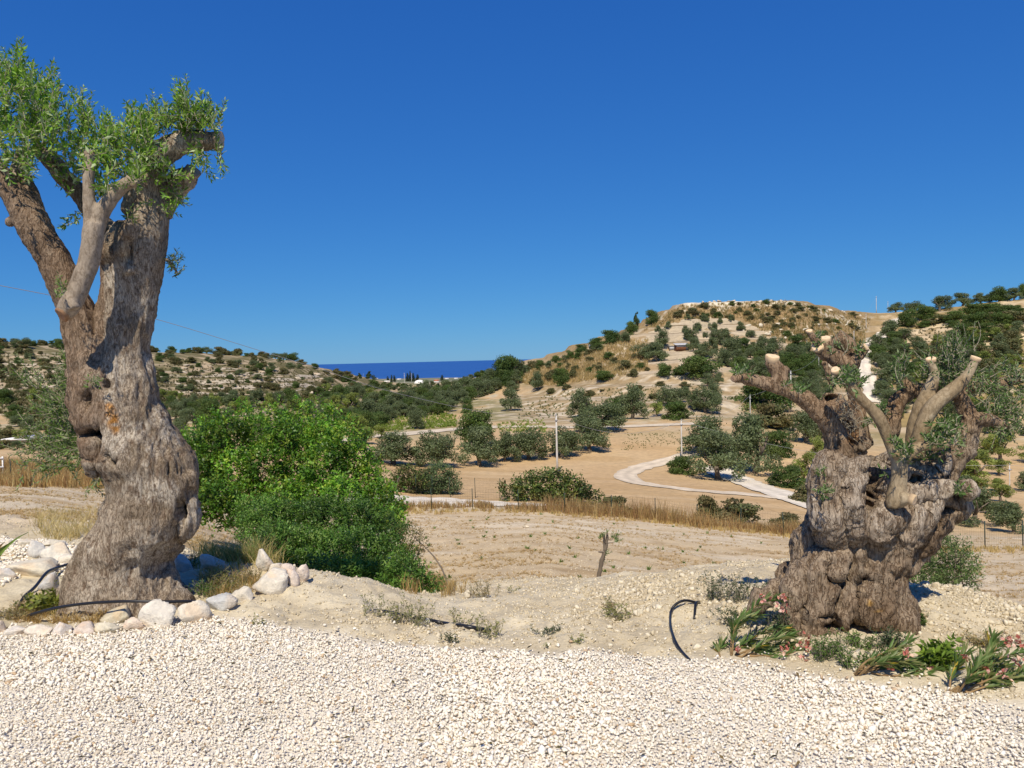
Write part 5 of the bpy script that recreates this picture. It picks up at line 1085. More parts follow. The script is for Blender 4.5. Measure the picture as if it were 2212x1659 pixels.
# ------------------------------------------------------------------ loose stone and earth: instanced on points
def scatter(name, pts, sizes, protos, mat, label, cat='stones', seed=1, flat=0.5):
    r = np.random.default_rng(seed); n = len(pts)
    me = bpy.data.meshes.new(name); me.vertices.add(n); me.vertices.foreach_set('co', np.asarray(pts, np.float32).ravel())
    rot = np.c_[r.normal(0, flat, n), r.normal(0, flat, n), r.uniform(0, 6.283, n)].astype(np.float32)
    for nm, tp, arr in (('rot', 'FLOAT_VECTOR', rot), ('scl', 'FLOAT', np.asarray(sizes, np.float32)), ('idx', 'INT', r.integers(0, len(protos), n).astype(np.int32))):
        a = me.attributes.new(nm, tp, 'POINT'); a.data.foreach_set('vector' if tp == 'FLOAT_VECTOR' else 'value', arr.ravel())
    o = bpy.data.objects.new(name, me); COL.objects.link(o)
    ng = bpy.data.node_groups.new(name + '_nodes', 'GeometryNodeTree')
    ng.interface.new_socket('Geometry', in_out='INPUT', socket_type='NodeSocketGeometry'); ng.interface.new_socket('Geometry', in_out='OUTPUT', socket_type='NodeSocketGeometry')
    gi = ng.nodes.new('NodeGroupInput'); go = ng.nodes.new('NodeGroupOutput'); ip = ng.nodes.new('GeometryNodeInstanceOnPoints'); jn = ng.nodes.new('GeometryNodeJoinGeometry')
    for pm in reversed(protos):
        oi = ng.nodes.new('GeometryNodeObjectInfo'); oi.inputs['Object'].default_value = pm; oi.inputs['As Instance'].default_value = False; oi.transform_space = 'ORIGINAL'
        gt = ng.nodes.new('GeometryNodeGeometryToInstance'); ng.links.new(oi.outputs['Geometry'], gt.inputs[0]); ng.links.new(gt.outputs[0], jn.inputs[0])
    def attr(nm, dt):
        q = ng.nodes.new('GeometryNodeInputNamedAttribute'); q.data_type = dt; q.inputs['Name'].default_value = nm; return [s for s in q.outputs if s.enabled and s.name == 'Attribute'][0]
    ng.links.new(gi.outputs[0], ip.inputs['Points']); ng.links.new(jn.outputs[0], ip.inputs['Instance']); ip.inputs['Pick Instance'].default_value = True
    ng.links.new(attr('idx', 'INT'), ip.inputs['Instance Index']); ng.links.new(attr('rot', 'FLOAT_VECTOR'), ip.inputs['Rotation']); ng.links.new(attr('scl', 'FLOAT'), ip.inputs['Scale'])
    ng.links.new(ip.outputs[0], go.inputs[0])
    md = o.modifiers.new('stones', 'NODES'); md.node_group = ng
    return tag(o, label, cat, None, 'stuff')
def proto_set(name, n, mat, scl, seed, npt=14):
    out = []
    for i in range(n):
        v, f = hull_stone(seed + i, npt, (1, np.random.default_rng(seed + i).uniform(*scl[0]), np.random.default_rng(seed + i + 99).uniform(*scl[1])))
        out.append(bpy.data.objects.new(name, mesh_data(name, v, f, M[mat])))
    return out
PEB = proto_set('pebble_shape', 10, 'gravel', ((.6, .95), (.4, .7)), 900, 15)
CLD = proto_set('clod_shape', 8, 'clod', ((.7, 1.0), (.55, .85)), 950, 16)
sr_ = np.random.default_rng(5)
def near_pts(n, x0, x1, y0, y1): return np.c_[sr_.uniform(x0, x1, n), sr_.uniform(y0, y1, n)]
# gravel: jittered grid, two layers, thinning over the edge
gx, gy = np.meshgrid(np.arange(-5.6, 5.6, .0148), np.arange(2.0, 5.6, .0148)); g = np.c_[gx.ravel(), gy.ravel()] + sr_.uniform(-.008, .008, (gx.size, 2))
e_ = GRAVEL_EDGE(g[:, 0] / g[:, 1]) + fbm(np.c_[g * 2.5, 0 * g[:, 0]], 2, 41) * .12
vis = np.abs(g[:, 0]) < g[:, 1] * .72 + .9
prob = 1 - smooth(-.10, .06, g[:, 1] - e_); k = vis & (sr_.random(len(g)) < np.maximum(prob, .04 * (1 - smooth(0, .5, g[:, 1] - e_))) * .92); g = g[k]
sz = sr_.gamma(6, .0015, len(g)) + .0025; sz = sz * (.85 + .3 * smooth(-.2, .4, fbm(np.c_[g * 1.2, 0 * g[:, 0]], 2, 77))); z = H(g[:, 0], g[:, 1]) + .005 + sr_.uniform(.0, .011, len(g)) + .003 * fbm(np.c_[g * 5, 0 * g[:, 0]], 2, 8)
big_ = sr_.random(len(g)) < .012; sz = np.where(big_, sz * 1.6, sz * .9)
scatter('gravel', np.c_[g, z], sz, PEB, 'gravel', 'pale crushed limestone gravel covering the foreground', 'gravel', 3, .55)
g = near_pts(9000, -5.2, -2.6, 5.4, 7.3); q = np.array(pix(np.c_[g, H(g[:, 0], g[:, 1])])).T; k = inside(q[:, 0], q[:, 1], [(-200, 1150), (60, 1148), (170, 1185), (150, 1245), (60, 1240), (0, 1268), (-200, 1290)]); g = g[k]
scatter('gravel', np.c_[g, H(g[:, 0], g[:, 1]) + .006], sr_.gamma(9, .0016, len(g)) + .003, PEB, 'gravel', 'patch of pale gravel left behind the tall olive', 'gravel', 4, .5)
# earth clods of the bank
t = sr_.uniform(-.76, .80, 230000); y = 3.4 + 7.1 * sr_.random(230000) ** 1.25; x = t * y; p3 = np.c_[x, y, 0 * x]
e_ = GRAVEL_EDGE(t); rough = fbm(p3 * 1.3, 3, 91) + .75 * np.exp(-((x - .95) / 1.0) ** 2 - ((y - 5.6) / 1.0) ** 2) + .9 * np.exp(-((x - 3.1) / .7) ** 2 - ((y - 5.0) / .7) ** 2)
k = (y > e_ + .02) & (sr_.random(len(x)) < np.clip(.28 + .55 * rough, .05, 1) * (1 - smooth(8.5, 10.5, y))) & ~((t < -.36) & (y < 5.9) & (y > 4.7))
x, y, rough = x[k], y[k], rough[k]
sz = .0028 + sr_.gamma(1.6, .0026, len(x)) * (1 + .9 * np.clip(rough, 0, 1)); sz = np.minimum(sz, .035)
scatter('earth_clods', np.c_[x, y, H(x, y) + sz * .25], sz, CLD, 'clod', 'crumbly pale clods and small stones over the earth bank', 'clods', 6, .6)
# small stones of the near field
g_ = field_pts(20000, -.72, .72, 9, 40); scatter('field_stones', g_, .006 + .0011 * g_[:, 1] ** .8 * sr_.uniform(.4, 1.5, len(g_)), CLD, 'clod', 'small pale stones strewn over the near field', 'stones', 8, .5)

g = near_pts(900, -3.6, 3.6, 2.3, 4.8); g = g[(g[:, 1] < GRAVEL_EDGE(g[:, 0] / g[:, 1]) - .03) & (np.abs(g[:, 0]) < g[:, 1] * .75)][:420]; n = len(g); ax = np.c_[sr_.normal(size=(n, 2)), sr_.normal(0, .15, n)]; v, f = leaf_cards(np.c_[g, H(g[:, 0], g[:, 1]) + .027], np.c_[sr_.normal(0, .5, (n, 2)), np.ones(n)], ax, sr_.uniform(.015, .055, n), sr_.uniform(.004, .014, n), .2)
tag(mk('leaf_litter', v, f, M['dry'], None, (0, 0, 0), np.repeat(np.array([(.05, .045, .035), (.12, .1, .05), (.22, .16, .08)])[sr_.integers(0, 3, n)], 5, axis=0)), 'dark fallen leaves scattered over the gravel', 'leaves', None, 'stuff')
# ------------------------------------------------------------------ boulders
def boulder(name, px, py, w, h, label, group=None, Y=None, col=(0.68, 0.60, 0.50), seed=0, dw=0.75, ymin=2.5, tilt=0.0):
    p = G(px, py, ymin=ymin) if Y is None else np.array([P(px, py, Y)[0], Y, float(H(P(px, py, Y)[0], Y))])
    s = p[1] / FPX; r = np.random.default_rng(seed + int(px * 7 + py)); W, Hh = w * s / 2, h * s
    a, b = np.meshgrid(np.linspace(0, np.pi, 19)[1:-1], np.linspace(0, 2 * np.pi, 26, endpoint=False), indexing='ij')
    d = np.stack([np.sin(a) * np.cos(b), np.sin(a) * np.sin(b), np.cos(a)], -1).reshape(-1, 3); d = np.concatenate([d, [[0, 0, 1], [0, 0, -1]]])
    nn = r.normal(size=(10, 3)); nn /= np.linalg.norm(nn, axis=1)[:, None]; dd = r.uniform(.42, .82, 10)
    rad = np.min(np.where(d @ nn.T > .05, dd / np.maximum(d @ nn.T, .05), 9), axis=1); rad = np.minimum(rad, 1.15)
    v = d * rad[:, None] * (1 + .05 * fbm(d * 3 + px, 3, 3) + .03 * fbm(d * 9 + py, 2, 4))[:, None]
    v = v / max(.6, np.abs(v[:, 0]).max()); v = v * np.array([W, W * dw, Hh * .72]); ca, sa = math.cos(tilt), math.sin(tilt); v = np.c_[v[:, 0] * ca + v[:, 2] * sa, v[:, 1], -v[:, 0] * sa + v[:, 2] * ca]
    v[:, 2] += Hh * .30
    K, S = 17, 26; i, j = np.meshgrid(np.arange(K - 1), np.arange(S), indexing='ij'); f = np.stack([i * S + j, (i + 1) * S + j, (i + 1) * S + (j + 1) % S, i * S + (j + 1) % S], -1).reshape(-1, 4); jj = np.arange(S)
    tr = np.concatenate([np.stack([np.full(S, K * S), jj, (jj + 1) % S], -1), np.stack([np.full(S, K * S + 1), (K - 1) * S + (jj + 1) % S, (K - 1) * S + jj], -1)])
    cc = np.array(col) * (1 + .16 * fbm(v * 9 / max(W, .05) * .1 + px, 3, 5))[:, None]; cc = mixa(cc, np.array(col) * (1.05, .88, .72), smooth(.05, .4, fbm(v / W * 1.3 + py, 3, 6)) * .6)
    o = mk(name, v + p, [f, tr], M['rock'], None, p, np.clip(cc, .05, .85), False); tag(o, label, 'stone', group); return o
M['rock'] = ground_mat('limestone_rock', 30, 0.70, 1.16, 0.9, 0.02)
RING = 'stones ringing the tall olive'
for (px, py, w, h, lb, dep, c) in (
 (343, 1346, 78, 54, 'biggest rounded white boulder at the front of the ring before the tall olive', 4.72, (.74, .67, .57)),
 (416, 1341, 70, 42, 'smooth cream boulder right beside the biggest one in the ring', 4.78, (.74, .66, .54)),
 (474, 1317, 78, 35, 'flat grey topped boulder in the stone ring right of the trunk', 4.98, (.60, .58, .54)),
 (530, 1304, 62, 40, 'wedge shaped pale boulder next to the flat grey one', 5.12, (.74, .66, .54)),
 (587, 1288, 76, 32, 'long low cream boulder near the right end of the ring', 5.30, (.76, .68, .56)),
 (628, 1279, 38, 34, 'upright pinkish boulder leaning on the long low one', 5.38, (.74, .62, .52)),
 (648, 1263, 40, 46, 'tall pinkish boulder at the far right end of the ring', 5.55, (.74, .62, .52)),
 (618, 1253, 46, 30, 'pinkish flat stone on top at the right end of the ring', 5.66, (.73, .60, .50)),
 (568, 1250, 50, 42, 'large pale stone at the back right of the ring', 5.72, (.72, .65, .55)),
 (594, 1254, 40, 30, 'wide cream stone between the back stones of the ring', 5.66, (.75, .66, .54)),
 (262, 1330, 72, 30, 'sandy yellow lump behind the gravel edge left of the biggest boulder', 4.85, (.64, .56, .41)),
 (292, 1354, 46, 26, 'small pinkish stone just left of the biggest boulder', 4.66, (.70, .57, .45)),
 (236, 1358, 62, 28, 'flat sandy stone half buried in the gravel edge', 4.63, (.72, .64, .49)),
 (178, 1362, 56, 26, 'flat pinkish stone half buried left of the sandy one', 4.62, (.74, .62, .52)),
 (134, 1362, 44, 24, 'pointed white stone half buried in the gravel edge', 4.63, (.76, .68, .60)),
 (88, 1364, 56, 22, 'low cream stone half buried in the gravel edge at left', 4.62, (.75, .65, .53)),
 (32, 1364, 58, 22, 'rough pale stone half buried near the left picture edge', 4.62, (.76, .68, .58)),
 (2, 1356, 34, 28, 'pinkish stone cut by the left picture edge', 4.68, (.72, .58, .46)),
 (130, 1208, 74, 36, 'large white boulder lying behind the left side of the trunk', 6.35, (.74, .68, .58)),
 (86, 1194, 46, 33, 'bluish shaded boulder left of the large white one', 6.5, (.66, .62, .56)),
 (140, 1222, 50, 22, 'cream stone in front of the large white boulder', 6.15, (.74, .66, .54)),
 (75, 1242, 104, 20, 'long flat cream stone left of the trunk', 5.95, (.72, .64, .50)),
 (10, 1264, 56, 26, 'white slab at the left edge beside the long flat stone', 5.75, (.76, .70, .62)),
 (104, 1288, 36, 36, 'square grey stone with pink side close to the trunk foot', 5.45, (.62, .58, .54)),
 (18, 1174, 34, 22, 'small pale stone at the far left behind the gravel patch', 6.9, (.73, .64, .52)),
 (58, 1182, 42, 18, 'flat pale stone behind the gravel patch', 6.75, (.73, .65, .53)),
 (112, 1186, 60, 16, 'thin pale stone behind the large white boulder', 6.8, (.73, .65, .52)),
 (398, 1231, 46, 42, 'shaded bluish boulder under the swollen side of the trunk', 5.95, (.66, .62, .58)),
 (456, 1231, 62, 40, 'half shaded white boulder right behind the trunk', 5.95, (.74, .68, .60)),
 (482, 1234, 38, 20, 'small sunlit stone right of the half shaded boulder', 5.95, (.74, .66, .54))):
    boulder('boulder', px, py, w * 1.08, h * 1.06, lb, RING, dep, tuple(np.array(c) * (1.0, 1.02, 1.04)), tilt=sr_.normal(0, .08))
for i in range(34):
    a = sr_.random(); x, y, w = (sr_.uniform(2010, 2190), sr_.uniform(1345, 1400), sr_.uniform(8, 20)) if a < .6 else (sr_.uniform(1300, 1640), sr_.uniform(1260, 1400), sr_.uniform(7, 15))
    boulder('loose_stone', x, y, w, w * .65, 'loose pale stone in the rubble right of the gnarled trunk' if a < .6 else 'loose pale stone on the earth bank around the black hose', 'rubble by the gnarled tree' if a < .6 else 'stones on the earth bank', None, (.64, .57, .43), i)
for px, py, w, h, lb in ((1862, 1402, 26, 16, 'pale stone under the hollow of the gnarled trunk'), (1850, 1424, 36, 26, 'larger pale stone in front of the gnarled trunk'), (1592, 1398, 20, 13, 'round stone left of the oleander stems'), (1520, 1252, 24, 18, 'white rock on the crest of the earth bank'), (1565, 1248, 16, 15, 'white chip on the crest of the earth bank'), (1592, 1353, 26, 16, 'flat clod below the coiled hose end'), (1768, 1335, 20, 16, 'yellow stone beside the left root of the gnarled tree'), (1010, 1292, 22, 15, 'pointed stone on the lip of the bank below the thicket'), (1140, 1140, 12, 7, 'white stone lying in the near field')):
    boulder('loose_stone', px, py, w, h, lb, None, None, (.68, .61, .48), 9)
# limestone showing on the hills
for i in range(34):
    x = sr_.uniform(1480, 1870); y = np.interp(x, [1480, 1560, 1700, 1780, 1870], [660, 648, 652, 668, 690]) + sr_.normal(2, 4)
    boulder('crest_rock', x, y, sr_.uniform(5, 13), sr_.uniform(2, 4.5), 'pale rock in the broken outcrop along the hill crest', 'crest rocks', None, (.62, .55, .43), i, ymin=200)
for i in range(90):
    x = sr_.uniform(-10, 800); y = np.interp(x, [0, 330, 640, 800], [775, 785, 800, 835]) + abs(sr_.normal(0, 28))
    boulder('limestone_ledge', x, y, sr_.uniform(10, 30), sr_.uniform(2, 4), 'pale limestone ledge showing between bushes of the left hill', 'limestone ledges', None, (.52, .45, .35), i, .5, 150)
for i in range(26):
    boulder('terrace_rock', sr_.uniform(1600, 1850), sr_.uniform(700, 735), sr_.uniform(6, 18), sr_.uniform(3, 6), 'pale rock of the ruined terrace wall on the upper hill', 'ruined terrace wall', None, (.68, .61, .48), i, ymin=180)

# ------------------------------------------------------------------ black water pipes
def pipe(pts, r, label, lift=None, name='water_pipe', n=60):
    o = pts[0]; v, f = tube(np.array(pts), r, 10, n); return tag(mk(name, v, f, M['pipe'], None, o, None, True), label, 'pipe')
pipe(P([60, 105, 152, 206, 270, 314, 349, 403, 430], [1330, 1317, 1308, 1302, 1299, 1299, 1300, 1299, 1300], [5.0, 4.92, 4.86, 4.80, 4.76, 4.76, 4.78, 4.85, 4.9]), .0095, 'black water pipe crossing in front of the tall olive trunk')
g = GN_([(150, 1226), (125, 1240), (102, 1251), (76, 1277), (52, 1296), (40, 1310)], ymin=4.6); g[:, 2] += [.03, .05, .05, .03, .02, -.01]; pipe(g, .011, 'black water pipe lying behind the left foot of the tall olive')
g = GN_([(785, 1313), (836, 1324), (876, 1333), (911, 1340), (957, 1350), (1010, 1358), (1058, 1364)], ymin=3); g[:, 2] += [-.015, .006, .006, .010, .012, .012, .004]; pipe(g, .0125, 'straight black pipe half buried in weeds on the earth bank')
g = GN_([(1512, 1304), (1481, 1307), (1459, 1318), (1449, 1334), (1449, 1362), (1458, 1391), (1472, 1411), (1491, 1427)], ymin=3); g[:, 2] += [.0, .03, .035, .03, .025, .02, .012, .0]; pipe(g, .0082, 'black hose curving over the earth bank beside the oleanders')
g = GN_([(1510, 1307), (1503, 1318), (1500, 1338)], ymin=3); g[:, 2] += [.02, .04, .0]; pipe(g, .008, 'short upright end of black hose by the oleanders', n=14)

# ------------------------------------------------------------------ leafy masses near the camera
def bush(name, lobes, leaf, width, cov, cols, label, base_px, bY, up=.5, mat='gloss_leaf', cat='shrub', seed=1, clump=9, stems=14, sig=.9, vary=.25):
    """lobes: (px, py, r_px, Y). Twigs with leaves over the lobes, bare stems inside"""
    r = np.random.default_rng(seed); L = [(P(a, b, y), c * y / FPX) for a, b, c, y in lobes]
    base = np.array([P(*base_px, bY)[0], bY, 0.0]); base[2] = H(base[0], base[1])
    pos, nrm, ax, cl = [], [], [], []
    for c, q in L:
        n = int(cov * 4 * np.pi * q * q / (leaf * width * .5) / clump); d = r.normal(size=(n, 3)); d /= np.linalg.norm(d, axis=1)[:, None]
        rr = q * (1 + .45 * vnoise(d * 2.3 + c, seed)) * r.uniform(.55, 1.0, n) ** .5 * (1 + .10 * r.normal(size=n)); p = c + d * rr[:, None]
        ok = np.ones(n, bool)
        for c2, q2 in L:
            if c2 is not c: ok &= np.linalg.norm(p - c2, axis=1) > q2 * .72
        ok &= p[:, 2] > H(p[:, 0], p[:, 1]) + .01; keep = vnoise(p * 3.2, seed + 9) + .35 * r.normal(size=len(p)) > -1.3; ok &= keep; p, d = p[ok], d[ok]; n = len(p)
        tw = d * .8 + np.array([0, 0, up]) + r.normal(0, .4, (n, 3)); tw /= np.linalg.norm(tw, axis=1)[:, None]
        shade = np.array(cols)[r.integers(0, len(cols), n)] * r.uniform(.75, 1.2, (n, 1)) * (1 + vary * vnoise(p * 1.6, seed + 3) + .5 * vary * vnoise(p * 5, seed + 4))[:, None] * r.uniform(1 - .5 * vary, 1 + .4 * vary)
        s = np.linspace(0, 1, clump)[None, :, None]; q_ = p[:, None] + tw[:, None] * (s * leaf * clump * .35 * sig) + r.normal(0, leaf * .22, (n, clump, 3))
        pos.append(q_.reshape(-1, 3)); sd = r.normal(size=(n, clump, 3)); sd -= tw[:, None] * np.sum(sd * tw[:, None], -1, keepdims=True); sd /= np.linalg.norm(sd, axis=-1, keepdims=True)
        a_ = tw[:, None] * .55 + sd * .9; ax.append(a_.reshape(-1, 3)); nn = np.array([0, 0, 1.0]) * .8 + d[:, None] * .5 + r.normal(0, .5, (n, clump, 3)); nrm.append(nn.reshape(-1, 3))
        cl.append((shade[:, None] * r.uniform(.8, 1.25, (n, clump, 1)) * (.85 + .3 * s)).reshape(-1, 3))
    pos, ax, nrm, cl = (np.concatenate(z) for z in (pos, ax, nrm, cl)); n = len(pos)
    ax /= np.linalg.norm(ax, axis=1)[:, None] + 1e-9; sd = np.cross(nrm, ax); sd /= np.linalg.norm(sd, axis=1)[:, None] + 1e-9
    l = leaf * r.uniform(.5, 1.35, (n, 1)); w = width * r.uniform(.8, 1.2, (n, 1)) * .5
    v = np.stack([pos, pos + ax * l * .5 + sd * w, pos + ax * l, pos + ax * l * .5 - sd * w], 1).reshape(-1, 3); f = (np.arange(n) * 4)[:, None] + np.arange(4)
    o = empty(name, base); tag(o, label, cat)
    tag(mk('foliage', v, f, M[mat], o, base, np.repeat(np.clip(cl, .005, .9), 4, axis=0)), kind='stuff')
    ps = []
    for k in range(stems):
        c, q = L[r.integers(len(L))]; e = c + r.normal(0, q * .4, 3); b0 = base + np.r_[r.normal(0, .25, 2), -.1]; ps.append(tube([b0, b0 * .5 + e * .5 + r.normal(0, .006 * bY, 3), e], [.022 * bY / 14, .014 * bY / 14, .004], 5, 8))
    vv, ff, _ = join(ps); tag(mk('stems', vv, ff, M['far_bark'], o, base), kind='stuff'); return o
up_l = [(410, 965, 44), (455, 945, 40), (505, 935, 40), (556, 930, 42), (608, 935, 42), (650, 922, 38), (694, 932, 40), (736, 950, 40), (762, 985, 38), (702, 1005, 52), (640, 1005, 52), (572, 1000, 52), (502, 1005, 50), (442, 1015, 46), (786, 1030, 40), (815, 1066, 38), (838, 1088, 32), (742, 1064, 52), (682, 1075, 52), (612, 1075, 52), (542, 1070, 52), (472, 1065, 44), (846, 1118, 28), (800, 1112, 42), (396, 1020, 36), (432, 1052, 40), (446, 1088, 30), (498, 1102, 36), (430, 1015, 40)]
up_l += [(x, y, r) for x, y, r in ((660, 880, 15), (648, 862, 9), (590, 885, 14), (530, 885, 15), (522, 868, 9), (704, 888, 14), (712, 872, 8), (745, 905, 16), (772, 925, 15), (783, 938, 9), (480, 898, 15), (440, 905, 14), (418, 910, 9), (620, 876, 10), (560, 872, 9), (800, 985, 14), (815, 1010, 14), (835, 1040, 14), (856, 1060, 10), (870, 1088, 9), (385, 965, 14), (690, 858, 7), (600, 862, 7), (470, 880, 8), (760, 900, 8))]
bush('carob_thicket', [(a, b + 14, c * .72, 15.2 - (b - 880) / 230 * 2.6 + .5 * math.sin(a * .05)) for a, b, c in up_l], .060, .034, 2.6, [(0.13, 0.28, 0.025), (0.09, 0.205, 0.02), (0.18, 0.33, 0.035), (0.07, 0.16, 0.02), (0.22, 0.30, 0.035)], 'big bright green carob thicket right of the tall olive trunk', (620, 1120), 14.2, .6, stems=26, seed=11, vary=.55)
lo_l = [(590, 1132, 46), (650, 1142, 52), (710, 1132, 48), (770, 1132, 46), (828, 1152, 42), (600, 1190, 46), (662, 1200, 52), (722, 1210, 52), (782, 1202, 52), (838, 1212, 46), (876, 1242, 34), (640, 1240, 36), (702, 1250, 38), (760, 1254, 38), (818, 1258, 36), (896, 1268, 26), (932, 1274, 18), (570, 1200, 32), (545, 1150, 30), (545, 1110, 28)]
bush('mastic_shrub', [(a, b, c, 9.6 - (b - 1130) / 130 * 1.7 + .25 * math.sin(a * .07)) for a, b, c in lo_l], .036, .015, 2.0, [(0.085, 0.175, 0.027), (0.06, 0.13, 0.022), (0.12, 0.23, 0.035), (0.15, 0.23, 0.045)], 'low dark green mastic shrub spilling down to the earth bank', (740, 1250), 8.6, .7, stems=20, seed=12, vary=.4)
bush('thorny_sprig', [(885, 1155, 22, 9.0), (905, 1175, 18, 8.8), (892, 1200, 20, 8.6)], .026, .011, .45, [(0.10, 0.13, 0.03), (0.17, 0.13, 0.05)], 'sparse reddish green sprig at the right edge of the mastic shrub', (885, 1240), 8.4, .8, stems=4, seed=33)
bush('olive_shrub', [(a, b, c, 8.2 + .2 * math.sin(a)) for a, b, c in ((1995, 1225, 36), (2032, 1205, 40), (2066, 1222, 32), (1978, 1258, 34), (2018, 1258, 40), (2060, 1258, 36), (2088, 1236, 20), (2036, 1178, 18), (2072, 1190, 14))], .038, .011, .8, [(0.10, 0.155, 0.045), (0.075, 0.12, 0.035), (0.15, 0.20, 0.07)], 'bushy young olive shrub right behind the gnarled trunk', (2030, 1280), 8.2, .7, 'leaf', seed=14)
bush('mastic_bush', [(x, y, r, 50.5) for x, y, r in ((1110, 1072, 24), (1140, 1062, 26), (1175, 1052, 26), (1205, 1050, 26), (1235, 1062, 24), (1262, 1078, 20), (1285, 1090, 14), (1150, 1085, 26), (1200, 1082, 28), (1245, 1088, 20), (1120, 1092, 18))], .20, .11, 2.2, [(0.075, 0.115, 0.03), (0.055, 0.085, 0.022), (0.12, 0.155, 0.036), (0.15, 0.15, 0.04)], 'big yellowish dark bush behind the wire fence at the centre', (1190, 1098), 51, .4, seed=15, vary=.5)
bush('round_bush', [(x, y, r, 54) for x, y, r in ((915, 1046, 22), (945, 1036, 26), (968, 1052, 20), (930, 1062, 22), (955, 1066, 20), (978, 1068, 12), (900, 1062, 14))], .18, .06, 2.2, [(0.10, 0.145, 0.06), (0.075, 0.115, 0.045), (0.14, 0.18, 0.08)], 'round grey green bush behind the fence by the white lane', (943, 1080), 54, .8, 'leaf', seed=16, vary=.4)
bush('scrub_bush', [(x, y, r, 53) for x, y, r in ((872, 1038, 20), (890, 1030, 18), (880, 1055, 20), (862, 1062, 18), (900, 1050, 14))], .18, .08, 2.0, [(0.11, 0.16, 0.04), (0.15, 0.13, 0.05), (0.09, 0.13, 0.03)], 'green and rusty bush between the thicket and the white lane', (880, 1078), 53, .6, 'leaf', seed=17, vary=.5)
# herbs and weeds
def weed(px, py, hpx, wpx, n, label, cols, leaf=.03, lw=.008, Y=None, name='weed', cat='weed', bare=.35, mat='leaf', group=None, stem_col='twig', nl=10, seed=0):
    p = G(px, py) if Y is None else np.array([P(px, py, Y)[0], Y, float(H(P(px, py, Y)[0], Y))]); s = p[1] / FPX; r = np.random.default_rng(int(px * 3 + py) + seed); st, pos, ax, nr_, cl = [], [], [], [], []
    for k in range(n):
        b = p + np.r_[r.normal(0, wpx * s * .22, 2) * (1, .6), 0]; b[2] = H(b[0], b[1]) - .005; t = b + np.array([r.normal(0, wpx * s * .28), r.normal(0, wpx * s * .2), hpx * s * r.uniform(.45, 1.05)]); m = (b + t) / 2 + r.normal(0, hpx * s * .08, 3); st.append(tube([b, m, t], [.0016, .0012, .0007], 4, 6, False))
        u = r.uniform(bare * .5, 1, nl)[:, None]; c = b * (1 - u) ** 2 + 2 * m * u * (1 - u) + t * u * u; pos.append(c); ax.append(r.normal(0, 1, (nl, 3)) * (1, 1, .5) + (0, 0, .5)); nr_.append(r.normal(0, 1, (nl, 3)) + (0, 0, .6)); cl.append(np.array(cols)[r.integers(0, len(cols), nl)] * r.uniform(.75, 1.2, (nl, 1)))
    o = empty(name, p); tag(o, label, cat, group); v, f, _ = join(st); tag(mk('stems', v, f, M[stem_col], o, p), kind='stuff')
    pos, ax, nr_, cl = (np.concatenate(z) for z in (pos, ax, nr_, cl)); v, f = leaf_cards(pos, nr_, ax, leaf * r.uniform(.6, 1.2, len(pos)), lw * np.ones(len(pos)), .1); tag(mk('leaves', v, f, M[mat], o, p, np.repeat(cl, 5, axis=0)), kind='stuff'); return o
OLV = [(0.24, 0.25, 0.08), (0.32, 0.29, 0.13), (0.18, 0.21, 0.06)]; DRY = [(0.42, 0.33, 0.17), (0.34, 0.26, 0.13), (0.2, 0.2, 0.09)]; GRN = [(0.10, 0.18, 0.035), (0.14, 0.22, 0.05), (0.07, 0.13, 0.03)]; DKG = [(0.05, 0.085, 0.035), (0.07, 0.105, 0.045), (0.09, 0.12, 0.06)]
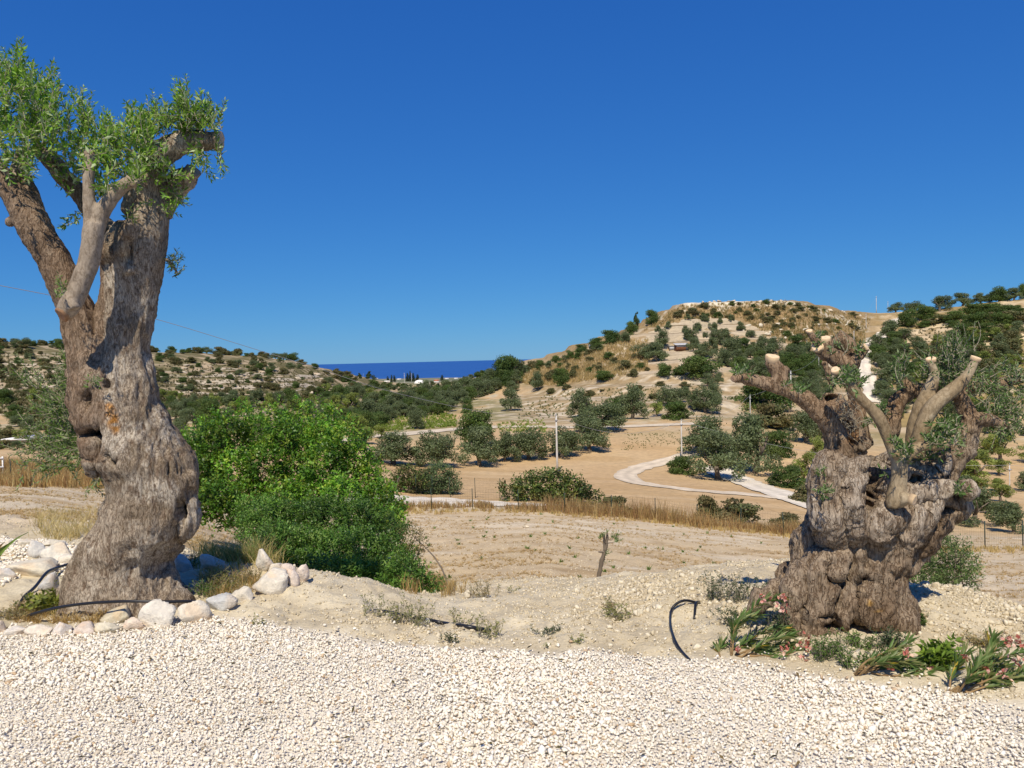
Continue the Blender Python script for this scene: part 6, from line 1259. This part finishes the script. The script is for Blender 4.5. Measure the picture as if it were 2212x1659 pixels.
for px, py, h, w, n, lb, c in ((810, 1330, 52, 60, 26, 'airy dry weed at the left end of the straight pipe', OLV), (862, 1348, 66, 70, 40, 'tall tangled weed over the straight pipe', OLV), (905, 1352, 60, 60, 34, 'weed tangle right beside the visible part of the straight pipe', OLV), (985, 1352, 56, 60, 18, 'thin wispy weed behind the straight pipe', OLV), (1045, 1378, 56, 60, 24, 'wispy weed at the right end of the straight pipe', OLV), (975, 1388, 26, 34, 9, 'small dark sprig at the gravel edge below the pipe', DKG), (1075, 1376, 40, 30, 10, 'thin weed right of the straight pipe end', OLV), (1333, 1338, 34, 60, 50, 'round green herb cushion in the middle of the earth bank', OLV),
                              (1318, 1318, 30, 22, 14, 'dry brown tuft above the round herb cushion', DRY), (1180, 1372, 26, 60, 12, 'creeping thorny stem lying on the bank at the centre', DKG), (1235, 1392, 22, 50, 10, 'creeping stem further right on the bank', OLV), (480, 1270, 46, 80, 60, 'yellow green weeds inside the stone ring right of the trunk', [(0.22, 0.22, 0.06), (0.15, 0.18, 0.05), (0.3, 0.25, 0.09)]), (440, 1288, 36, 60, 40, 'green herbs at the right foot of the tall trunk', GRN), (545, 1258, 34, 40, 24, 'dry reddish weed before the back right stones', DRY), (410, 1226, 30, 34, 30, 'bright green sprig under the swollen side of the trunk', GRN),
                              (110, 1318, 40, 70, 60, 'yellow green weeds at the left foot of the tall olive', [(0.26, 0.28, 0.05), (0.17, 0.2, 0.05)]), (60, 1322, 30, 70, 50, 'dry brown weeds inside the ring at left', DRY), (30, 1335, 26, 60, 40, 'dry weed mat near the left picture edge', DRY), (140, 1290, 50, 26, 12, 'thin weed stalks against the left foot of the trunk', OLV),
                              (1545, 1296, 70, 60, 36, 'dark spiky weeds above the black hose end', DKG), (1600, 1300, 60, 70, 40, 'dark weeds between the hose and the oleander', DKG), (1660, 1300, 56, 60, 40, 'dark weeds in the shade left of the gnarled trunk', DKG), (1590, 1350, 40, 60, 36, 'dry dark weeds left of the oleander', DKG), (1700, 1370, 60, 70, 70, 'feathery blue green herb between oleander and trunk', DKG), (1745, 1330, 60, 40, 40, 'dark herb growing in the root fork of the gnarled tree', DKG), (1790, 1420, 50, 70, 60, 'white flowered weeds in front of the gnarled trunk', GRN), (1860, 1400, 34, 60, 40, 'green weeds under the hollow of the gnarled trunk', GRN), (1930, 1398, 44, 60, 50, 'dark green herb at the right foot of the gnarled trunk', DKG), (1985, 1350, 30, 34, 24, 'small green bush on the mound right of the gnarled trunk', GRN),
                              (2030, 1442, 60, 54, 40, 'bright green leafy weed between two oleanders', [(0.2, 0.3, 0.04), (0.15, 0.24, 0.04)]), (1835, 1444, 40, 50, 18, 'green weed sprig left of the middle oleander', GRN), (1880, 1440, 26, 40, 20, 'low green weed under the middle oleander', GRN), (2120, 1392, 20, 80, 40, 'dry brushwood on the rubble right of the gnarled tree', DRY), (1100, 1280, 20, 40, 8, 'tiny weed at the lip of the earth bank', OLV), (1040, 1290, 40, 60, 30, 'dry grass tuft at the right end of the mastic shrub', DRY), (560, 1352, 20, 30, 8, 'small weed on the earth below the ring', OLV)):
    weed(px, py, h, w, n if c is not OLV else max(6, int(n * .6)), lb, c, *( (.05, .02) if 'leafy' in lb or 'yellow green weeds at' in lb else (.022, .006)), nl=14)
# dry grass and tawny tussocks
def near_grass(poly, n, h, nb, cols, label, w=.003, ymin=5, ymax=30, sp=.3): tufts('dry_grass', patch(poly, n, ymin, ymax), h, nb, cols, 'grass', label, w, sp)
near_grass([(430, 1080), (560, 1080), (600, 1160), (560, 1240), (430, 1230)], 170, vr.uniform(.06, .26, 170), 9, [(0.56, 0.45, 0.22), (0.46, 0.36, 0.15), (0.2, 0.24, 0.07)], 'yellow dry oats between the trunk and the thicket', .0022, 5.8, 12, .55)
near_grass([(60, 1110), (240, 1095), (200, 1160), (100, 1180)], 190, vr.uniform(.05, .2, 190), 9, [(0.54, 0.43, 0.21), (0.45, 0.34, 0.15), (0.6, 0.5, 0.28)], 'dry oats behind the left side of the trunk', .0022, 6.5, 14, .55)
near_grass([(890, 1220), (1010, 1280), (960, 1290), (870, 1260)], 70, .16, 14, STRAW, 'tawny dry grass at the foot of the mastic shrub', .003, 5.5, 11)
near_grass([(30, 1315), (140, 1300), (230, 1335), (200, 1350), (20, 1345)], 90, .07, 14, STRAW, 'dry grass litter inside the stone ring', .002, 4.4, 5.6, .8)
near_grass([(420, 1240), (560, 1235), (560, 1275), (470, 1300)], 70, .10, 14, STRAW + [(0.25, 0.25, 0.08)], 'dry grass inside the right half of the stone ring', .002, 4.6, 6.4, .6)
# strap leaved plant cut by the left picture edge
p = G(-20, 1222); o = empty('strap_leaved_plant', p); tag(o, 'strap leaved green plant cut by the left picture edge', 'plant'); r = np.random.default_rng(3)
for k in range(9):
    a = r.uniform(-1.2, 1.5); L_ = r.uniform(.2, .4); t = np.linspace(0, 1, 7)[:, None]; d = np.array([math.sin(a) * .5, r.normal(0, .25), 1.0]); c = p + d * t * L_ + np.array([math.sin(a) * .25, 0, -.25]) * t ** 2.2 * L_; w_ = (.022 * (1 - t ** 2) + .002) * np.array([[.9, .4, 0]])
    v = np.stack([c - w_, c + w_ * .0 + np.array([0, .006, -.004]), c + w_], 1).reshape(-1, 3); i = np.arange(6); f = np.concatenate([np.stack([i * 3, i * 3 + 1, i * 3 + 4, i * 3 + 3], -1), np.stack([i * 3 + 1, i * 3 + 2, i * 3 + 5, i * 3 + 4], -1)])
    mk('leaf', v, f, M['leaf'], o, p, (0.16, 0.24, 0.05) if k % 3 else (0.4, 0.25, 0.1))

# ------------------------------------------------------------------ oleanders
def oleander(base_px, bY, fn, stems, flowers, label, seed):
    r = np.random.default_rng(seed); b = P(*base_px, bY); b = np.array([b[0], bY, float(H(b[0], bY))]); o = empty('oleander', b); tag(o, label, 'shrub', 'oleanders by the gnarled tree')
    for pts in stems:
        dy = r.normal(0, .06); q = np.array([P(*fn(x, y), bY + dy * (i > 0) + .03 * i) for i, (x, y) in enumerate(pts)]); q[0, 2] = min(q[0, 2], H(q[0, 0], q[0, 1])); c = resample(q, 26); c[:, 2] = np.maximum(c[:, 2], H(c[:, 0], c[:, 1]) + .004)
        v, f = tube(c, np.linspace(.006, .0025, 26), 6); st = mk('stem', v, f, M['oleander_stem'], o, b)
        n0 = 8; cc = np.repeat(c[n0:], 4, axis=0); tn = np.repeat(np.gradient(c, axis=0)[n0:], 4, axis=0); tn /= np.linalg.norm(tn, axis=1)[:, None]; n = len(cc); side = r.normal(size=(n, 3)); side -= tn * np.sum(side * tn, 1)[:, None]; side /= np.linalg.norm(side, axis=1)[:, None]
        ang = r.uniform(.3, .8, (n, 1)); ax = tn * np.cos(ang) + side * np.sin(ang) + np.array([0, 0, -.06]); nr_ = np.cross(ax, np.cross(tn, side)) + r.normal(0, .25, (n, 3)) + (0, 0, .4)
        col = np.array([(0.085, 0.15, 0.035), (0.12, 0.20, 0.05), (0.18, 0.24, 0.08), (0.24, 0.25, 0.09)])[r.integers(0, 4, n)] * r.uniform(.8, 1.2, (n, 1)); col[r.random(n) < .02] = (.5, .36, .04)
        v, f = leaf_cards(cc, nr_, ax, .085 * r.uniform(.6, 1.15, n), .0125 * np.ones(n), .15); tag(mk('leaves', v, f, M['gloss_leaf'], st, None or b * 0, np.repeat(col, 5, axis=0)), kind='stuff').data.transform(Matrix.Translation(Vector(tuple(-b))))
    for x, y, rr in flowers:
        c = P(*fn(x, y), bY + r.normal(.0, .05)); R_ = rr * fn.scale * bY / FPX; pos, ax, nr_, col = [], [], [], []
        for k in range(9):
            fc = c + r.normal(0, R_ * .5, 3); dr = r.normal(size=3) + (0, -.5, .3); dr /= np.linalg.norm(dr); u = np.cross(dr, [.2, .3, .9]); u /= np.linalg.norm(u); w = np.cross(dr, u); hue = np.array([(.78, .46, .42), (.84, .62, .55), (.58, .22, .19), (.42, .14, .11)][r.choice(4, p=[.32, .22, .26, .2])])
            for m_ in range(5): a = m_ * 1.2566 + r.uniform(0, .3); pos.append(fc); ax.append(u * math.cos(a) + w * math.sin(a) + dr * .35); nr_.append(dr); col.append(hue * r.uniform(.85, 1.15))
        v, f = leaf_cards(np.array(pos), np.array(nr_), np.array(ax), .015 * r.uniform(.6, 1.1, len(pos)), .011 * np.ones(len(pos)), .3); mk('flower_cluster', v, f, M['petal'], o, b, np.repeat(np.clip(np.array(col), 0, .9), 5, axis=0))
    return o
M['petal'] = leaf_mat('petal', .4, .6, .1); M['oleander_stem'] = plain_mat('oleander_stem', (0.26, 0.17, 0.08), .7, .2, .2, 20)
def O1(x, y): return 1458 + x * .2116, 1134 + y * .2116
O1.scale = .2116
def O2(x, y): return 1809 + x * .1821, 1377 + y * .1821
O2.scale = .1821
oleander((1592, 1434), 4.02, O1, [[(575, 1425), (572, 1250), (585, 1100), (640, 1000), (760, 900), (860, 800), (1040, 740)], [(620, 1420), (720, 1250), (860, 1110), (1000, 1060), (1150, 1060), (1300, 1095)], [(720, 1430), (760, 1290), (900, 1270), (1100, 1290), (1240, 1290)], [(620, 1420), (700, 1330), (820, 1250), (950, 1180), (1150, 1130)], [(700, 1440), (800, 1370), (900, 1380), (1040, 1400)], [(760, 1440), (950, 1380), (1150, 1390), (1320, 1410)], [(460, 1372), (448, 1300), (470, 1235)], [(575, 1420), (600, 1280), (700, 1220), (760, 1170)], [(575, 1420), (590, 1250), (610, 1060), (700, 960), (800, 930)], [(640, 1420), (800, 1300), (980, 1330), (1180, 1350)]],
         [(1095, 840, 60), (905, 755, 50), (1090, 730, 40), (1345, 1160, 60), (1325, 1240, 55), (1090, 1270, 40), (1230, 1290, 40), (820, 1455, 50), (900, 1400, 40), (965, 1430, 50), (1300, 1450, 55), (1335, 1385, 50), (650, 1268, 24), (1150, 1180, 40)], 'left oleander with pink flowers arching up beside the black hose', 21)
oleander((1848, 1464), 3.76, O2, [[(200, 475), (280, 340), (400, 250), (560, 180), (690, 130), (820, 65)], [(220, 490), (420, 440), (700, 430), (1050, 430), (1160, 440)], [(220, 490), (450, 470), (700, 530), (900, 600)], [(300, 440), (480, 330), (700, 280), (880, 300)], [(400, 545), (700, 490), (1000, 520), (1180, 590)], [(220, 480), (400, 330), (600, 250), (780, 220)], [(250, 490), (500, 480), (800, 500), (980, 560)]],
         [(835, 190, 60), (600, 240, 30), (590, 350, 45), (945, 365, 40), (940, 530, 70), (965, 630, 55), (1165, 590, 70), (1275, 690, 40), (1120, 360, 24)], 'middle oleander lying low over the gravel with pink flowers', 22)
oleander((2056, 1506), 3.52, O2, [[(1330, 705), (1480, 600), (1650, 420), (1750, 270), (1880, 130), (2060, 60)], [(1380, 695), (1560, 560), (1750, 440), (1960, 350)], [(1330, 640), (1350, 450), (1430, 310), (1500, 200)], [(1400, 705), (1600, 610), (1850, 650), (2100, 720), (2230, 800)], [(1450, 720), (1700, 600), (1950, 560), (2240, 600)], [(1480, 650), (1700, 440), (1950, 240), (2240, 170)], [(1400, 690), (1560, 480), (1640, 350), (1690, 270)], [(1500, 640), (1800, 500), (2050, 480), (2260, 460)], [(1700, 350), (1800, 180), (1840, 20)]],
         [(1990, 45, 60), (2150, 60, 60), (1975, 430, 80), (1985, 520, 70), (2150, 270, 75), (1950, 760, 80), (2040, 825, 60), (2190, 890, 50), (1600, 380, 40), (1525, 240, 30), (1750, 370, 40)], 'right oleander with large pink flowers at the picture edge', 23)

# ------------------------------------------------------------------ cut sapling in the near field
def SG(x, y): return 1215 + x * .1302, 1107 + y * .1302
SG.scale = .1302
sY = 10.6; b = P(*SG(590, 1110), sY); b = np.array([b[0], sY, float(H(b[0], sY))]); o = empty('cut_sapling', b); tag(o, 'dark lopped sapling leaning in the near field beyond the bank', 'sapling')
q = np.array([[b[0] - .01, sY, b[2] - .05], *[P(*SG(x, y), sY) for x, y in ((600, 1080), (650, 830), (695, 660), (730, 500), (742, 380), (742, 300))]])
v, f = tube(q, np.array([.034, .033, .031, .029, .022, .016, .006]), 10, 30, True, .25, 3); mk('trunk', v, f, M['far_bark'], o, b)
for pts, rr in (([(705, 640), (692, 520), (690, 400), (694, 360)], .019), ([(705, 650), (650, 655), (596, 652)], .018), ([(740, 510), (790, 505), (850, 500)], .008), ([(742, 430), (800, 460), (840, 430)], .006)):
    v, f = tube(np.array([P(*SG(x, y), sY - .01) for x, y in pts]), np.linspace(rr, rr * .6, len(pts)), 8, 10, True, .2, 5); mk('branch_stub', v, f, M['far_bark'], o, b)
S = [(P(*SG(x, y), sY), P(*SG(x + vr.normal(60, 50), y + vr.normal(-50, 40)), sY + vr.normal(0, .1)), vr.normal(0, .01, 3), 1.0) for x, y in ((820, 420), (850, 440), (880, 470), (900, 490), (800, 390), (860, 400), (640, 410), (600, 430), (680, 800), (700, 700)) for _ in range(2)]
(sv, sf), (lv, lf, lc) = shoots(S, rng, .05, .014, .02); tag(mk('foliage', lv, lf, M['leaf'], o, b, lc), kind='stuff')

# ------------------------------------------------------------------ wire fences
def fence(pts, hgt, label, mesh=True, group=None):
    b = pts[0]; o = empty('wire_fence', b); tag(o, label, 'fence', group); lean = np.random.default_rng(8)
    for p in pts:
        t = p + np.array([lean.normal(0, .02), lean.normal(0, .02), hgt]); v, f = tube([p - (0, 0, .1), t], [.024, .024], 6); mk('post', v, f, M['post'], o, b)
    if mesh:
        vs, fs = [], []
        def strip(A_, B_, r_): vs.append(tube([A_, B_], [r_, r_], 3, None, False))
        for A_, B_ in zip(pts[:-1], pts[1:]):
            for h in np.linspace(.06, hgt - .05, 9): strip(A_ + (0, 0, h), B_ + (0, 0, h), .0022)
            for u in np.linspace(0, 1, 18)[1:-1]: c = A_ * (1 - u) + B_ * u; strip(c + (0, 0, .05), c + (0, 0, hgt - .05), .0018)
        v, f, _ = join(vs); tag(mk('wire_mesh', v, f, M['post'], o, b), kind='stuff')
    return o
fence(FENCE, 1.25, 'long green post and wire mesh fence crossing behind the near field')
fence(GN_([(900, 1080), (935, 1081), (973, 1078), (1027, 1076), (1080, 1080), (1140, 1090)], ymin=52), 1.35, 'short wire mesh fence on the far side of the white lane')

# ------------------------------------------------------------------ utility poles and cables
def pole(px, py, hpx, label, ymin=48, arm=False, r=.13):
    p = G(px, py, ymin=ymin); h = hpx * p[1] / FPX; o = empty('utility_pole', p); tag(o, label, 'utility pole'); r = max(r * h / 6.2, .05)
    v, f = tube(p + np.array([[0, 0, -.3], [0, 0, h]]), [r, r * .62], 10, 4); mk('shaft', v, f, M['concrete'], o, p, None, True)
    v, f = tube(p + np.array([[0, -.02, h - .01], [0, -.02, h + .18]]), [r * .35, r * .5], 8); mk('insulator', v, f, M['wire'], o, p)
    v, f = box(p + (0, -r, h - .45), (.3 if not arm else h * .3, .1, .12)); mk('bracket', v, f, M['wire'], o, p)
    return p + (0, 0, h)
p1 = pole(1204, 1019, 122, 'tallest concrete pole rising from the bush behind the fence at centre')
p2 = pole(1473, 995, 87, 'concrete pole beside the farm track loop')
p3 = pole(1621, 912, 58, 'thin concrete pole left of the lopped branches above the white road')
p4 = pole(1709, 884, 82, 'pole standing behind the left limb of the gnarled tree')
p5 = pole(1769, 802, 36, 'pole just left of the top stump of the gnarled tree', 100)
p6 = pole(1845, 755, 40, 'pole on the slope left of the middle of the hill road', 120)
p7 = pole(1871, 712, 34, 'pole on the slope left of the upper hill road', 120)
p8 = pole(1893, 669, 36, 'left of two poles on the skyline saddle', 150)
p9 = pole(1918, 660, 25, 'right of two poles on the skyline saddle', 150)
p10 = pole(2181, 1074, 70, 'pole at the right edge below the lopped limbs')
p11 = pole(874, 835, 29, 'left tall mast on the coastal plain before the sea', 250)
p12 = pole(889, 826, 20, 'right tall mast on the coastal plain before the sea', 350)
p13 = pole(804, 861, 12, 'short pole among trees left in the valley', 150)
p14 = pole(929, 834, 9, 'small pole with a crossarm on the coastal plain', 300, True)
p15 = pole(785, 822, 9, 'leftmost faint mast beside the ridge end', 500); p16 = pole(808, 822, 9, 'faint mast between ridge end and tall masts', 500)
def cable(A_, B_, sag, label, r=.014):
    t = np.linspace(0, 1, 24)[:, None]; c = A_ * (1 - t) + B_ * t; c[:, 2] -= (4 * sag * t * (1 - t))[:, 0]; v, f = tube(c, r, 5); return tag(mk('overhead_cable', v, f, M['wire'], None, A_), label, 'cable')
px_ = np.array([-200, -60, 0, 110, 325, 560, 700, 830, 1000, 1100, 1199]); py_ = np.array([575, 603, 617, 638, 686, 757, 800, 842, 882, 897, 900]); inv = np.interp(px_, [-200, 1199], [1 / 26, 1 / p1[1]])
c = P(px_, py_, 1 / inv); c[-1] = p1; v, f = tube(resample(c, 60), .013, 5); tag(mk('overhead_cable', v, f, M['wire'], None, p1), 'long cable slanting from the upper left down to the tallest pole', 'cable')
cable(p1, p2, 1.6, 'cable sagging between the two nearest concrete poles'); cable(p2, p3, 1.2, 'cable from the farm track pole up to the thin pole'); cable(p2, p10, 1.5, 'cable from the farm track pole towards the right edge'); cable(p3, p4, .8, 'cable between the thin pole and the one behind the limb')
cable(p4, p5, .8, 'cable behind the left limb of the gnarled tree'); cable(p5, p6, .8, 'cable climbing left of the hill road'); cable(p6, p7, .6, 'cable high on the slope left of the hill road'); cable(p7, p8, .6, 'cable reaching the skyline poles'); cable(p10, p10 + np.array([30, 6, -1.0]), .8, 'cable leaving at the right edge')
cable(p13, p14, 1.0, 'faint cable across the valley trees')

# ------------------------------------------------------------------ small buildings
M['board'] = plain_mat('shed_boards', (0.20, 0.09, 0.05), .85, .1, .3, 4); M['tin'] = plain_mat('corrugated_tin', (0.42, 0.42, 0.43), .5, .4, .15, 3); M['render'] = plain_mat('white_render', (0.78, 0.76, 0.72), .9, .1, .06, 1); M['tile'] = plain_mat('roof_tile', (0.45, 0.17, 0.09), .9, .1, .2, 2); M['dark'] = plain_mat('dark_opening', (0.03, 0.03, 0.035), .5, .3, .2, 2); M['block'] = plain_mat('concrete_block', (0.50, 0.49, 0.45), .9, .1, .12, 2)
p = G(1475, 758, ymin=120); s = p[1] / FPX; o = empty('wooden_shed', p); tag(o, 'small red brown wooden shed with tin roof on the hill terrace', 'shed')
W, Hs = 27 * s, 15 * s; D = 3.0
n_ = 12
for k in range(n_):
    v, f = box(p + (-W / 2 + (k + .5) * W / n_, 0, Hs * .40), (W / n_ * .94, .05, Hs * .8)); mk('board', v, f, M['board'], o, p)
for sx in (-1, 1):
    v, f = box(p + (sx * (W / 2 - .04), D / 2, Hs * .42), (.06, D, Hs * .84)); mk('side_wall', v, f, M['board'], o, p)
v, f = box(p + (0, D, Hs * .45), (W, .06, Hs * .9)); mk('back_wall', v, f, M['board'], o, p)
xs = np.linspace(-W / 2 - .2, W / 2 + .2, 60); zz_ = .05 * np.sin(xs * 2 * np.pi / .35); r0 = np.c_[xs, np.full(60, -.35), Hs * .86 + zz_]; r1 = np.c_[xs, np.full(60, D + .3), Hs * 1.16 + zz_]; v = np.concatenate([r0, r1, r0 - (0, 0, .03), r1 - (0, 0, .03)]) + p; i = np.arange(59)
mk('roof', v, np.concatenate([np.stack([i, i + 1, i + 61, i + 60], -1), np.stack([i + 120, i + 180, i + 181, i + 121], -1), np.stack([i, i + 120, i + 121, i + 1], -1)]), M['tin'], o, p)
v, f = box(p + (0, -.06, Hs * .70), (W * .96, .04, Hs * .22)); mk('front_sheet', v, f, M['tin'], o, p)
v, f = box(p + (W * .36, -.05, Hs * .26), (.8, .06, Hs * .5)); mk('door', v, f, M['dark'], o, p)
p = G(1453, 757, ymin=120); s = p[1] / FPX; o = empty('lean_to', p); tag(o, 'grey corrugated lean-to left of the wooden shed', 'lean-to')
v, f = box(p + (0, .1, 5 * s), (15 * s, .06, 8 * s)); mk('front_sheet', v, f, M['tin'], o, p); v, f = box(p + (0, 1.0, 10 * s), (16 * s, 2.2, .06)); mk('roof', v, f, M['tin'], o, p)
for sx in (-7, 7): v, f = box(p + (sx * s, .02, 5 * s), (.12, .12, 10 * s)); mk('post', v, f, M['far_bark'], o, p)
p = G(1280, 754, ymin=150); s = p[1] / FPX; o = empty('water_tank', p); tag(o, 'pale square concrete tank on the hill skyline', 'tank'); v, f = box(p + (0, 1, 5.2 * s), (14 * s, 2, 10.5 * s)); mk('wall', v, f, M['block'], o, p); v, f = box(p + (0, 1, 10.6 * s), (14.6 * s, 2.1, .12)); mk('lid', v, f, M['block'], o, p)
def house(px, py, w, h, label, roof, ymin, name='house'):
    p = G(px, py, ymin=ymin); s = p[1] / FPX; o = empty(name, p); tag(o, label, 'house' if name == 'house' else 'building'); W, Hh, D = w * s, h * s, w * s * .8
    v, f = box(p + (0, D / 2, Hh * .35), (W, D, Hh * .7)); mk('wall', v, f, M['render'], o, p)
    if roof == 'gable':
        v = np.array([[-.54 * W, -.1 * D, .7 * Hh], [.54 * W, -.1 * D, .7 * Hh], [.54 * W, 1.1 * D, .7 * Hh], [-.54 * W, 1.1 * D, .7 * Hh], [-.54 * W, .5 * D, Hh], [.54 * W, .5 * D, Hh]]) + p
        mk('roof', v, [np.array([[0, 1, 5, 4], [2, 3, 4, 5], [0, 3, 2, 1]]), np.array([[0, 4, 3], [1, 2, 5]])], M['tile'], o, p)
    else:
        v, f = box(p + (0, D / 2, Hh * .76), (W * 1.05, D * 1.05, Hh * .1)); mk('roof', v, f, M['render'], o, p)
    for k in (-.28, .05, .32): v, f = box(p + (k * W, -.03, Hh * .36), (W * .12, .1, Hh * .26)); mk('window', v, f, M['dark'], o, p)
house(943, 828, 10, 8, 'far house with red tiled roof on the coastal plain', 'gable', 400)
house(836, 827, 11, 6, 'long low white house far left on the coastal plain', 'flat', 400)
for x, lb in ((812, 'faint pale house by the sea at the far left'), (862, 'faint pale house by the sea behind the cypresses'), (965, 'faint pale house by the sea right of the white dome'), (1000, 'faint pale house by the sea near the grove'), (985, 'faint white house by the sea between two others')): house(x, 821, 8, 4, lb, 'flat', 900)
p = G(906, 828, ymin=420); s = p[1] / FPX; o = empty('white_dome', p); tag(o, 'low white dome shaped building on the coastal plain', 'building')
a, b = np.meshgrid(np.linspace(0, np.pi / 2, 8), np.linspace(0, 2 * np.pi, 28, endpoint=False), indexing='ij'); v = np.stack([np.cos(a) * np.cos(b) * 11 * s, np.cos(a) * np.sin(b) * 8 * s, np.sin(a) * 7 * s + .5 * s], -1).reshape(-1, 3) + p
i, j = np.meshgrid(np.arange(7), np.arange(28), indexing='ij'); mk('shell', v, np.stack([i * 28 + j, i * 28 + (j + 1) % 28, (i + 1) * 28 + (j + 1) % 28, (i + 1) * 28 + j], -1).reshape(-1, 4), M['render'], o, p, None, True); v, f = tube([p - (0, 0, 2), p + (0, 0, .8 * s)], [11.1 * s, 11.1 * s], 28); v[:, 1] = (v[:, 1] - p[1]) * .74 + p[1]; mk('base_wall', v, f, M['block'], o, p)
p = G(40, 958, ymin=70); s = p[1] / FPX; o = empty('long_shed', p); tag(o, 'long low white roofed shed far left beyond the trunk', 'shed'); v, f = box(p + (0, 2, 4 * s), (70 * s, 4, 8 * s)); mk('wall', v, f, M['block'], o, p); v, f = box(p + (-16 * s, 1.8, 9.5 * s), (40 * s, 5, 2.0 * s)); mk('roof', v, f, M['render'], o, p)
v, f = box(p + (21 * s, 1.8, 8.2 * s), (32 * s, 4.6, .8 * s)); mk('low_roof', v, f, M['block'], o, p)
p = G(-6, 1030, ymin=32, ymax=60); s = p[1] / FPX; o = empty('white_gate', p); tag(o, 'white railed gate end at the left picture edge', 'gate')
for h in (8, 21, 40): v, f = box(p + (0, 0, h * s), (30 * s, .06, 3.2 * s)); mk('rail', v, f, M['render'], o, p)
for x in (-12, 12): v, f = box(p + (x * s, .05, 22 * s), (2.5 * s, .05, 44 * s)); mk('upright', v, f, M['render'], o, p)

# ------------------------------------------------------------------ labels: tell look-alikes apart by their order from the side
ORD = ['', 'second', 'third', 'fourth', 'fifth', 'sixth', 'seventh', 'eighth', 'ninth', 'tenth', 'eleventh', 'twelfth']
BANDS = {1: [''], 2: ['upper', 'lower'], 3: ['upper', 'middle', 'lower'], 4: ['top', 'upper', 'lower', 'bottom'], 5: ['top', 'upper', 'middle', 'lower', 'bottom'], 6: ['topmost', 'top', 'upper', 'middle', 'lower', 'bottom'], 7: ['topmost', 'top', 'upper', 'middle', 'lower', 'bottom', 'lowest']}
same = {}
for o in SC.objects:
    if o.parent is None and o.get('category') and o.get('kind') != 'stuff': same.setdefault(o['label'], []).append(o)
for lb, os_ in same.items():
    if len(os_) < 2: continue
    k = min(7, -(-len(os_) // 22)); os_.sort(key=lambda o: pix(np.array(o.location))[1]); per = -(-len(os_) // k)
    for bi in range(k):
        row = sorted(os_[bi * per:(bi + 1) * per], key=lambda o: pix(np.array(o.location))[0]); n = len(row)
        for i, o in enumerate(row):
            j = n - 1 - i; side, q = ('left', i) if i <= j else ('right', j)
            w = (side + 'most' if q == 0 else ORD[min(q, 11)] + ' from ' + side); b_ = BANDS[k][bi]
            o['label'] = lb + ', ' + (b_ + ' row ' if b_ else '') + w
            if len(o['label'].split()) > 16: o['label'] = ' '.join(lb.split()[:11]) + ', ' + (b_ + ' row ' if b_ else '') + w
